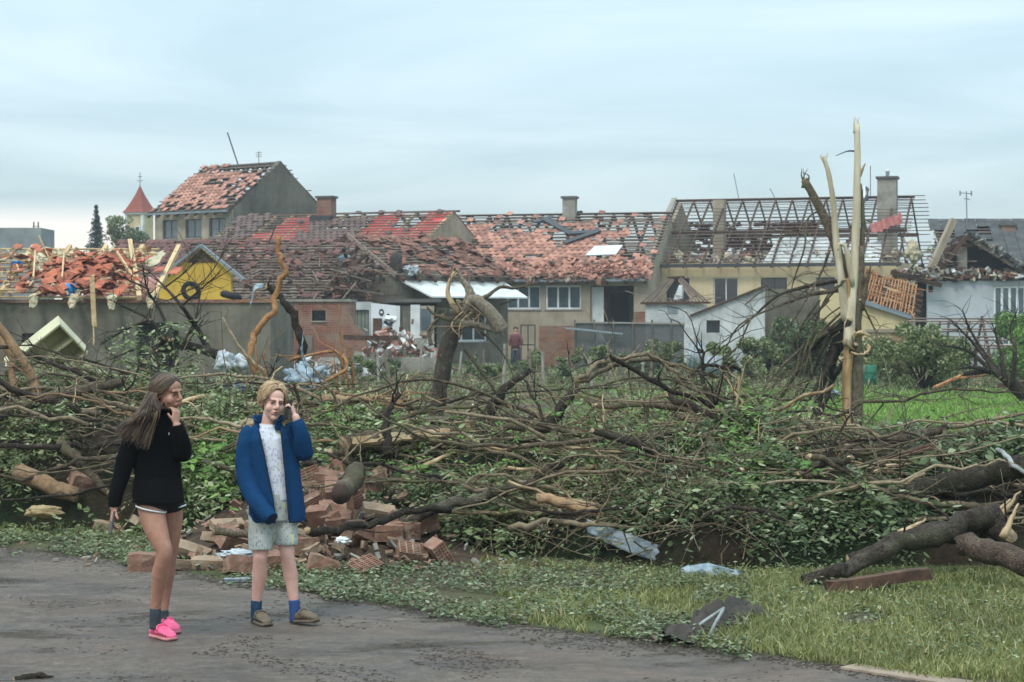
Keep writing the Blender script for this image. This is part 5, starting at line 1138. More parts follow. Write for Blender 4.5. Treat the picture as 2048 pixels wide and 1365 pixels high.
for i in range(64):                                              # stout snapped limbs with torn ends
    p = lift(pile_pt(-40, 2090, .04, .42) if i % 3 else pile_pt(-40, 1700, .04, .42), .0, .07); p = p if p.x / p.y * F_PX < 676 else lift(pile_pt(1700, 2090, .04, .2), .0, .05); px = p.x / p.y * F_PX + 1024; kn, m_, ra, rb = random.choices(bk, [4, 3, 4, 3])[0]
    a = rnd(-.7, .7) + (math.pi if random.random() < .5 else 0); l = rnd(.5, 1.5); d = V((math.cos(a), math.sin(a) * .8, rnd(-.25, .45))); q = [p, p + d * l * .5 + V((rnd(-.06, .06), 0, rnd(-.06, .08))) * l, p + d * l]
    for k in (1, 2): q[k].z = max(q[k].z, pile(q[k].x, q[k].y) + .02, .03)
    r = rnd(ra, rb); o = free_branch(q, r, r * .7, m_, '%s %s %s on the heap %s' % ('long' if l > 1. else 'short', 'rising' if d.z > .2 else 'sinking' if d.z < -.08 else 'level', kn, region(px)), random.randint(0, 3), .35, .014, group='%ss on the heap %s' % (kn, region(px)), n=8, jag=1.6)
for i in range(30):                                              # short snapped limbs standing up out of the heap
    p = lift(pile_pt(-20, 1680, .08, .45), -.05, .02); px = p.x / p.y * F_PX + 1024; kn, m_, ra, rb = random.choice(bk); l = rnd(.3, .75); d = V((rnd(-.7, .7), rnd(-.5, .5), 1)).normalized(); r = rnd(ra, rb) * .6
    free_branch([p, p + d * l * .5 + V((rnd(-.08, .08), rnd(-.05, .05), 0)), p + d * l], r, r * .45, m_, '%s %s standing in the heap %s' % ('leaning' if abs(d.x) > .35 else 'upright', kn, region(px)), random.randint(1, 5), .3, .01, group='snapped limbs standing in the heap', n=7, jag=2.)
def hero(pp, r0, r1, m, label, **kw): return free_branch([W(*q) for q in pp], r0, r1, m, label, **kw)
hero([(1078, 935, 18.2), (1090, 870, 18.4), (1118, 818, 18.6), (1150, 776, 18.7)], .065, .045, bark_dark, 'thick dark branch rising steeply out of the heap, snapped at the top', twigs=3)
hero([(1146, 782, 18.7), (1172, 745, 18.8), (1235, 716, 19), (1290, 714, 19.2), (1345, 742, 19.3), (1372, 800, 19.3)], .026, .016, bark_pale, 'long pale branch arching high over the heap from the snapped dark branch', twigs=7)
hero([(1160, 760, 18.9), (1240, 722, 19.2), (1330, 722, 19.5), (1420, 745, 19.6), (1500, 800, 19.8)], .028, .012, bark, 'thin brown branch arching beside the long pale arch', twigs=9)
hero([(1480, 740, 20), (1420, 728, 20), (1390, 742, 20), (1330, 790, 19.8)], .02, .01, bark_dark, 'thin dark hooked branch between the arches and the tall broken tree', twigs=9)
hero([(1400, 950, 17.8), (1410, 880, 18.2), (1425, 830, 18.4), (1408, 760, 18.6), (1398, 700, 18.8)], .045, .012, bark_dark, 'upright dark branch with many side twigs standing in the heap', twigs=16, tl=.7)
hero([(955, 862, 19.5), (985, 822, 19.6), (1000, 790, 19.6), (1056, 744, 19.8)], .075, .03, bark_dark, 'dark snag with a torn orange end slanting up from a split log', m2=heart, twigs=2)
hero([(940, 858, 19.3), (990, 852, 19.4), (1060, 850, 19.6)], .1, .07, bark_dark, 'short dark log under the slanting snag', twigs=2, name='log', cat='log')
SLg = free_branch([W(690, 890, 18.3), W(780, 880, 18.5), W(850, 872, 18.7), W(905, 868, 18.9)], .085, .075, bark, 'split log showing its pale flat wood beside the dark snag', twigs=0, name='log', cat='log', n=12)
mb = MB(); A_, B_ = W(705, 880, 18.22), W(900, 862, 18.75); xx = (B_ - A_).normalized(); rs = []
for i in range(13):
    c = A_.lerp(B_, i / 12) - SLg.location; w = .062 * (1 - .25 * abs(i / 6 - 1)) * rnd(.75, 1.15); rs.append([c + V((0, -.5, -.85)) * w * rnd(.7, 1), c + V((0, .4, .6)) * w * rnd(.7, 1.), c + V((0, .5, .5)) * w, c + V((0, -.3, -1.)) * w - V((0, -.02, .01))])
mb.rings(rs).build('split_face', split, SLg)
hero([(660, 905, 18.2), (740, 897, 18.4), (850, 894, 18.6), (930, 886, 18.8)], .035, .02, bark, 'long straight brown branch below the pale split log', twigs=4)
hero([(776, 905, 18.1), (772, 860, 18.2), (776, 820, 18.3), (800, 790, 18.4)], .045, .02, bark_dark, 'dark S-shaped branch standing up behind the hollow bricks', twigs=4)
hero([(800, 1040, 16.9), (900, 1010, 17), (1010, 985, 17.1), (1075, 955, 17.3), (1140, 915, 17.6)], .05, .03, bark_dark, 'long dark branch slanting up from the hollow bricks into the heap', twigs=6)
hero([(615, 1062, 16), (700, 1052, 16.2), (790, 1032, 16.5), (900, 1020, 16.8)], .035, .03, bark_dark, 'dark pole lying across the hollow bricks', twigs=2)
hero([(1078, 998, 16.9), (1180, 1026, 16.8), (1260, 1042, 16.8), (1340, 1066, 16.8)], .045, .03, bark_peel, 'peeled pale branch lying along the face of the heap above the bent sheet', twigs=2, m2=split)
hero([(1020, 1058, 16.7), (1090, 1046, 16.6), (1180, 1046, 16.5), (1260, 1056, 16.5)], .03, .018, bark_pale, 'thin pale branch with root-like twigs below the peeled branch', twigs=9, tl=.4)
hero([(1310, 1035, 16.8), (1400, 1032, 16.8), (1500, 1048, 16.7), (1600, 1030, 16.9)], .03, .02, bark_pale, 'pale wavy branch along the face of the right heap', twigs=6)
hero([(1320, 1020, 17), (1430, 1010, 17.2), (1560, 990, 17.4), (1690, 945, 17.8)], .045, .03, bark, 'long brown branch slanting up to the reddish plank', twigs=5)
hero([(1400, 1070, 16.5), (1470, 1035, 16.6), (1540, 1020, 16.8), (1590, 1036, 16.9)], .028, .016, bark_pale, 'pale branch bowed over the dark leaves of the right heap', twigs=4)
hero([(1680, 945, 17.6), (1720, 905, 17.8), (1800, 880, 18), (1890, 855, 18.2)], .06, .035, bark, 'thick grey-brown branch forking over the right heap above the reddish plank', twigs=4)
hero([(1890, 858, 18.2), (1960, 845, 18.4), (2070, 822, 18.6)], .022, .016, bark_pale, 'thin pale pole jutting out over the lawn from the right heap', twigs=3)
hero([(1890, 862, 18), (1862, 925, 17.8), (1885, 980, 17.6), (1893, 1010, 17.5)], .025, .012, bark, 'crooked thin branch hanging across the reddish plank end', twigs=4)
plank(W(1682, 946, 17.3), W(1862, 892, 17.7), .08, .045, wood_rust, 'long reddish plank resting on the right heap')
hero([(1730, 1010, 17.0), (1850, 984, 16.9), (1960, 954, 16.8), (2080, 930, 16.7)], .08, .1, bark_dark, 'thick dark trunk lying in the right heap under broad leaves', twigs=2, name='trunk', cat='trunk', n=12)
hero([(1640, 1030, 17), (1750, 1000, 17), (1860, 978, 17.1)], .06, .07, bark_dark, 'dark log half buried in leaves beside the thick trunk', twigs=3, name='log', cat='log')
hero([(1995, 900, 16.9), (2030, 930, 16.6), (2080, 965, 16.4)], .02, .02, pole_white, 'grey-white pipe sticking out of the leaves over the thick trunk', twigs=0, name='pipe', cat='pipe')
# forked trunk: hollow bark shell bent over, and the round log beneath it
bark_red = bark_mat('reddish_bark', '#6f5d4f', '#40332b', None, .55)
hero([(1608, 1166, 15.2), (1670, 1142, 15.25), (1750, 1112, 15.35), (1840, 1078, 15.5), (1920, 1052, 15.65), (1985, 1045, 15.8), (2012, 1066, 15.8)], .045, .1, bark_dark, 'thick grey-barked limb bent over in an arch on the verge', twigs=3, name='trunk', cat='trunk', n=14)
hero([(1700, 1120, 15.5), (1790, 1088, 15.65), (1880, 1062, 15.8), (1960, 1054, 15.95)], .05, .11, bark_dark, 'broad underside of the split arching limb', twigs=3, name='trunk', cat='trunk', n=14)
hero([(1925, 1092, 15.2), (1985, 1104, 15.0), (2060, 1128, 14.7), (2130, 1150, 14.5)], .085, .1, bark_red, 'round reddish log lying under the arching limb', twigs=0, name='log', cat='log', m2=split, n=14)
for a, b in (((1985, 1050, 15.8), (2040, 985, 15.9)), ((1970, 1045, 15.9), (2020, 1000, 16)), ((1800, 1068, 15.7), (1850, 1040, 15.9)), ((2005, 1075, 15.6), (2035, 1010, 15.7))):
    hero([a, tuple(np.mean([a, b], 0)), b], .035, .008, split, 'pale wood splinter standing out of the torn arching limb', twigs=0, group='splinters on the arching limb', n=5, name='splinter', cat='splinter')
plank(W(1650, 1174, 14.6), W(1858, 1148, 14.8), .1, .08, wood_rust, 'square brown beam with a broken end lying on the verge grass', 'beam', name='beam')
plank(W(1935, 1228, 13.9), W(2060, 1242, 13.7), .07, .03, wood_new, 'pale split board lying in the verge grass'); plank(W(1850, 1226, 13.9), W(1895, 1222, 13.9), .03, .02, wood_new, 'short pale lath in the verge grass beside the split board'); plank(W(1778, 1262, 13.2), W(1800, 1252, 13.3), .03, .015, wood_new, 'tiny wood chip in the verge grass')
# left heap
hero([(-20, 838, 20), (70, 808, 20.3), (150, 778, 20.6), (240, 766, 21)], .085, .05, bark, 'thick brown branch lying along the top of the heap below the cream cabinet', twigs=5)
hero([(-10, 640, 21), (30, 700, 21), (60, 755, 21), (80, 805, 21)], .045, .055, bark_peel, 'brown torn stem leaning against the cream cabinet', twigs=3, m2=heart)
hero([(-5, 655, 21.3), (20, 720, 21.2), (30, 800, 21)], .03, .04, bark_peel, 'thin stripped stem beside the leaning torn stem', twigs=2)
hero([(118, 885, 19.4), (150, 915, 19.3), (185, 955, 19.2), (215, 985, 19.1)], .06, .035, bark, 'grey smooth limb slanting down the heap behind the walker in black', twigs=2)
hero([(40, 945, 19.2), (90, 968, 19.1), (150, 990, 19)], .09, .08, bark_peel, 'rotten reddish log in the heap below the grey limb', twigs=0, name='log', cat='log')
hero([(160, 720, 24), (195, 745, 24), (240, 752, 24), (270, 770, 23.8)], .03, .02, split_pale, 'curved white barkless branch above the left heap', twigs=1)
hero([(470, 806, 20.2), (530, 816, 20), (600, 806, 20)], .035, .02, bark_pale, 'splintered pale log behind the walker in blue', twigs=6, tl=.4, tr=.02, m2=split)
hero([(650, 800, 20.4), (720, 800, 20.2), (800, 806, 20)], .06, .04, bark_peel, 'torn orange-brown log with shredded fibres behind the heap', twigs=14, tl=.5, tr=.015, m2=heart)
# torn orange sapling stems standing behind the heap
hero([(530, 775, 24), (505, 720, 24), (520, 660, 24.1), (556, 590, 24.2), (568, 530, 24.2), (557, 474, 24.2)], .045, .028, bark_orange, 'tall peeled orange stem curving up in front of the grey shed', twigs=1, m2=split, n=9)
hero([(600, 740, 25), (604, 690, 25), (590, 640, 25), (560, 600, 25), (535, 575, 25)], .06, .04, bark_dark, 'dark curved stem crossing behind the tall peeled orange stem', twigs=3)
hero([(545, 770, 23.6), (510, 725, 23.6), (470, 680, 23.7), (446, 636, 23.8)], .022, .014, bark_pale, 'thin pale stem leaning left of the tall peeled orange stem', twigs=1)
hero([(640, 770, 23), (690, 740, 23.1), (685, 712, 23.2), (650, 706, 23.3), (580, 722, 23.5)], .022, .016, bark_orange, 'orange stem bent sideways over the torn plastic sheet', twigs=4)
for px, y0, y1 in ((678, 610, 770), (690, 700, 780), (700, 690, 775), (512, 690, 770), (528, 700, 775), (668, 715, 780)):
    hero([(px + 8, y1, 23.2), (px + 3, (y0 + y1) / 2, 23.2), (px, y0, 23.2)], .02, .006, bark_orange, 'upright shredded orange splinter beside the torn plastic sheet', twigs=1, group='upright orange splinters', name='splinter', cat='splinter', n=5)
# broken crown in front of the shed
b = W(430, 640, 33); BC = empty('fallen_tree', (b.x, b.y, 0), 0, 'fallen bare tree crown of dark branches in front of the grey shed doorway', 'tree')
r_ = lambda px, py, dd=0: W(px, py, 33 + dd) - V((b.x, b.y, 0))
limb(BC, [r_(475, 735), r_(430, 708), r_(380, 692), r_(335, 676)], .1, .05, bark_dark, 'trunk', 8, 8, .9)
for q, r0 in (([(420, 705), (395, 660), (365, 615), (330, 575), (300, 545)], .06), ([(335, 676), (300, 640), (260, 620), (220, 600)], .035), ([(345, 680), (320, 620), (295, 580), (285, 530)], .035), ([(380, 692), (330, 700), (270, 700), (220, 720)], .05), ([(330, 676), (318, 700), (312, 740)], .06), ([(365, 690), (390, 640), (400, 590)], .025), ([(360, 615), (400, 580), (440, 545)], .02), ([(330, 575), (370, 545), (395, 520)], .016), ([(300, 640), (250, 660), (200, 690)], .025), ([(340, 680), (345, 720), (330, 760)], .04), ([(300, 580), (255, 560), (225, 545)], .02), ([(340, 600), (410, 560), (450, 500)], .014)):
    limb(BC, [r_(x, y, rnd(-.5, .6)) for x, y in q], r0, .008, bark_dark, 'branch', 6, 13, .8, .01)
P, S_, r__ = sprigs(70, lambda: r_(rnd(230, 400), rnd(640, 730), rnd(-.5, .5)), per=9, size=.1); quads('leaves', P, leaf, BC, k=6)
# twisted trunk standing in the garden
b = W(882, 640, 42); TT = empty('twisted_trunk', (b.x, b.y, 0), 0, 'leaning dark tree trunk twisted off and folded over at the top', 'tree')
r_ = lambda px, py, dd=0: W(px, py, 42 + dd) - V((b.x, b.y, 0))
bark_torn = bark_mat('torn_pale_bark', '#998d7c', '#554a3f', None, .3)
limb(TT, [r_(870, 850), r_(876, 800), r_(884, 750), r_(895, 695), r_(912, 650), r_(932, 618)], .16, .19, bark_dark, 'trunk', 14, 0)
limb(TT, [r_(925, 632, -.1), r_(945, 600, -.25), r_(965, 610, -.3), r_(990, 638, -.3), r_(1003, 660, -.3)], .1, .16, bark_torn, 'folded_limb', 12, 6, .4, .03, m2=heart)
limb(TT, [r_(915, 645, -.2), r_(950, 650, -.3), r_(985, 660, -.3)], .1, .05, bark_torn, 'torn_wood', 9, 8, .4, .02)
limb(TT, [r_(935, 610), r_(940, 585), r_(925, 560), r_(915, 540)], .13, .02, bark_torn, 'splinter', 8, 8, .35, .025)
limb(TT, [r_(915, 625, -.15), r_(896, 590, -.2), r_(900, 562, -.2), r_(908, 545, -.2)], .07, .02, split, 'splinter', 7, 4, .3, .03)
for _ in range(18): limb(TT, [r_(rnd(915, 975), rnd(585, 640), -.2), r_(rnd(890, 980), rnd(590, 660), -.3), r_(rnd(855, 1005), rnd(600, 690), -.35)], rnd(.012, .035), .004, random.choice([split, bark_torn, bark, bark_torn]), 'splinter', 5, 0)
limb(TT, [r_(965, 600), r_(1000, 575), r_(1030, 577), r_(1072, 566)], .05, .015, bark, 'branch', 6, 5, .5)
limb(TT, [r_(935, 640), r_(1000, 700), r_(1030, 760)], .03, .012, bark, 'branch', 6, 5, .5); limb(TT, [r_(930, 700), r_(975, 760), r_(1000, 800)], .045, .03, bark, 'branch', 6, 2, .5); limb(TT, [r_(900, 640), r_(870, 630), r_(855, 615)], .05, .02, bark, 'branch', 6, 3, .4)
limb(TT, [r_(862, 690, .3), r_(858, 660, .3), r_(885, 630, .1)], .05, .03, bark_torn, 'torn_wood', 7, 12, .4, .02)
# tall broken tree
b = W(1700, 640, 36); BT = empty('broken_tree', (b.x, b.y, 0), 0, 'tall shattered tree with two bare pale stems and dark hanging branches', 'tree')
r_ = lambda px, py, dd=0: W(px, py, 36 + dd) - V((b.x, b.y, 0))
def spikes(px, py, n, l, dd=0, m=split):
    for _ in range(n): limb(BT, [r_(px + rnd(-6, 6), py + 12, dd), r_(px + rnd(-8, 8), py - l * .4, dd), r_(px + rnd(-9, 9), py - l * rnd(.5, 1.1), dd)], .022, .003, m, 'splinter', 5, 0)
limb(BT, [r_(1708, 868), r_(1710, 760), r_(1708, 660), r_(1716, 590), r_(1719, 500)], .17, .09, bark, 'trunk', 14, 0)
limb(BT, [r_(1693, 860, -.18), r_(1694, 780, -.16), r_(1697, 700, -.14), r_(1700, 630, -.1), r_(1703, 560, -.05)], .08, .1, heart, 'exposed_heartwood', 9, 0, m2=split)
limb(BT, [r_(1697, 690, -.2), r_(1701, 620, -.12), r_(1708, 540, -.06), r_(1713, 420), r_(1715, 320), r_(1714, 250)], .105, .05, split_pale, 'stem', 10, 0); spikes(1714, 254, 4, 18, m=split_pale)
limb(BT, [r_(1692, 640, -.12), r_(1684, 570, -.1), r_(1672, 480), r_(1668, 420), r_(1660, 360), r_(1648, 316)], .085, .035, split_pale, 'stem', 10, 0); spikes(1648, 320, 2, 14, m=split_pale)
limb(BT, [r_(1700, 660, .15), r_(1688, 560, .15), r_(1668, 480, .2), r_(1636, 410, .2), r_(1610, 362, .2)], .12, .07, bark, 'stem', 10, 2); spikes(1610, 364, 5, 26, .2, bark)
limb(BT, [r_(1722, 520, .05), r_(1726, 440, .05), r_(1722, 370, .02)], .06, .02, bark, 'bark_strip', 7, 0); limb(BT, [r_(1712, 370), r_(1722, 345), r_(1730, 328)], .05, .012, split, 'splinter', 6, 0)
limb(BT, [r_(1713, 303), r_(1695, 303), r_(1672, 312)], .018, .006, bark_dark, 'branch', 5, 0)
limb(BT, [r_(1705, 570, -.15), r_(1692, 500, -.2), r_(1680, 488, -.2), r_(1676, 500, -.2)], .05, .02, split_pale, 'splinter', 6, 0)
limb(BT, [r_(1722, 620, -.05), r_(1735, 560, -.1), r_(1742, 530, -.1)], .06, .01, bark, 'splinter', 6, 0)
limb(BT, [r_(1690, 640, .1), r_(1655, 730, .1), r_(1640, 780, .2), r_(1628, 860, .2)], .09, .08, bark_dark, 'stem', 9, 3)
hang = [([(1705, 560), (1640, 568), (1560, 590), (1500, 640), (1440, 690)], .045), ([(1705, 580), (1630, 588), (1550, 615), (1480, 650), (1450, 700)], .035), ([(1700, 630), (1660, 660), (1610, 720), (1560, 800), (1520, 850)], .06), ([(1690, 640), (1650, 690), (1620, 760), (1570, 840)], .05), ([(1720, 670), (1680, 700), (1640, 760), (1600, 830), (1540, 870)], .06), ([(1695, 650), (1630, 680), (1590, 740), (1575, 790)], .04), ([(1640, 420), (1615, 440), (1608, 500), (1585, 570), (1575, 640)], .02), ([(1660, 500), (1640, 550), (1600, 620), (1560, 680)], .025), ([(1700, 640), (1665, 740), (1655, 800), (1610, 850)], .05), ([(1640, 600), (1600, 660), (1595, 720)], .022), ([(1670, 650), (1600, 700), (1540, 760), (1500, 830)], .035), ([(1712, 690), (1660, 770), (1640, 830), (1580, 880)], .05), ([(1560, 590), (1530, 580), (1490, 610)], .015), ([(1620, 470), (1590, 460), (1560, 480)], .012), ([(1690, 560), (1640, 620), (1620, 690), (1625, 750)], .025), ([(1500, 640), (1470, 700), (1420, 730), (1370, 760)], .018), ([(1720, 600), (1745, 650), (1760, 690)], .02)]
for q, r0 in hang: limb(BT, [r_(x, y, rnd(-.4, .5)) for x, y in q], r0 * 1.0, .01, bark if r0 < .045 else bark_dark, 'branch', 6, 10, .8, .011)
for _ in range(9):
    x0, y0 = rnd(1640, 1705), rnd(560, 690); x1 = x0 - rnd(60, 190); y1 = rnd(760, 870); limb(BT, [r_(x0, y0, rnd(-.3, .3)), r_((x0 * 2 + x1) / 3 - rnd(0, 20), y0 + (y1 - y0) * rnd(.2, .4), rnd(-.4, .5)), r_((x0 + x1 * 2) / 3, y0 + (y1 - y0) * .7, rnd(-.5, .5)), r_(x1, y1, rnd(-.5, .5))], rnd(.014, .03), .006, bark, 'branch', 5, 5, .6, .009)
mb = MB()
for _ in range(14): a = rnd(0, 6.28); mb.tube(smooth_path([r_(1720 + 14 * math.cos(a), 690 + 18 * math.sin(a), -.3), r_(1720 + 22 * math.cos(a + .4), 688 + 22 * math.sin(a + .4), -.4), r_(1718 + 26 * math.cos(a + .9), 686 + 24 * math.sin(a + .9), -.35)], 3), .02, 5)
mb.build('torn_knot', split, BT, True)

# ================================================================== OTHER WRECKAGE
def dusty(m, dust='#9c8d78', lo=.5, hi=.68):                      # old mortar and dried mud in patches
    t = m.node_tree; b = t.nodes['Principled BSDF']; src = b.inputs['Base Color'].links[0].from_socket; tc = t.nodes.new('ShaderNodeTexCoord'); oi = t.nodes.new('ShaderNodeObjectInfo'); ad = t.nodes.new('ShaderNodeVectorMath'); ad.operation = 'ADD'
    sc = t.nodes.new('ShaderNodeVectorMath'); sc.operation = 'SCALE'; sc.inputs['Scale'].default_value = 20; t.links.new(oi.outputs['Location'], sc.inputs[0]); t.links.new(tc.outputs['Object'], ad.inputs[0]); t.links.new(sc.outputs[0], ad.inputs[1])
    n = t.nodes.new('ShaderNodeTexNoise'); n.inputs['Scale'].default_value = 9; n.inputs['Detail'].default_value = 7; n.inputs['Roughness'].default_value = .65; t.links.new(ad.outputs[0], n.inputs['Vector'])
    r = t.nodes.new('ShaderNodeMapRange'); r.inputs[1].default_value = lo; r.inputs[2].default_value = hi; r.inputs[4].default_value = .75; t.links.new(n.outputs[0], r.inputs[0]); mx = t.nodes.new('ShaderNodeMix'); mx.data_type = 'RGBA'; t.links.new(r.outputs[0], mx.inputs[0]); t.links.new(src, mx.inputs[6]); mx.inputs[7].default_value = col(dust); t.links.new(mx.outputs[2], b.inputs['Base Color']); return m
def hollow_brick(w=.24, d=.115, h=.19, nx=4, nz_=7):            # clay block whose end shows a grid of cells
    mb = MB(); y0, y1 = -d / 2, d / 2; t = .012; cw = (w - t) / nx; ch = (h - t) / nz_
    mb.box(-w / 2, w / 2, y0 + .012, y1, 0, h)
    for i in range(nx + 1): x = -w / 2 + i * cw; mb.box(x, x + t, y0, y0 + .0125, 0, h)
    for j in range(nz_ + 1): z = j * ch; mb.box(-w / 2 + .001, w / 2 - .001, y0 + .0005, y0 + .0123, z, z + t)
    return mb
brick_m = dusty(mat('terracotta_block', '#8f6c5a', '#6d5043', 5, .9, .6, 35, rv=.22)); brick_m2 = dusty(mat('dusty_brick', '#99826c', '#75624f', 5, .92, .6, 35, rv=.2))
bm1 = hollow_brick().mesh('hollow_brick', brick_m); bm2 = hollow_brick(.24, .2, .12, 8, 4).mesh('hollow_brick', brick_m); bm3 = MB().box(-.145, .145, -.07, .07, 0, .075).mesh('solid_brick', brick_m2); bm4 = MB().box(-.12, .12, -.1, .1, 0, .14).mesh('clay_block', brick_m)
for m_ in (bm3, bm4):
    bmx = bmesh.new(); bmx.from_mesh(m_); bmesh.ops.subdivide_edges(bmx, edges=bmx.edges, cuts=2, use_grid_fill=True)
    for v in bmx.verts: v.co += V((rnd(-1, 1), rnd(-1, 1), rnd(-1, 1))) * .006
    bmx.to_mesh(m_); bmx.free()
BR = [(288, 1142, bm4, 0, 0, 4, 'terracotta block standing alone on the edge of the road behind the walker in black'), (700, 1012, bm2, 60, 15, 40, 'hollow brick with its cell grid tilted up beside the round log'), (718, 1085, bm4, 25, -20, 45, 'clay block leaning on its edge in front of the dark pole'), (775, 1080, bm4, 0, 6, 10, 'upright clay block joined to a second one right of the leaning block'), (812, 1078, bm4, 0, 0, 5, 'upright clay block with a clean face beside the joined one'), (848, 1062, bm4, -20, 5, 20, 'small clay block at the leafy end of the brick pile'), (825, 1120, bm1, 10, -65, 12, 'hollow brick lying on its side with a pink flat top'), (868, 1118, bm2, 55, 10, 35, 'hollow brick showing its cell grid at the leafy end of the pile'), (745, 1150, bm1, -15, -70, 38, 'hollow brick lying in the leaf litter in front of the pile'), (640, 1150, bm4, 20, 0, 12, 'rounded broken block at the front foot of the pile'), (655, 975, bm4, 10, 12, -8, 'large clay block high on the pile left of the round log'), (680, 945, bm4, 0, 30, 40, 'clay block on the very top of the pile'), (640, 1000, bm2, 10, -10, 15, 'hollow brick under the large clay block'), (665, 1040, bm4, 0, 20, 5, 'muddy block below the cut end of the round log'), (755, 1030, bm3, 10, 25, 20, 'flat brick beside the tilted hollow brick'), (605, 1085, bm3, 15, -40, 60, 'pale brick standing on end behind the walker in blue'), (480, 1150, bm4, 10, -10, 25, 'broken orange block by the foot of the walker in blue'), (420, 1135, bm3, 0, 10, -5, 'flat brick at the muddy left foot of the pile'), (380, 1110, bm3, 20, 30, 25, 'dusty brick at the far left end of the pile'), (440, 1085, bm3, 0, -15, -20, 'dusty brick half hidden by the short pole'), (455, 1060, bm3, 0, 15, 30, 'brick standing above the short pole'), (365, 1140, bm3, 10, 0, 40, 'small muddy brick beside the legs of the walker in black'), (550, 1140, bm4, 0, 10, 20, 'dusty block between the legs of the walker in blue'), (220, 1062, bm3, 10, 5, -10, 'orange brick in the grass behind the phone hand'), (285, 1060, bm3, 30, 20, 50, 'brick half buried in the heap behind the walker in black'), (160, 975, bm4, 20, 20, 30, 'orange block in the left heap under the grey limb')]
cx, cy = G(640, 1120).x, G(640, 1120).y
def bheap(x, y): return .72 * max(0, 1 - ((x - cx - .05) / 1.55) ** 2) * max(0, min(1, (y - cy + .75) / 2.3))
hp = MB(); nn = 26; vs = []
for j in range(nn + 1):
    for i in range(nn + 1):
        x = cx - 1.6 + 3.2 * i / nn; y = cy - .8 + 3.6 * j / nn; vs.append((x, y, bheap(x, y) * .8 + .05 * nz(x * 4, y * 4) - .03))
hp.add(vs, [(j * (nn + 1) + i, j * (nn + 1) + i + 1, (j + 1) * (nn + 1) + i + 1, (j + 1) * (nn + 1) + i) for j in range(nn) for i in range(nn)])
tag(hp.build('soil_heap', mat('rubbly_soil', '#5b4a3a', '#3d3128', 6, .95, 1., 20, bdist=.06), smooth=True), 'brown soil and brick dust under the pile of hollow bricks', 'soil', kind='stuff')
def put_brick(me, x, y, z, ry, rx, rz, label, sc=1.):
    o = link('brick', me); o.location = (x, y, z); o.rotation_euler = (R(rx), R(ry), R(rz)); o.scale = (sc, sc, sc); return tag(o, label, 'brick', 'bricks tumbled on the pile and the verge')
for px, py, me, ry, rx, rz, lb in BR:
    D = GD(py)                                                    # march along the sight line until the pile carries the brick
    for _ in range(60):
        q = W(px, py, D)
        if q.z <= bheap(q.x, q.y) * .85 + .01 or q.z <= .0: break
        D += .06
    D0 = GD(py); lo_, hi_ = None, None
    D = 14.0
    while D < D0 and W(px, py, D).z > max(bheap(W(px, py, D).x, D) * .85, pile(W(px, py, D).x, D) * .8): D += .04
    q = W(px, py, D); put_brick(me, q.x, q.y, max(q.z, .0), ry, rx, rz, lb)
gb = [('muddy terracotta block', bm4), ('dusty flat brick', bm3), ('hollow clay brick', bm1)]
for i in range(38):
    x = cx + random.gauss(0, .52); y = cy + rnd(-.45, 1.5); lb, me = random.choice(gb); t1, t2 = rnd(-35, 35), rnd(-35, 35); put_brick(me, x, y, bheap(x, y) * .85 - .02 + rnd(0, .04), t1, t2, rnd(0, 360), lb + (' tipped steeply ' if max(abs(t1), abs(t2)) > 24 else ' lying askew ' if max(abs(t1), abs(t2)) > 10 else ' lying flat ') + ('at the road foot' if y < cy + .1 else 'at the heap side' if y > cy + .95 else 'at the leafy end' if x > cx + .55 else 'at the muddy end' if x < cx - .55 else 'in the middle') + ' of the brick pile', rnd(.75, 1.))
mass('brick_rubble', lambda: (lambda x, y: V((x, y, bheap(x, y) * .85 + .02)))(cx + random.gauss(-.1, .85), cy + rnd(-.75, 1.2)), 420, [brick_m, brick_m2, brick_m2, concrete], .015, .06, 'small brick fragments between the tumbled bricks', 'rubble')
hero([(682, 990, 16.3), (698, 968, 16.75), (716, 942, 17.2)], .085, .08, bark, 'short round log with a dark cut end lying on the brick pile', twigs=0, name='log', cat='log', m2=wood_dark, n=14, jag=.05)
hero([(430, 1062, 16.2), (470, 1066, 16.2), (520, 1072, 16.2)], .035, .035, bark, 'short smooth brown pole lying on the bricks behind the walker in blue', twigs=0)
loose('paper_scrap', crumple(685, 1082, 15.9, .1, .05, .08, .6, 12, 9, 5), white_panel, 'crumpled white paper scrap among the bricks', 'paper')
loose('plastic_bag', crumple(480, 1108, 15.9, .3, .06, .2, .5, 16, 10, 9), white_sack, 'torn white plastic bag under the bricks behind the walker in blue', 'bag')
mb = MB(); q = G(475, 1166); mb.box(-.1, .1, -.05, .05, .01, .035, 0, Matrix.Translation(q) @ Matrix.Rotation(R(15), 4, 'Z')); loose('milk_carton', mb, metal_white, 'flat pale blue carton on the road edge in front of the bricks', 'carton', smooth=False)
loose('stone', crumple(88, 1024, 18.7, .34, .1, .2, .3, 16, 10, 2), mat('sandstone', '#b09a74', '#8b7654', 6, .9, .6, 20), 'sandy broken stone slab in the grass at the foot of the left heap', 'stone')
loose('stone', crumple(505, 860, 19.6, .35, .2, .2, .3, 16, 10, 4), mat('dusty_plaster_lump', '#97876f', '#77684f', 6, .9, .6, 20), 'dusty plaster lump in the heap behind the walker in blue', 'stone')
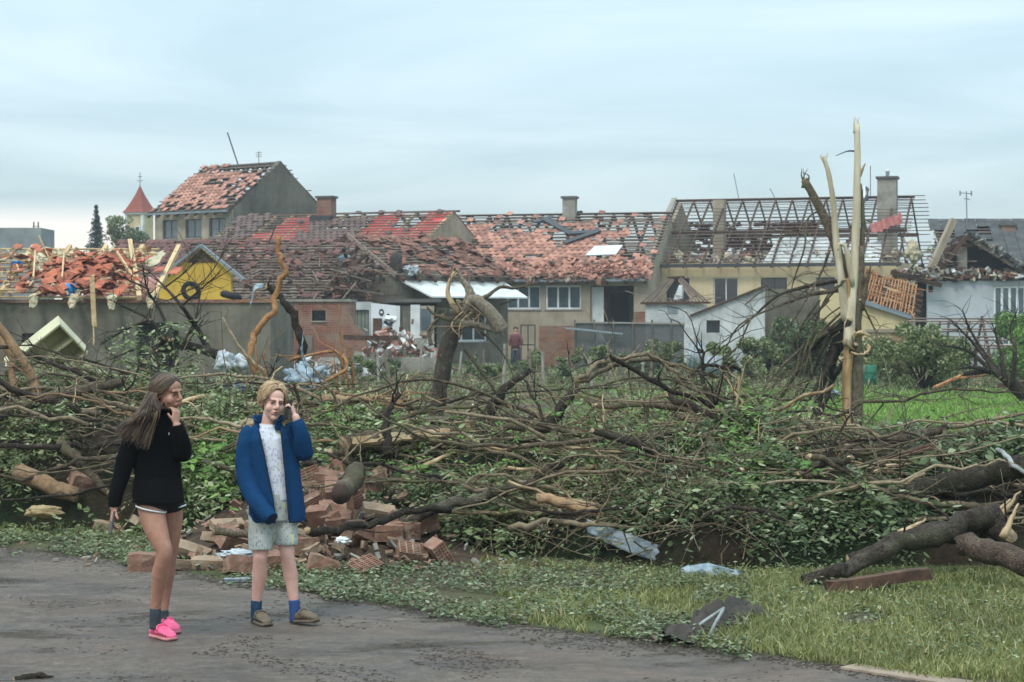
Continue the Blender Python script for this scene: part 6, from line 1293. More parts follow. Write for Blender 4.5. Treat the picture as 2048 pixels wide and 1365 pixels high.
# bent sheet under the heap, blue-grey sheet at its foot
def sheet(pts, m, label, nu=14, nv=5, w=.2, name='metal_sheet', cat='metal sheet', th=.008, amp=.03):
    P = smooth_path([W(*q) for q in pts], 5); mb = MB(); k = len(P); vs = []
    for i, p in enumerate(P):
        for j in range(nv + 1): s = j / nv - .5; vs.append(p + V((0, .35, .8)).normalized() * (w * s * (1 - .3 * abs(2 * i / k - 1))) + V((0, 1, 0)) * amp * nz(i * .6, j * .9, p.x))
    mb.add(vs, [(i * (nv + 1) + j, i * (nv + 1) + j + 1, (i + 1) * (nv + 1) + j + 1, (i + 1) * (nv + 1) + j) for i in range(k - 1) for j in range(nv)]); o = loose(name, mb, m, label, cat); o.modifiers.new('t', 'SOLIDIFY').thickness = th; return o
sheet([(1175, 1052, 16.7), (1230, 1076, 16.5), (1290, 1098, 16.35), (1360, 1122, 16.2)], metal_white, 'bent grey metal sheet sticking out under the right heap', w=.17)
sheet([(1362, 1150, 15.6), (1400, 1146, 15.6), (1440, 1150, 15.6), (1490, 1162, 15.6)], plastic_sheet, 'crumpled blue-grey plastic lying at the foot of the heap', w=.16, name='plastic_sheet', cat='plastic', amp=.06)
# dark cloth over two white poles on the verge
mb = MB(); A, B = G(1345, 1290), G(1505, 1222); nu, nv = 20, 12; vs = []; ax = (B - A); pr = V((-ax.y, ax.x, 0)).normalized()
for i in range(nu + 1):
    t = i / nu
    for j in range(nv + 1):
        s = j / nv - .5; wd = .12 + .08 * t; hgt = (.03 + .07 * math.sin(math.pi * min(1, t * .9 + .1))) * (1 - (2 * s) ** 2) * (1 + 1.3 * nz(t * 7, s * 6)); vs.append(A + ax * (t + .05 * nz(s * 3, 5)) + pr * (s * wd * 2 + .05 * nz(t * 4, s * 2, 4)) + V((0, 0, max(.012, hgt + .05 * abs(nz(t * 9, s * 7)) * (1 - abs(2 * s))))))
mb.add(vs, [(i * (nv + 1) + j, (i + 1) * (nv + 1) + j, (i + 1) * (nv + 1) + j + 1, i * (nv + 1) + j + 1) for i in range(nu) for j in range(nv)]); loose('dark_cloth', mb, cloth_dark, 'wet dark grey cloth lying across the edge of the verge', 'cloth')
for a, b, lb in (((1366, 1284), (1448, 1228), 'long grey-white rod lying over the dark cloth'), ((1414, 1288), (1446, 1236), 'short grey-white rod lying beside the dark cloth')):
    p0, p1 = G(*a) + V((0, 0, .02)), W(b[0], b[1], GD(a[1]) + .35); p1.z = .16; o = MB().tube([p0, p0.lerp(p1, .5) + V((0, 0, .01)), p1], .011, 8).build('rod', pole_white, smooth=True); rebase(o, p0); tag(o, lb, 'rod')
loose('apple', crumple(2030, 1290, 12.9, .08, .07, .08, .05, 14, 10, 2), mat('green_apple', '#8a9a72', '#72845c', 4, .5), 'small pale green windfall apple in the verge grass', 'apple')
for px, py, lb in ((1610, 1190, 'flat white flake of plaster in the verge grass near the beam'), (1832, 1268, 'white crumb of plaster in the verge grass below the wood chips'), (422, 1070, 'small white plaster crumb on the mud behind the walker in black')):
    q = G(px, py); loose('plaster_flake', crumple(px, py - 3, GD(py), .07, .03, .05, .4, 10, 8, px * .1), white_panel, lb, 'plaster')
mb = MB(); q = G(75, 1362); hero([(30, 1362, 11.15), (70, 1352, 11.2), (95, 1358, 11.2)], .025, .02, bark_dark, 'short dark stick lying on the near edge of the road', twigs=2, tl=.12)
# cream cabinet carcass, sacks, tarpaulins, torn plastic
M = Matrix.Translation(W(92, 712, 23.2)) @ Matrix.Rotation(R(-38), 4, 'Y') @ Matrix.Rotation(R(28), 4, 'X'); root = empty('cream_cabinet', M.translation - V((0, 0, .35)), 0, 'cream enamelled cabinet carcass tipped on the heap with open compartments', 'cabinet')
Mi = Matrix.Translation(-(M.translation - V((0, 0, .35)))) @ M; w, h, d, t = .8, .5, .26, .02
for nme, bxx in (('back_panel', (-w / 2, w / 2, d / 2 - t, d / 2, -h / 2, h / 2)), ('side_panel', (-w / 2, w / 2, -d / 2, d / 2 - t, -h / 2, -h / 2 + t)), ('side_panel', (-w / 2, w / 2, -d / 2, d / 2 - t, h / 2 - t, h / 2)), ('end_panel', (-w / 2, -w / 2 + t, -d / 2, d / 2 - t, -h / 2 + t, h / 2 - t)), ('end_panel', (w / 2 - t, w / 2, -d / 2, d / 2 - t, -h / 2 + t, h / 2 - t)), ('divider', (-w / 2 + t, w / 2 - t, -d / 2 + .01, d / 2 - t, -.012, .012)), ('divider', (-.14, -.115, -d / 2 + .02, d / 2 - t, .012, h / 2 - t)), ('divider', (.12, .145, -d / 2 + .02, d / 2 - t, -h / 2 + t, -.012))): MB().box(*bxx, 0, Mi).build(nme, cabinet_m, root)
loose('sack', crumple(450, 726, 30, .28, .28, .25, .45, seed=2), white_sack, 'white sack standing against the fallen crown in front of the shed', 'sack')
loose('sack', crumple(482, 728, 30.2, .24, .26, .25, .45, seed=7), white_sack, 'second white sack leaning on the first in front of the shed', 'sack')
loose('tarpaulin', crumple(468, 778, 22.6, .42, .1, .3, .4, seed=4), navy_tarp, 'dark blue tarpaulin scrap under a grey mat on top of the left heap', 'tarpaulin')
loose('mat', crumple(482, 762, 23, .46, .12, .3, .35, seed=14), mat('woven_mat', '#a7a489', '#88856c', 9, .9, .5, 40), 'pale woven mat lying on the left heap behind the walker in blue', 'mat')
loose('plastic_sheet', crumple(612, 758, 22.5, .36, .26, .12, .7, 26, 18, 21, 3.4), plastic_sheet, 'torn pale blue plastic sheet draped on the heap behind the walker in blue', 'plastic')
sheet([(606, 672, 22.6), (603, 700, 22.6), (612, 730, 22.6), (640, 775, 22.5)], plastic_sheet, 'narrow strip of pale blue plastic standing up from the torn sheet', w=.14, name='plastic_sheet', cat='plastic', amp=.08)
sheet([(527, 572, 28), (510, 575, 28), (505, 595, 28), (500, 612, 28)], plastic_sheet, 'pale green plastic strip fluttering from the dark curved stem', w=.1, name='plastic_strip', cat='plastic')
loose('plastic_sheet', crumple(1655, 788, 37.5, .42, .16, .3, .5, seed=41), white_sack, 'white plastic sheet caught under the hanging branches of the tall broken tree', 'plastic')
hero([(1632, 878, 30), (1655, 850, 30), (1682, 822, 30)], .025, .02, split_pale, 'short bare white stick leaning at the foot of the tall broken tree', twigs=0)
for i, (px, py) in enumerate(((1590, 835), (1615, 822), (1640, 840), (1625, 855))):
    hero([(px, py + 8, 31), (px + 10, py - 8, 31), (px + 26, py - 4, 31), (px + 30, py + 8, 31)], .012, .008, split_pale, 'curled white wood shaving at the foot of the tall broken tree', twigs=1, tl=.15, group='curled wood shavings', name='wood_shaving', cat='shaving')

# ================================================================== THE TWO WALKERS
TMP = bpy.data.scenes.new('tmp')                       # a bare scene in which meshes are merged, removed again below
def bake(mb, voxel, it=4, fac=.5):
    """union of overlapping closed shapes -> one continuous smooth surface"""
    me = mb.mesh('tmp', []); o = bpy.data.objects.new('tmp', me); TMP.collection.objects.link(o); r = o.modifiers.new('r', 'REMESH'); r.mode = 'VOXEL'; r.voxel_size = voxel; r.use_smooth_shade = True
    s = o.modifiers.new('s', 'SMOOTH'); s.factor = fac; s.iterations = it
    vl = TMP.view_layers[0]; vl.update(); out = bpy.data.meshes.new_from_object(o.evaluated_get(vl.depsgraph)); bpy.data.objects.remove(o); out.polygons.foreach_set('use_smooth', [True] * len(out.polygons)); return out
def wrinkle(me, amp, sc, str_=(1, 1, 1)):
    n = len(me.vertices); C = np.empty(n * 3); me.vertices.foreach_get('co', C); Nn = np.empty(n * 3); me.vertex_normals.foreach_get('vector', Nn); C = C.reshape(-1, 3); Nn = Nn.reshape(-1, 3); out = C.copy()
    for i in range(n):
        c = V(C[i]); out[i] += Nn[i] * amp * (nz(c.x * sc * str_[0], c.y * sc * str_[1], c.z * sc * str_[2]) + .6 * (abs(nz(c.x * sc * 2.1, c.y * sc * 2.1 + 3, c.z * sc * 1.4)) - .3))
    me.vertices.foreach_set('co', out.ravel()); me.update()
def hull(mb, rows, yaw, J, n=22):                        # rows: px,py,dd,halfwidth,halfdepth
    ca, sa = math.cos(R(yaw)), math.sin(R(yaw)); rs = []
    for px, py, dd, hw, hd in rows:
        c = J(px, py, dd); rs.append([c + V((ca, sa, 0)) * (hw * math.cos(2 * math.pi * i / n)) + V((-sa, ca, 0)) * (hd * math.sin(2 * math.pi * i / n)) for i in range(n)])
    mb.rings(rs)
def limbt(mb, rows, J, n=16):                            # rows: px,py,dd,radius
    P = [J(a, b, c) for a, b, c, r in rows]; Q = smooth_path(P, 4); k = len(rows); rad = list(np.interp(np.arange(len(Q)) / 4, np.arange(k), [r for *_, r in rows])); mb.tube(Q, rad, n)
def headM(c, yaw, pitch=0, roll=0): return Matrix.Translation(c) @ Matrix.Rotation(R(yaw), 4, 'Z') @ Matrix.Rotation(R(pitch), 4, 'X') @ Matrix.Rotation(R(roll), 4, 'Y')
def head_shapes(mb, M, s=1., lips=True):
    def e(c, r): mb.ball(M @ (V(c) * s), tuple(x * s for x in r), 0, 20, 13, M.to_3x3())
    e((0, .018, .03), (.073, .09, .083)); e((0, -.024, -.03), (.0585, .062, .072)); e((0, -.046, .045), (.055, .036, .045)); e((0, -.062, -.088), (.024, .02, .018)); e((0, -.03, -.068), (.046, .045, .033))
    e((0, -.078, .027), (.046, .011, .01)); e((-.034, -.055, -.026), (.027, .025, .03)); e((.034, -.055, -.026), (.027, .025, .03)); e((0, -.08, -.055), (.024, .012, .014))
    e((0, -.089, -.048), (.017, .006, .0045)); e((0, -.0885, -.0575), (.015, .0065, .005))
    mb.tube([M @ (V(q) * s) for q in ((0, -.082, .03), (0, -.092, .008), (0, -.105, -.016), (0, -.102, -.03))], [.007 * s, .0085 * s, .0115 * s, .008 * s], 10)
    for x in (-1, 1): e((x * .0105, -.092, -.0245), (.0075, .009, .007)); e((x * .071, .016, -.01), (.008, .015, .025)); e((x * .076, .022, -.002), (.005, .013, .018))
def face_bits(M, s, parent, iris, brow_m, lip_m, open_=0.):
    wm = MATS.get('eye_white') or mat('eye_white', '#b9aea6', '#aba097', 3, .3); lash = MATS.get('lash') or mat('lash', '#2a1d18', '#221713', 3, .8)
    for x in (-1, 1):
        mb = MB(); mb.ball(M @ (V((x * .030, -.0745, .006)) * s), (.012 * s, .009 * s, .0044 * s), 0, 14, 9, M.to_3x3()); ey = mb.build('eye', wm, parent, True)
        MB().ball(M @ (V((x * .030, -.0815, .006)) * s), (.0055 * s, .004 * s, .0048 * s), 0, 12, 8, M.to_3x3()).build('iris', iris, ey, True)
        MB().tube([M @ (V((x * .030 + q * .0155, -.0845 + abs(q) * .006, .0108 - .003 * q * q)) * s) for q in (-1, -.5, 0, .5, 1)], .0016 * s, 5).build('eyelashes', lash, ey)
        MB().tube([M @ (V((x * (.014 + .034 * q), -.096 + .014 * q * q, .0245 + .007 * q - .006 * q * q)) * s) for q in (0, .33, .66, 1)], [.0018 * s, .0024 * s, .002 * s, .0012 * s], 6).build('eyebrow', brow_m, parent, True)
    up = MB(); up.tube([M @ (V((q * .021, -.0955 + .009 * q * q, -.0475 - .0035 * q * q)) * s) for q in (-1, -.5, 0, .5, 1)], [.0008 * s, .0024 * s, .003 * s, .0024 * s, .0008 * s], 8)
    up.tube([M @ (V((q * .019, -.095 + .009 * q * q, -.0565 - open_ + (.0045 + open_) * q * q)) * s) for q in (-1, -.5, 0, .5, 1)], [.0008 * s, .0028 * s, .0035 * s, .0028 * s, .0008 * s], 8); lp = up.build('lips', lip_m, parent, True)
    MB().tube([M @ (V((q * .017, -.0965 + .009 * q * q, -.052 - open_ * .5)) * s) for q in (-1, 0, 1)], [.0008 * s, (.0014 + open_ * .5) * s, .0008 * s], 6).build('mouth_line', lash, lp)
def hand_shapes(mb, wrist, ax, nrm, s=1., curl=(.5, .7, .5), thumb=1, spread=1., thumb_curl=.5):
    """palm + five fingers; ax points along the hand, nrm out of its back"""
    ax = V(ax).normalized(); nrm = (V(nrm) - ax * V(nrm).dot(ax)).normalized(); sd = ax.cross(nrm) * thumb
    P = lambda a, b, c: wrist + ax * (a * s) + sd * (b * s) + nrm * (c * s)
    mb.tube([P(-.03, 0, 0), P(0, 0, 0), P(.03, .002, 0), P(.06, 0, 0), P(.085, -.002, 0)], [.023 * s, .024 * s, .034 * s, .038 * s, .034 * s], 14, flat=1.) if False else None
    rs = []
    for a, w, h in ((-.035, .024, .021), (0, .026, .018), (.03, .036, .017), (.06, .041, .0155), (.088, .039, .013)):
        rs.append([P(a, w * math.cos(2 * math.pi * i / 16), h * math.sin(2 * math.pi * i / 16)) for i in range(16)])
    mb.rings(rs)
    for k, (b, l) in enumerate(((.030, .072), (.0105, .08), (-.0095, .074), (-.028, .058))):
        p = P(.08, b, 0); d = ax + sd * (.10 * spread * (1.3 - k)); d.normalize(); pts = [p - d * .02 * s, p]; r = [.0095 * s, .0095 * s]; ang = 0
        for q, (f, rr) in enumerate(((.45, .0088), (.32, .0082), (.23, .0068))):
            ang += curl[q]; dd = d * math.cos(ang) - nrm * math.sin(ang); p = p + dd * (l * f * s); pts.append(p); r.append(rr * s)
        mb.tube(pts, r, 10)
    p = P(.018, .026, -.006); pts = [P(.0, .016, -.004), p]; d = (ax * .75 + sd * .75 - nrm * .25).normalized()
    for f in (.036, .03): pts.append(pts[-1] + d * f * s); d = (d - nrm * thumb_curl * .6 + ax * .35 - sd * thumb_curl * .5).normalized()
    mb.tube(pts, [.013 * s, .0125 * s, .0105 * s, .008 * s], 10)
def strands(name, P, r, m, parent, sides=4):
    o = tubes_np(name, P, r, m, sides); del o['kind']; o.data.polygons.foreach_set('use_smooth', [True] * len(o.data.polygons)); o.parent = parent; return o
def skin_mat(name, a, b, red):
    n = NT(name); c = n.mix(n.ramp(n.noise(7, 4), [(.42, (0, 0, 0)), (.7, (.7, .7, .7))]), n.ramp(n.noise(22, 5), [(.3, a), (.7, b)]), col(red)); n.bump(n.noise(180, 3), .08, .002)
    n.bsdf.inputs['Subsurface Weight'].default_value = .12; n.bsdf.inputs['Subsurface Radius'].default_value = (.02, .008, .004); n.bsdf.inputs['Subsurface Scale'].default_value = .5; MATS[name] = n.fin(c, .5, .4); return MATS[name]
def knit(name, a, b, sc=260, bump=.6, rough=.95):
    n = NT(name); n.bump(n.math('ADD', n.noise(sc, 3), n.math('MULTIPLY', n.noise(22, 4), .8)), bump, .006); c = n.ramp(n.noise(sc * .6, 4, .7), [(.3, a), (.7, b)])
    MATS[name] = n.fin(c, rough, .12); return MATS[name]
def print_mat(name, base, base2, inks):                  # pale cloth with small stacked printed marks
    n = NT(name); c = n.ramp(n.noise(9, 4), [(.3, base), (.7, base2)])
    for k, (ink, sc, thr, st) in enumerate(inks):
        v = n.N.new('ShaderNodeTexVoronoi'); v.distance = 'CHEBYCHEV'; v.inputs['Scale'].default_value = sc; v.inputs['Randomness'].default_value = .8
        mp = n.N.new('ShaderNodeMapping'); mp.inputs['Scale'].default_value = st; mp.inputs['Location'].default_value = (k * 3.1, k, k * 1.7); n.L.new(n.tc.outputs['Object'], mp.inputs[0]); n.L.new(mp.outputs[0], v.inputs['Vector'])
        sp = n.N.new('ShaderNodeSeparateColor'); n.L.new(v.outputs['Color'], sp.inputs[0])
        sel = n.math('MULTIPLY', n.math('GREATER_THAN', sp.outputs[0], thr), n.math('LESS_THAN', v.outputs['Distance'], .36)); c = n.mix(n.math('MULTIPLY', sel, .8), c, col(ink))
    n.bump(n.noise(14, 5), .5, .012); MATS[name] = n.fin(c, .9, .15); return MATS[name]

def clog(parent, heel, dirv, L, up_m, sole_m, pitch=0., name='clog'):
    """foam clog: thick sole, rounded upper with vent holes, heel strap"""
    d = V((dirv[0], dirv[1], 0)).normalized(); sd = V((-d.y, d.x, 0)); M = Matrix(((d.x, sd.x, 0, heel.x), (d.y, sd.y, 0, heel.y), (0, 0, 1, heel.z), (0, 0, 0, 1))) @ Matrix.Rotation(-pitch, 4, 'Y')
    prof = [(0, .020), (.06, .032), (.2, .036), (.4, .034), (.6, .042), (.8, .046), (.92, .038), (1, .016)]
    def ring(t, w, z0, z1, sq=1.): return [M @ V((L * t, w * math.cos(a) , (z0 + z1) / 2 + (z1 - z0) / 2 * math.copysign(abs(math.sin(a)) ** sq, math.sin(a)))) for a in [2 * math.pi * i / 18 for i in range(18)]]
    mb = MB(); mb.rings([ring(t, w + .004, .0 + (.012 if t in (0, 1) else .0), .026, .45) for t, w in prof]); sole = bake(mb, .005, 2); sole.materials.append(sole_m); root = link(name, sole, parent)
    mb = MB(); up = [(.0, .024, .055), (.1, .035, .066), (.28, .039, .074), (.45, .040, .088), (.58, .043, .082), (.75, .046, .066), (.9, .038, .05), (.985, .016, .036)]
    mb.rings([ring(t, w, .016, h, .8) for t, w, h in up]); me = bake(mb, .0045, 3); me.materials.append(up_m); link('upper', me, root)
    mb = MB(); mb.tube(smooth_path([M @ V((L * .5, .041, .06)), M @ V((L * .47, .037, .078)), M @ V((L * .46, .015, .089)), M @ V((L * .46, -.015, .089)), M @ V((L * .47, -.037, .078)), M @ V((L * .5, -.041, .06))], 4), .007, 6); mb.build('strap', up_m, root, True)
    for s in (-1, 1):
        for t, z in ((.55, .04), (.66, .042), (.77, .04), (.86, .036)): MB().ball(M @ V((L * t, s * (np.interp(t, [a for a, *_ in up], [b for _, b, _ in up]) - .0015), z)), .0055, 0, 8, 6).build('vent_hole', dark_in, root)
    return root

def scalp(M, d, s, k=1.):                                # a point on the skull in direction d, lifted by k
    d = V(d).normalized(); c = V((0, .018, .034)); r = V((.079, .096, .088)) * k; return M @ ((c + V((d.x * r.x, d.y * r.y, d.z * r.z))) * s)
def comb(M, d0, d1, s, n=5, k0=1., k1=1.05):             # hair lying along the skull from one direction to another
    return [scalp(M, V(d0).normalized().slerp(V(d1).normalized(), i / (n - 1)) if False else (V(d0).normalized() * (1 - i / (n - 1)) + V(d1).normalized() * (i / (n - 1))), s, k0 + (k1 - k0) * math.sin(math.pi * .5 * i / (n - 1))) for i in range(n)]
def girl():
    D0 = 12.62; J = lambda px, py, dd=0.: W(px, py, D0 + dd)
    skin = skin_mat('tanned_skin', '#ae8470', '#99705c', '#ab7866'); yaw = 30
    mb = MB()
    hull(mb, [(320, 1012, .02, .13, .1), (318, 985, .0, .14, .1), (316, 945, 0, .115, .085), (315, 895, 0, .13, .09), (316, 866, 0, .145, .085), (320, 848, 0, .1, .065), (324, 836, 0, .05, .05)], yaw, J)
    limbt(mb, [(324, 845, .0, .05), (327, 828, -.0, .047), (331, 808, -.0, .048)], J)
    limbt(mb, [(305, 1002, -.05, .08), (302, 1016, -.07, .085), (311, 1055, -.1, .077), (322, 1085, -.13, .06), (328.5, 1103, -.14, .0525), (326, 1122, -.13, .049), (320, 1150, -.09, .053), (314, 1190, -.05, .039), (310.5, 1222, -.03, .031), (310, 1242, -.02, .03), (310, 1256, -.02, .028)], J, 20)
    limbt(mb, [(340, 1002, .07, .078), (342, 1016, .09, .079), (342, 1055, .12, .07), (341, 1090, .15, .054), (339, 1108, .17, .048), (335, 1145, .22, .05), (330, 1190, .26, .037), (326, 1226, .26, .03), (327, 1246, .25, .03)], J, 18)
    limbt(mb, [(276, 866, -.07, .045), (243, 942, -.1, .038), (229, 1010, -.16, .026), (227, 1020, -.165, .025)], J); limbt(mb, [(352, 866, .06, .045), (366, 905, -.03, .04), (356, 860, -.135, .028), (353, 848, -.14, .026)], J)
    HM_ = headM(J(335, 788, 0), 58, 6, -4); head_shapes(mb, HM_, 1.07)
    hand_shapes(mb, J(228, 1020, -.165), (-.12, -.25, -1), (-.9, -.35, .1), .92, (.45, .6, .4), -1, .6)
    hand_shapes(mb, J(352, 846, -.14), (-.02, .3, 1), (.75, -.6, .0), .84, (.5, .75, .5), -1, .5)
    me = bake(mb, .0042, 5, .5); me.materials.append(skin); o = link('person', me); base = V((J(318, 1270).x, D0 - .05, 0)); 
    tag(o, 'person in a black sweater and black shorts walking with a phone held low', 'person')
    # sweater
    mb = MB(); hull(mb, [(317, 1005, -.03, .166, .15), (316, 990, -.02, .165, .145), (315, 955, 0, .150, .12), (314, 920, 0, .150, .118), (314, 890, 0, .16, .12), (315, 866, 0, .165, .108), (318, 851, 0, .125, .085), (323, 838, 0, .078, .072), (326, 828, 0, .065, .064), (328, 817, -.005, .062, .062)], yaw, J, 28)
    limbt(mb, [(286, 860, -.06, .06), (272, 872, -.08, .064), (257, 905, -.1, .061), (244, 945, -.1, .056), (234, 982, -.14, .048), (229, 1008, -.16, .04), (228.5, 1014, -.162, .035)], J); limbt(mb, [(342, 860, .04, .06), (355, 872, .05, .063), (365, 894, .0, .06), (366, 907, -.05, .059), (365, 892, -.1, .053), (359, 866, -.13, .045), (354, 850, -.14, .038)], J)
    me = bake(mb, .007, 4); wrinkle(me, .006, 11, (1, 1, .6)); me.materials.append(knit('black_fleece', (.002, .002, .0022), (.0045, .0045, .005), 300)); sw = link('sweater', me, o)
    mb = MB(); c = J(327.5, 820, -.005); mb.tube([c + V((.064 * math.cos(a), .064 * math.sin(a), .004 * math.sin(a * 2))) for a in np.linspace(0, 6.2832, 25)], .009, 7); mb.build('collar', MATS['black_fleece'], sw, True)
    mb = MB(); mb.ball(J(338, 868, -.135), (.003, .002, .008)); mb.build('chest_logo', white_panel, sw)
    # shorts
    mb = MB(); hull(mb, [(322, 1018, .02, .1, .09), (320, 1006, .015, .15, .112), (318, 985, .0, .148, .11), (317, 965, 0, .13, .1)], yaw, J); limbt(mb, [(309, 996, -.04, .08), (305, 1006, -.06, .092), (302, 1019, -.075, .0935)], J, 20); limbt(mb, [(336, 985, .06, .097), (340, 1002, .08, .092), (343, 1018, .095, .089)], J, 20)
    me = bake(mb, .006, 4); wrinkle(me, .003, 14); me.materials.append(mat('black_shorts_cloth', '#15161a', '#1d1e22', 20, .8, .3, 40)); sh = link('shorts', me, o)
    for (cx_, cy_, cd, r, t) in ((302, 1018, -.075, .094, -.9), (343, 1017, .095, .0895, .9)):
        c = J(cx_, cy_, cd); MB().tube([c + V((r * math.cos(a), r * math.sin(a), t * r * .25 * math.cos(a))) for a in np.linspace(0, 6.2832, 29)], .0055, 6).build('white_trim', white_frame, sh, True)
    # socks, clogs, phone
    grey = knit('grey_sock_knit', '#4c5358', '#3a4045', 300); pink, pinks = mat('pink_foam', '#e8648a', '#d9547c', 12, .55), mat('muddy_pink_sole', '#d98a96', '#b0766f', 14, .7, .3, 40)
    mb = MB(); limbt(mb, [(310.5, 1217, -.03, .036), (310.5, 1228, -.03, .036), (310, 1244, -.02, .036), (310, 1258, -.02, .034)], J); mb.build('sock', grey, o, True); mb = MB(); limbt(mb, [(326, 1220, .26, .035), (326, 1232, .26, .036), (327, 1246, .25, .036)], J); mb.build('sock', grey, o, True)
    hl = J(304, 1262, .05); hl.z = 0.004; clog(o, hl, (.66, -.75), .26, pink, pinks); h2 = J(318, 1262, .34); h2.z = .004; clog(o, h2, (.6, -.8), .26, pink, pinks)
    ph = MB(); c = J(223, 1046, -.2); ph.box(-.004, .004, -.035, .035, -.07, .07, 0, Matrix.Translation(c) @ Matrix.Rotation(R(28), 4, 'Z') @ Matrix.Rotation(R(-14), 4, 'X') @ Matrix.Rotation(R(12), 4, 'Y')); bo = ph.build('mobile_phone', mat('black_phone', '#1c1c1f', '#252528', 4, .25, spec=.6)); rebase(bo, c - V((0, 0, .07))); tag(bo, 'black mobile phone held in the lowered hand of the walker in black', 'phone')
    # hair
    hm = NT('brown_hair'); hair_m = hm.fin(hm.ramp(hm.rand(), [(0, '#2f231b'), (.5, '#423226'), (.8, '#614c38'), (1, '#8a7153')]), .45, .5)
    cap = MB()
    for c, r in (((0, .036, .054), (.083, .094, .084)), ((0, .06, -.01), (.08, .074, .095)), ((.02, .07, -.08), (.066, .055, .085))): cap.ball(HM_ @ V(c), r, 0, 20, 13, HM_.to_3x3())
    me = bake(cap, .006, 3); me.materials.append(mat('hair_root', '#33271f', '#2a1f18', 60, .6, .6, 120)); hr = link('hair', me, o)
    P = []; rr = []
    for i in range(2600):
        t = random.random(); sd_ = random.choice((-1, 1)); w = random.random(); d0 = (sd_ * rnd(.0, .05), -.84 + 1.15 * t, .62 + .3 * t); d1 = (sd_ * (1. - .35 * t) + rnd(-.08, .08), -.08 + .85 * t + rnd(-.1, .1), -.34 + rnd(-.14, .14))
        q = comb(HM_, d0, d1, 1.07, 6, 1.01 + rnd(0, .02), 1.07 + rnd(0, .03))
        if i % 10 == 0 and sd_ > 0: mid = J(353 + rnd(-3, 3), 836, .08 + rnd(-.02, .02)); e = J(366 + 12 * w, 848 + 30 * rnd(.3, 1), .02 + rnd(-.03, .03))
        else: mid = J(270 + 48 * w + rnd(-4, 4), 822 + 12 * (1 - w) + rnd(-6, 6), -.06 + .1 * rnd(-1, 1) * .8 - .05 * (sd_ < 0)); e = J(232 + 66 * w + rnd(-7, 7), 868 + 26 * w + rnd(-18, 12), -.1 + .12 * rnd(-1, 1))
        q = smooth_path(q + [mid, mid.lerp(e, .5) + V((0, 0, .012 * rnd(-1, 1))), mid.lerp(e, rnd(.75, 1.05))], 3); P.append(q); rr.append(np.concatenate([np.full(len(q) - 8, .0024), np.linspace(.0024, .0007, 8)]))
    strands('hair_strands', np.array([[tuple(v) for v in q] for q in P]), np.array(rr), hair_m, hr)
    face_bits(HM_, 1.07, o, mat('brown_iris', '#2e1e16', '#241710', 5, .2), mat('dark_brow', '#3a2a20', '#2d2019', 9, .8), mat('lip_rose', '#a5625a', '#96554e', 9, .5))
    return o
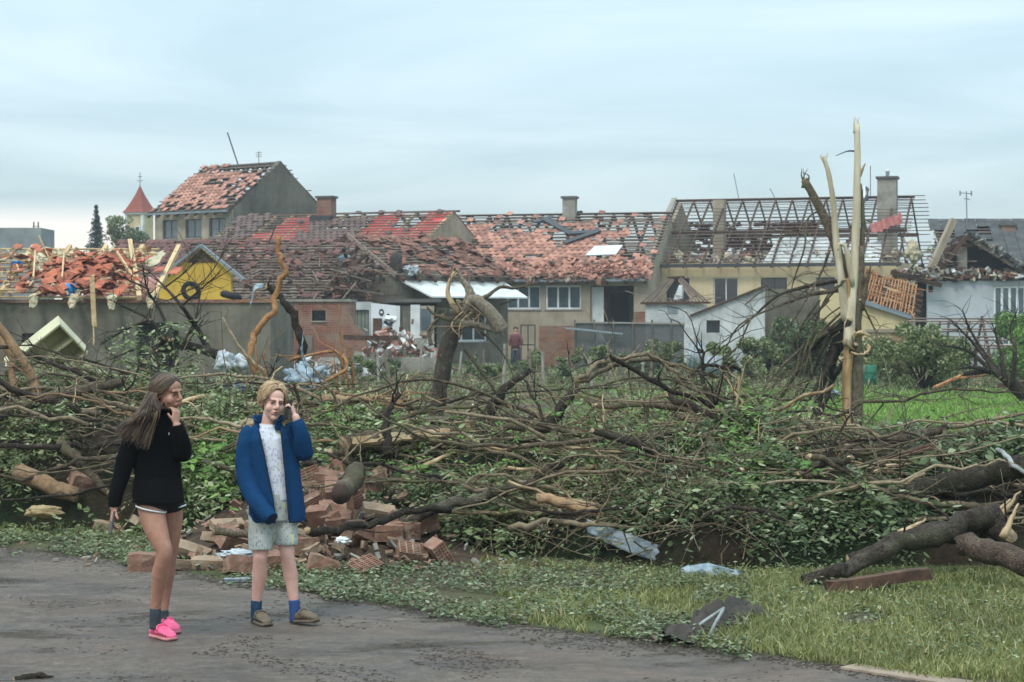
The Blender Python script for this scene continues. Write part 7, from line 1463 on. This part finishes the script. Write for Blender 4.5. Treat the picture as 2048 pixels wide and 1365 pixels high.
def boy():
    D0 = 13.2; J = lambda px, py, dd=0.: W(px, py, D0 + dd); yaw = 14
    skin = skin_mat('fair_skin', '#d8b2a2', '#c79d8d', '#d59a8e'); mb = MB()
    hull(mb, [(548, 1030, 0, .12, .09), (548, 990, 0, .12, .09), (545, 950, 0, .11, .085), (540, 905, 0, .12, .085), (537, 876, 0, .13, .08), (535, 858, 0, .09, .06), (535, 848, 0, .045, .045)], yaw, J); limbt(mb, [(535, 855, 0, .045), (537, 842, -.005, .045), (541, 825, -.01, .046)], J)
    limbt(mb, [(524, 1030, -.02, .08), (521, 1080, -.04, .066), (521, 1108, -.06, .05), (520, 1124, -.05, .046), (519, 1150, -.02, .0505), (515, 1186, .0, .037), (513, 1210, .01, .031), (513, 1232, .01, .03), (513, 1242, .01, .028)], J, 18)
    limbt(mb, [(566, 1030, .02, .08), (571, 1075, .0, .064), (574, 1102, -.02, .05), (576, 1120, -.02, .045), (581, 1150, .0, .049), (586, 1186, .0, .036), (588, 1208, .0, .031), (590, 1230, .0, .03), (590, 1240, .0, .028)], J, 18)
    limbt(mb, [(500, 870, -.03, .045), (500, 975, -.09, .035), (535, 1028, -.24, .026)], J); limbt(mb, [(580, 864, .03, .045), (605, 903, .0, .038), (593, 842, -.08, .028), (589, 832, -.08, .025)], J)
    HM_ = headM(J(546, 806, -.01), 24, 5, 6); head_shapes(mb, HM_, 1.04); hand_shapes(mb, J(589, 832, -.08), (-.25, .0, .9), (.8, -.2, .3), .78, (.7, 1.0, .7), 1, .4, .7)
    me = bake(mb, .0042, 5); me.materials.append(skin); o = link('person', me); tag(o, 'person in a blue fleece jacket and pale printed shorts talking on a phone', 'person')
    shirt_m = print_mat('printed_shirt', '#d9dce2', '#c8ccd4', [('#b3afc6', 60, .6, (1, 1, .8)), ('#d9d8a4', 30, .86, (1, 1, .45)), ('#9aa0b0', 85, .8, (1, 1, .6))])
    mb = MB(); hull(mb, [(549, 1000, 0, .14, .108), (548, 985, 0, .138, .106), (545, 945, 0, .134, .104), (541, 905, 0, .136, .104), (537, 878, 0, .14, .098), (535, 862, 0, .1, .078), (535, 853, 0, .06, .06), (535, 849, 0, .056, .056)], yaw, J, 26); me = bake(mb, .006, 4); wrinkle(me, .005, 9, (1, 1, .7)); me.materials.append(shirt_m); link('t_shirt', me, o)
    c = J(535.5, 851, -.004); MB().tube([c + V((.055 * math.cos(a), .055 * math.sin(a), .012 * math.sin(a))) for a in np.linspace(0, 6.2832, 25)], .006, 6).build('shirt_collar', white_panel, o, True)
    blue = knit('blue_fleece', '#0f3358', '#17436b', 240, .7)
    mb = MB(); hull(mb, [(556, 1043, 0, .187, .142), (555, 1030, 0, .190, .146), (552, 995, 0, .186, .146), (547, 950, 0, .178, .142), (543, 905, 0, .172, .136), (539, 876, 0, .168, .124), (537, 859, 0, .13, .1), (536, 849, 0, .09, .085), (536, 843, 0, .082, .08)], yaw, J, 30); me = bake(mb, .007, 4); wrinkle(me, .007, 8, (1, 1, .5))
    ly = [835, 847, 900, 950, 1000, 1060]; lx0 = [512, 514, 526, 536, 546, 553]; lx1 = [562, 561, 566, 571, 575, 580]; bmx = bmesh.new(); bmx.from_mesh(me); dele = []
    for f in bmx.faces:                                   # the open front, and the open bottom and neck
        p = f.calc_center_median(); px = p.x / p.y * F_PX + 1024; py = HOR - (p.z - CAMZ) / p.y * F_PX
        if (p.y < D0 and np.interp(py, ly, lx0) < px < np.interp(py, ly, lx1)) or (f.normal.z < -.75 and py > 1034) or (f.normal.z > .8 and py < 850 and 512 < px < 562): dele.append(f)
    bmesh.ops.delete(bmx, geom=dele, context='FACES'); bmx.to_mesh(me); bmx.free(); me.materials.append(blue); jk = link('jacket', me, o); sm_ = jk.modifiers.new('t', 'SOLIDIFY'); sm_.thickness = .012; sm_.offset = -1
    mb = MB(); limbt(mb, [(508, 862, -.02, .06), (499, 874, -.03, .068), (491, 912, -.05, .07), (493, 950, -.08, .069), (502, 982, -.13, .066), (520, 1012, -.21, .058), (536, 1031, -.26, .051), (541, 1037, -.275, .046)], J, 20); me = bake(mb, .0065, 4); wrinkle(me, .007, 12); me.materials.append(blue); sl_ = link('sleeve', me, jk)
    e = J(542, 1037.5, -.28); d = (J(541, 1037, -.275) - J(528, 1022, -.235)).normalized(); a = d.orthogonal().normalized(); b_ = d.cross(a); MB().tube([e + (a * math.cos(t) + b_ * math.sin(t)) * .041 for t in np.linspace(0, 6.2832, 21)], .009, 6).build('cuff', blue, sl_, True); MB().prism([e + d * .004 + (a * math.cos(t) + b_ * math.sin(t)) * .037 for t in np.linspace(0, 6.2832, 17)[:-1]], d * .004).build('cuff_opening', mat('dark_navy', '#122036', '#182a45', 8, .9), sl_)  # dark disc stands in for the shade inside the sleeve
    mb = MB(); limbt(mb, [(572, 858, .02, .058), (584, 866, .03, .066), (600, 888, .02, .068), (607, 904, -.01, .066), (605, 880, -.06, .056), (599, 856, -.08, .048), (592, 840, -.08, .041)], J, 20); me = bake(mb, .0065, 4); wrinkle(me, .007, 12); me.materials.append(blue); link('sleeve', me, jk)
    mb = MB(); vs = []; n = 26                              # turned-up collar, open at the front
    for j, (rx, ry, dz, fw) in enumerate(((.1, .095, -.02, 0), (.092, .088, .012, 0), (.098, .094, .042, 0), (.108, .104, .052, 0))):
        for i in range(n + 1): an = R(-52) + R(284) * i / n; c = J(536.5, 849, 0); vs.append(c + V((rx * math.cos(an), ry * math.sin(an), dz - (.035 if j else .02) * max(0, -math.sin(an)))))
    mb.add(vs, [(j * (n + 1) + i, j * (n + 1) + i + 1, (j + 1) * (n + 1) + i + 1, (j + 1) * (n + 1) + i) for j in range(3) for i in range(n)]); cl = mb.build('collar', blue, jk, True); cl.modifiers.new('t', 'SOLIDIFY').thickness = .012
    for xs_ in (lx0, lx1): MB().tube([J(np.interp(y, ly, xs_) + (0 if xs_ is lx0 else 0), y, -.135 - .012 * math.sin((y - 850) / 190 * 3.1)) for y in range(862, 1046, 8)], .006, 6).build('zip', MATS['dark_navy'], jk, True)
    short_m = print_mat('printed_shorts_cloth', '#b3b8b0', '#9ba199', [('#8c949a', 52, .55, (1, 1, .7)), ('#c9ca8a', 26, .82, (1, 1, .4)), ('#767e86', 80, .78, (1, 1, .6))])
    mb = MB(); hull(mb, [(548, 1040, 0, .14, .115), (548, 1010, 0, .142, .115), (548, 985, 0, .13, .105)], yaw, J); limbt(mb, [(525, 1030, -.02, .092), (522, 1070, -.04, .086), (521.5, 1092, -.05, .082), (521.5, 1101, -.053, .079)], J, 20); limbt(mb, [(566, 1030, .02, .09), (570, 1065, .0, .083), (572, 1083, -.01, .08), (572, 1091, -.013, .077)], J, 20); me = bake(mb, .006, 3); wrinkle(me, .006, 12, (1, 1, .6)); me.materials.append(short_m); link('shorts', me, o)
    navy, bl2 = knit('navy_sock_knit', '#22354c', '#33506b', 120), knit('blue_sock_knit', '#3c5688', '#2f4672', 200); ol = mat('olive_foam', '#6f6250', '#5b5041', 14, .7, .3, 40)
    mb = MB(); limbt(mb, [(513, 1201, .01, .037), (512.5, 1215, .01, .037), (512.5, 1230, .015, .037), (512.5, 1243, .02, .034)], J); mb.build('sock', navy, o, True); mb = MB(); limbt(mb, [(588, 1200, .0, .037), (589, 1214, .0, .037), (590, 1230, .0, .037), (590, 1243, .0, .034)], J); mb.build('sock', bl2, o, True)
    h1 = J(508, 1248, .07); h1.z = .004; clog(o, h1, (.5, -.86), .24, ol, ol); h2 = J(583, 1250, .03); h2.z = .006; clog(o, h2, (.78, -.62), .245, ol, ol, .1)
    c = J(576, 821, -.09); ph = MB(); ph.box(-.004, .004, -.033, .033, -.068, .068, 0, Matrix.Translation(c) @ Matrix.Rotation(R(30), 4, 'Z') @ Matrix.Rotation(R(25), 4, 'Y') @ Matrix.Rotation(R(-20), 4, 'X')); bo = ph.build('mobile_phone', MATS['black_phone']); rebase(bo, c - V((0, 0, .068))); tag(bo, 'black mobile phone pressed to the ear of the walker in blue', 'phone')
    hm = NT('blond_hair'); hair_m = hm.fin(hm.ramp(hm.rand(), [(0, '#8f7254'), (.4, '#ad906d'), (.8, '#c4a987'), (1, '#d6c2a3')]), .5, .4); cap = MB()
    for c, r in (((0, .04, .054), (.082, .092, .081)), ((0, .06, .0), (.078, .066, .07))): cap.ball(HM_ @ V(c), r, 0, 20, 13, HM_.to_3x3())
    me = bake(cap, .006, 3); me.materials.append(mat('blond_root', '#a3896a', '#8e7557', 60, .6, .6, 120)); hr = link('hair', me, o); P = []; rr = []
    for i in range(1700):
        t = random.random(); sd_ = random.choice((-1, 1)); d0 = (.12 + rnd(-.06, .06), -.66 + 1.25 * t, .72 + .15 * t - .5 * max(0, t - .7)); d1 = (sd_ * (1 - .3 * t) + rnd(-.08, .08), -.42 + 1.2 * t + rnd(-.2, .2), -.16 - .4 * t + rnd(-.2, .2)); k = rnd(.0, .05)
        q = comb(HM_, d0, d1, 1.04, 6, 1.03 + k * .5, 1.1 + k); q = [v + V((random.gauss(0, .0035), random.gauss(0, .0035), random.gauss(0, .004) + (.006 if 0 < j < 4 else 0))) for j, v in enumerate(q)]
        q = smooth_path(q, 4); P.append(q); rr.append(np.concatenate([np.full(len(q) - 5, .0021), np.linspace(.002, .0006, 5)]))
    strands('hair_strands', np.array([[tuple(v) for v in q] for q in P]), np.array(rr), hair_m, hr)
    face_bits(HM_, 1.04, o, mat('grey_iris', '#3b4148', '#2c3137', 5, .2), mat('fair_brow', '#977859', '#80644a', 9, .8), mat('lip_pink', '#b56f69', '#a5625d', 9, .5), .004)
    return o
g_ = girl(); b_ = boy()
for o_, p_ in ((g_, V((W(318, 1270, 12.6).x, 12.6, 0))), (b_, V((W(548, 1250, 13.2).x, 13.2, 0)))):   # put each figure's origin at its feet
    o_.data.transform(Matrix.Translation(-p_)); o_.location = p_
    for ch in o_.children: ch.matrix_parent_inverse = Matrix.Translation(-p_)
bpy.data.scenes.remove(TMP)

# ================================================================== AIR
hz = MB().box(-210, 210, -4, 230, -1.2, 19).build('haze', []); hz.data.materials.clear()
hm_ = bpy.data.materials.new('pale_haze'); hm_.use_nodes = True; N_ = hm_.node_tree.nodes; N_.clear(); o_ = N_.new('ShaderNodeOutputMaterial'); v_ = N_.new('ShaderNodeVolumePrincipled')
v_.inputs['Color'].default_value = (.86, .92, .96, 1); v_.inputs['Density'].default_value = .0006; v_.inputs['Anisotropy'].default_value = .1; hm_.node_tree.links.new(v_.outputs[0], o_.inputs['Volume']); hz.data.materials.append(hm_); tag(hz, kind='stuff')
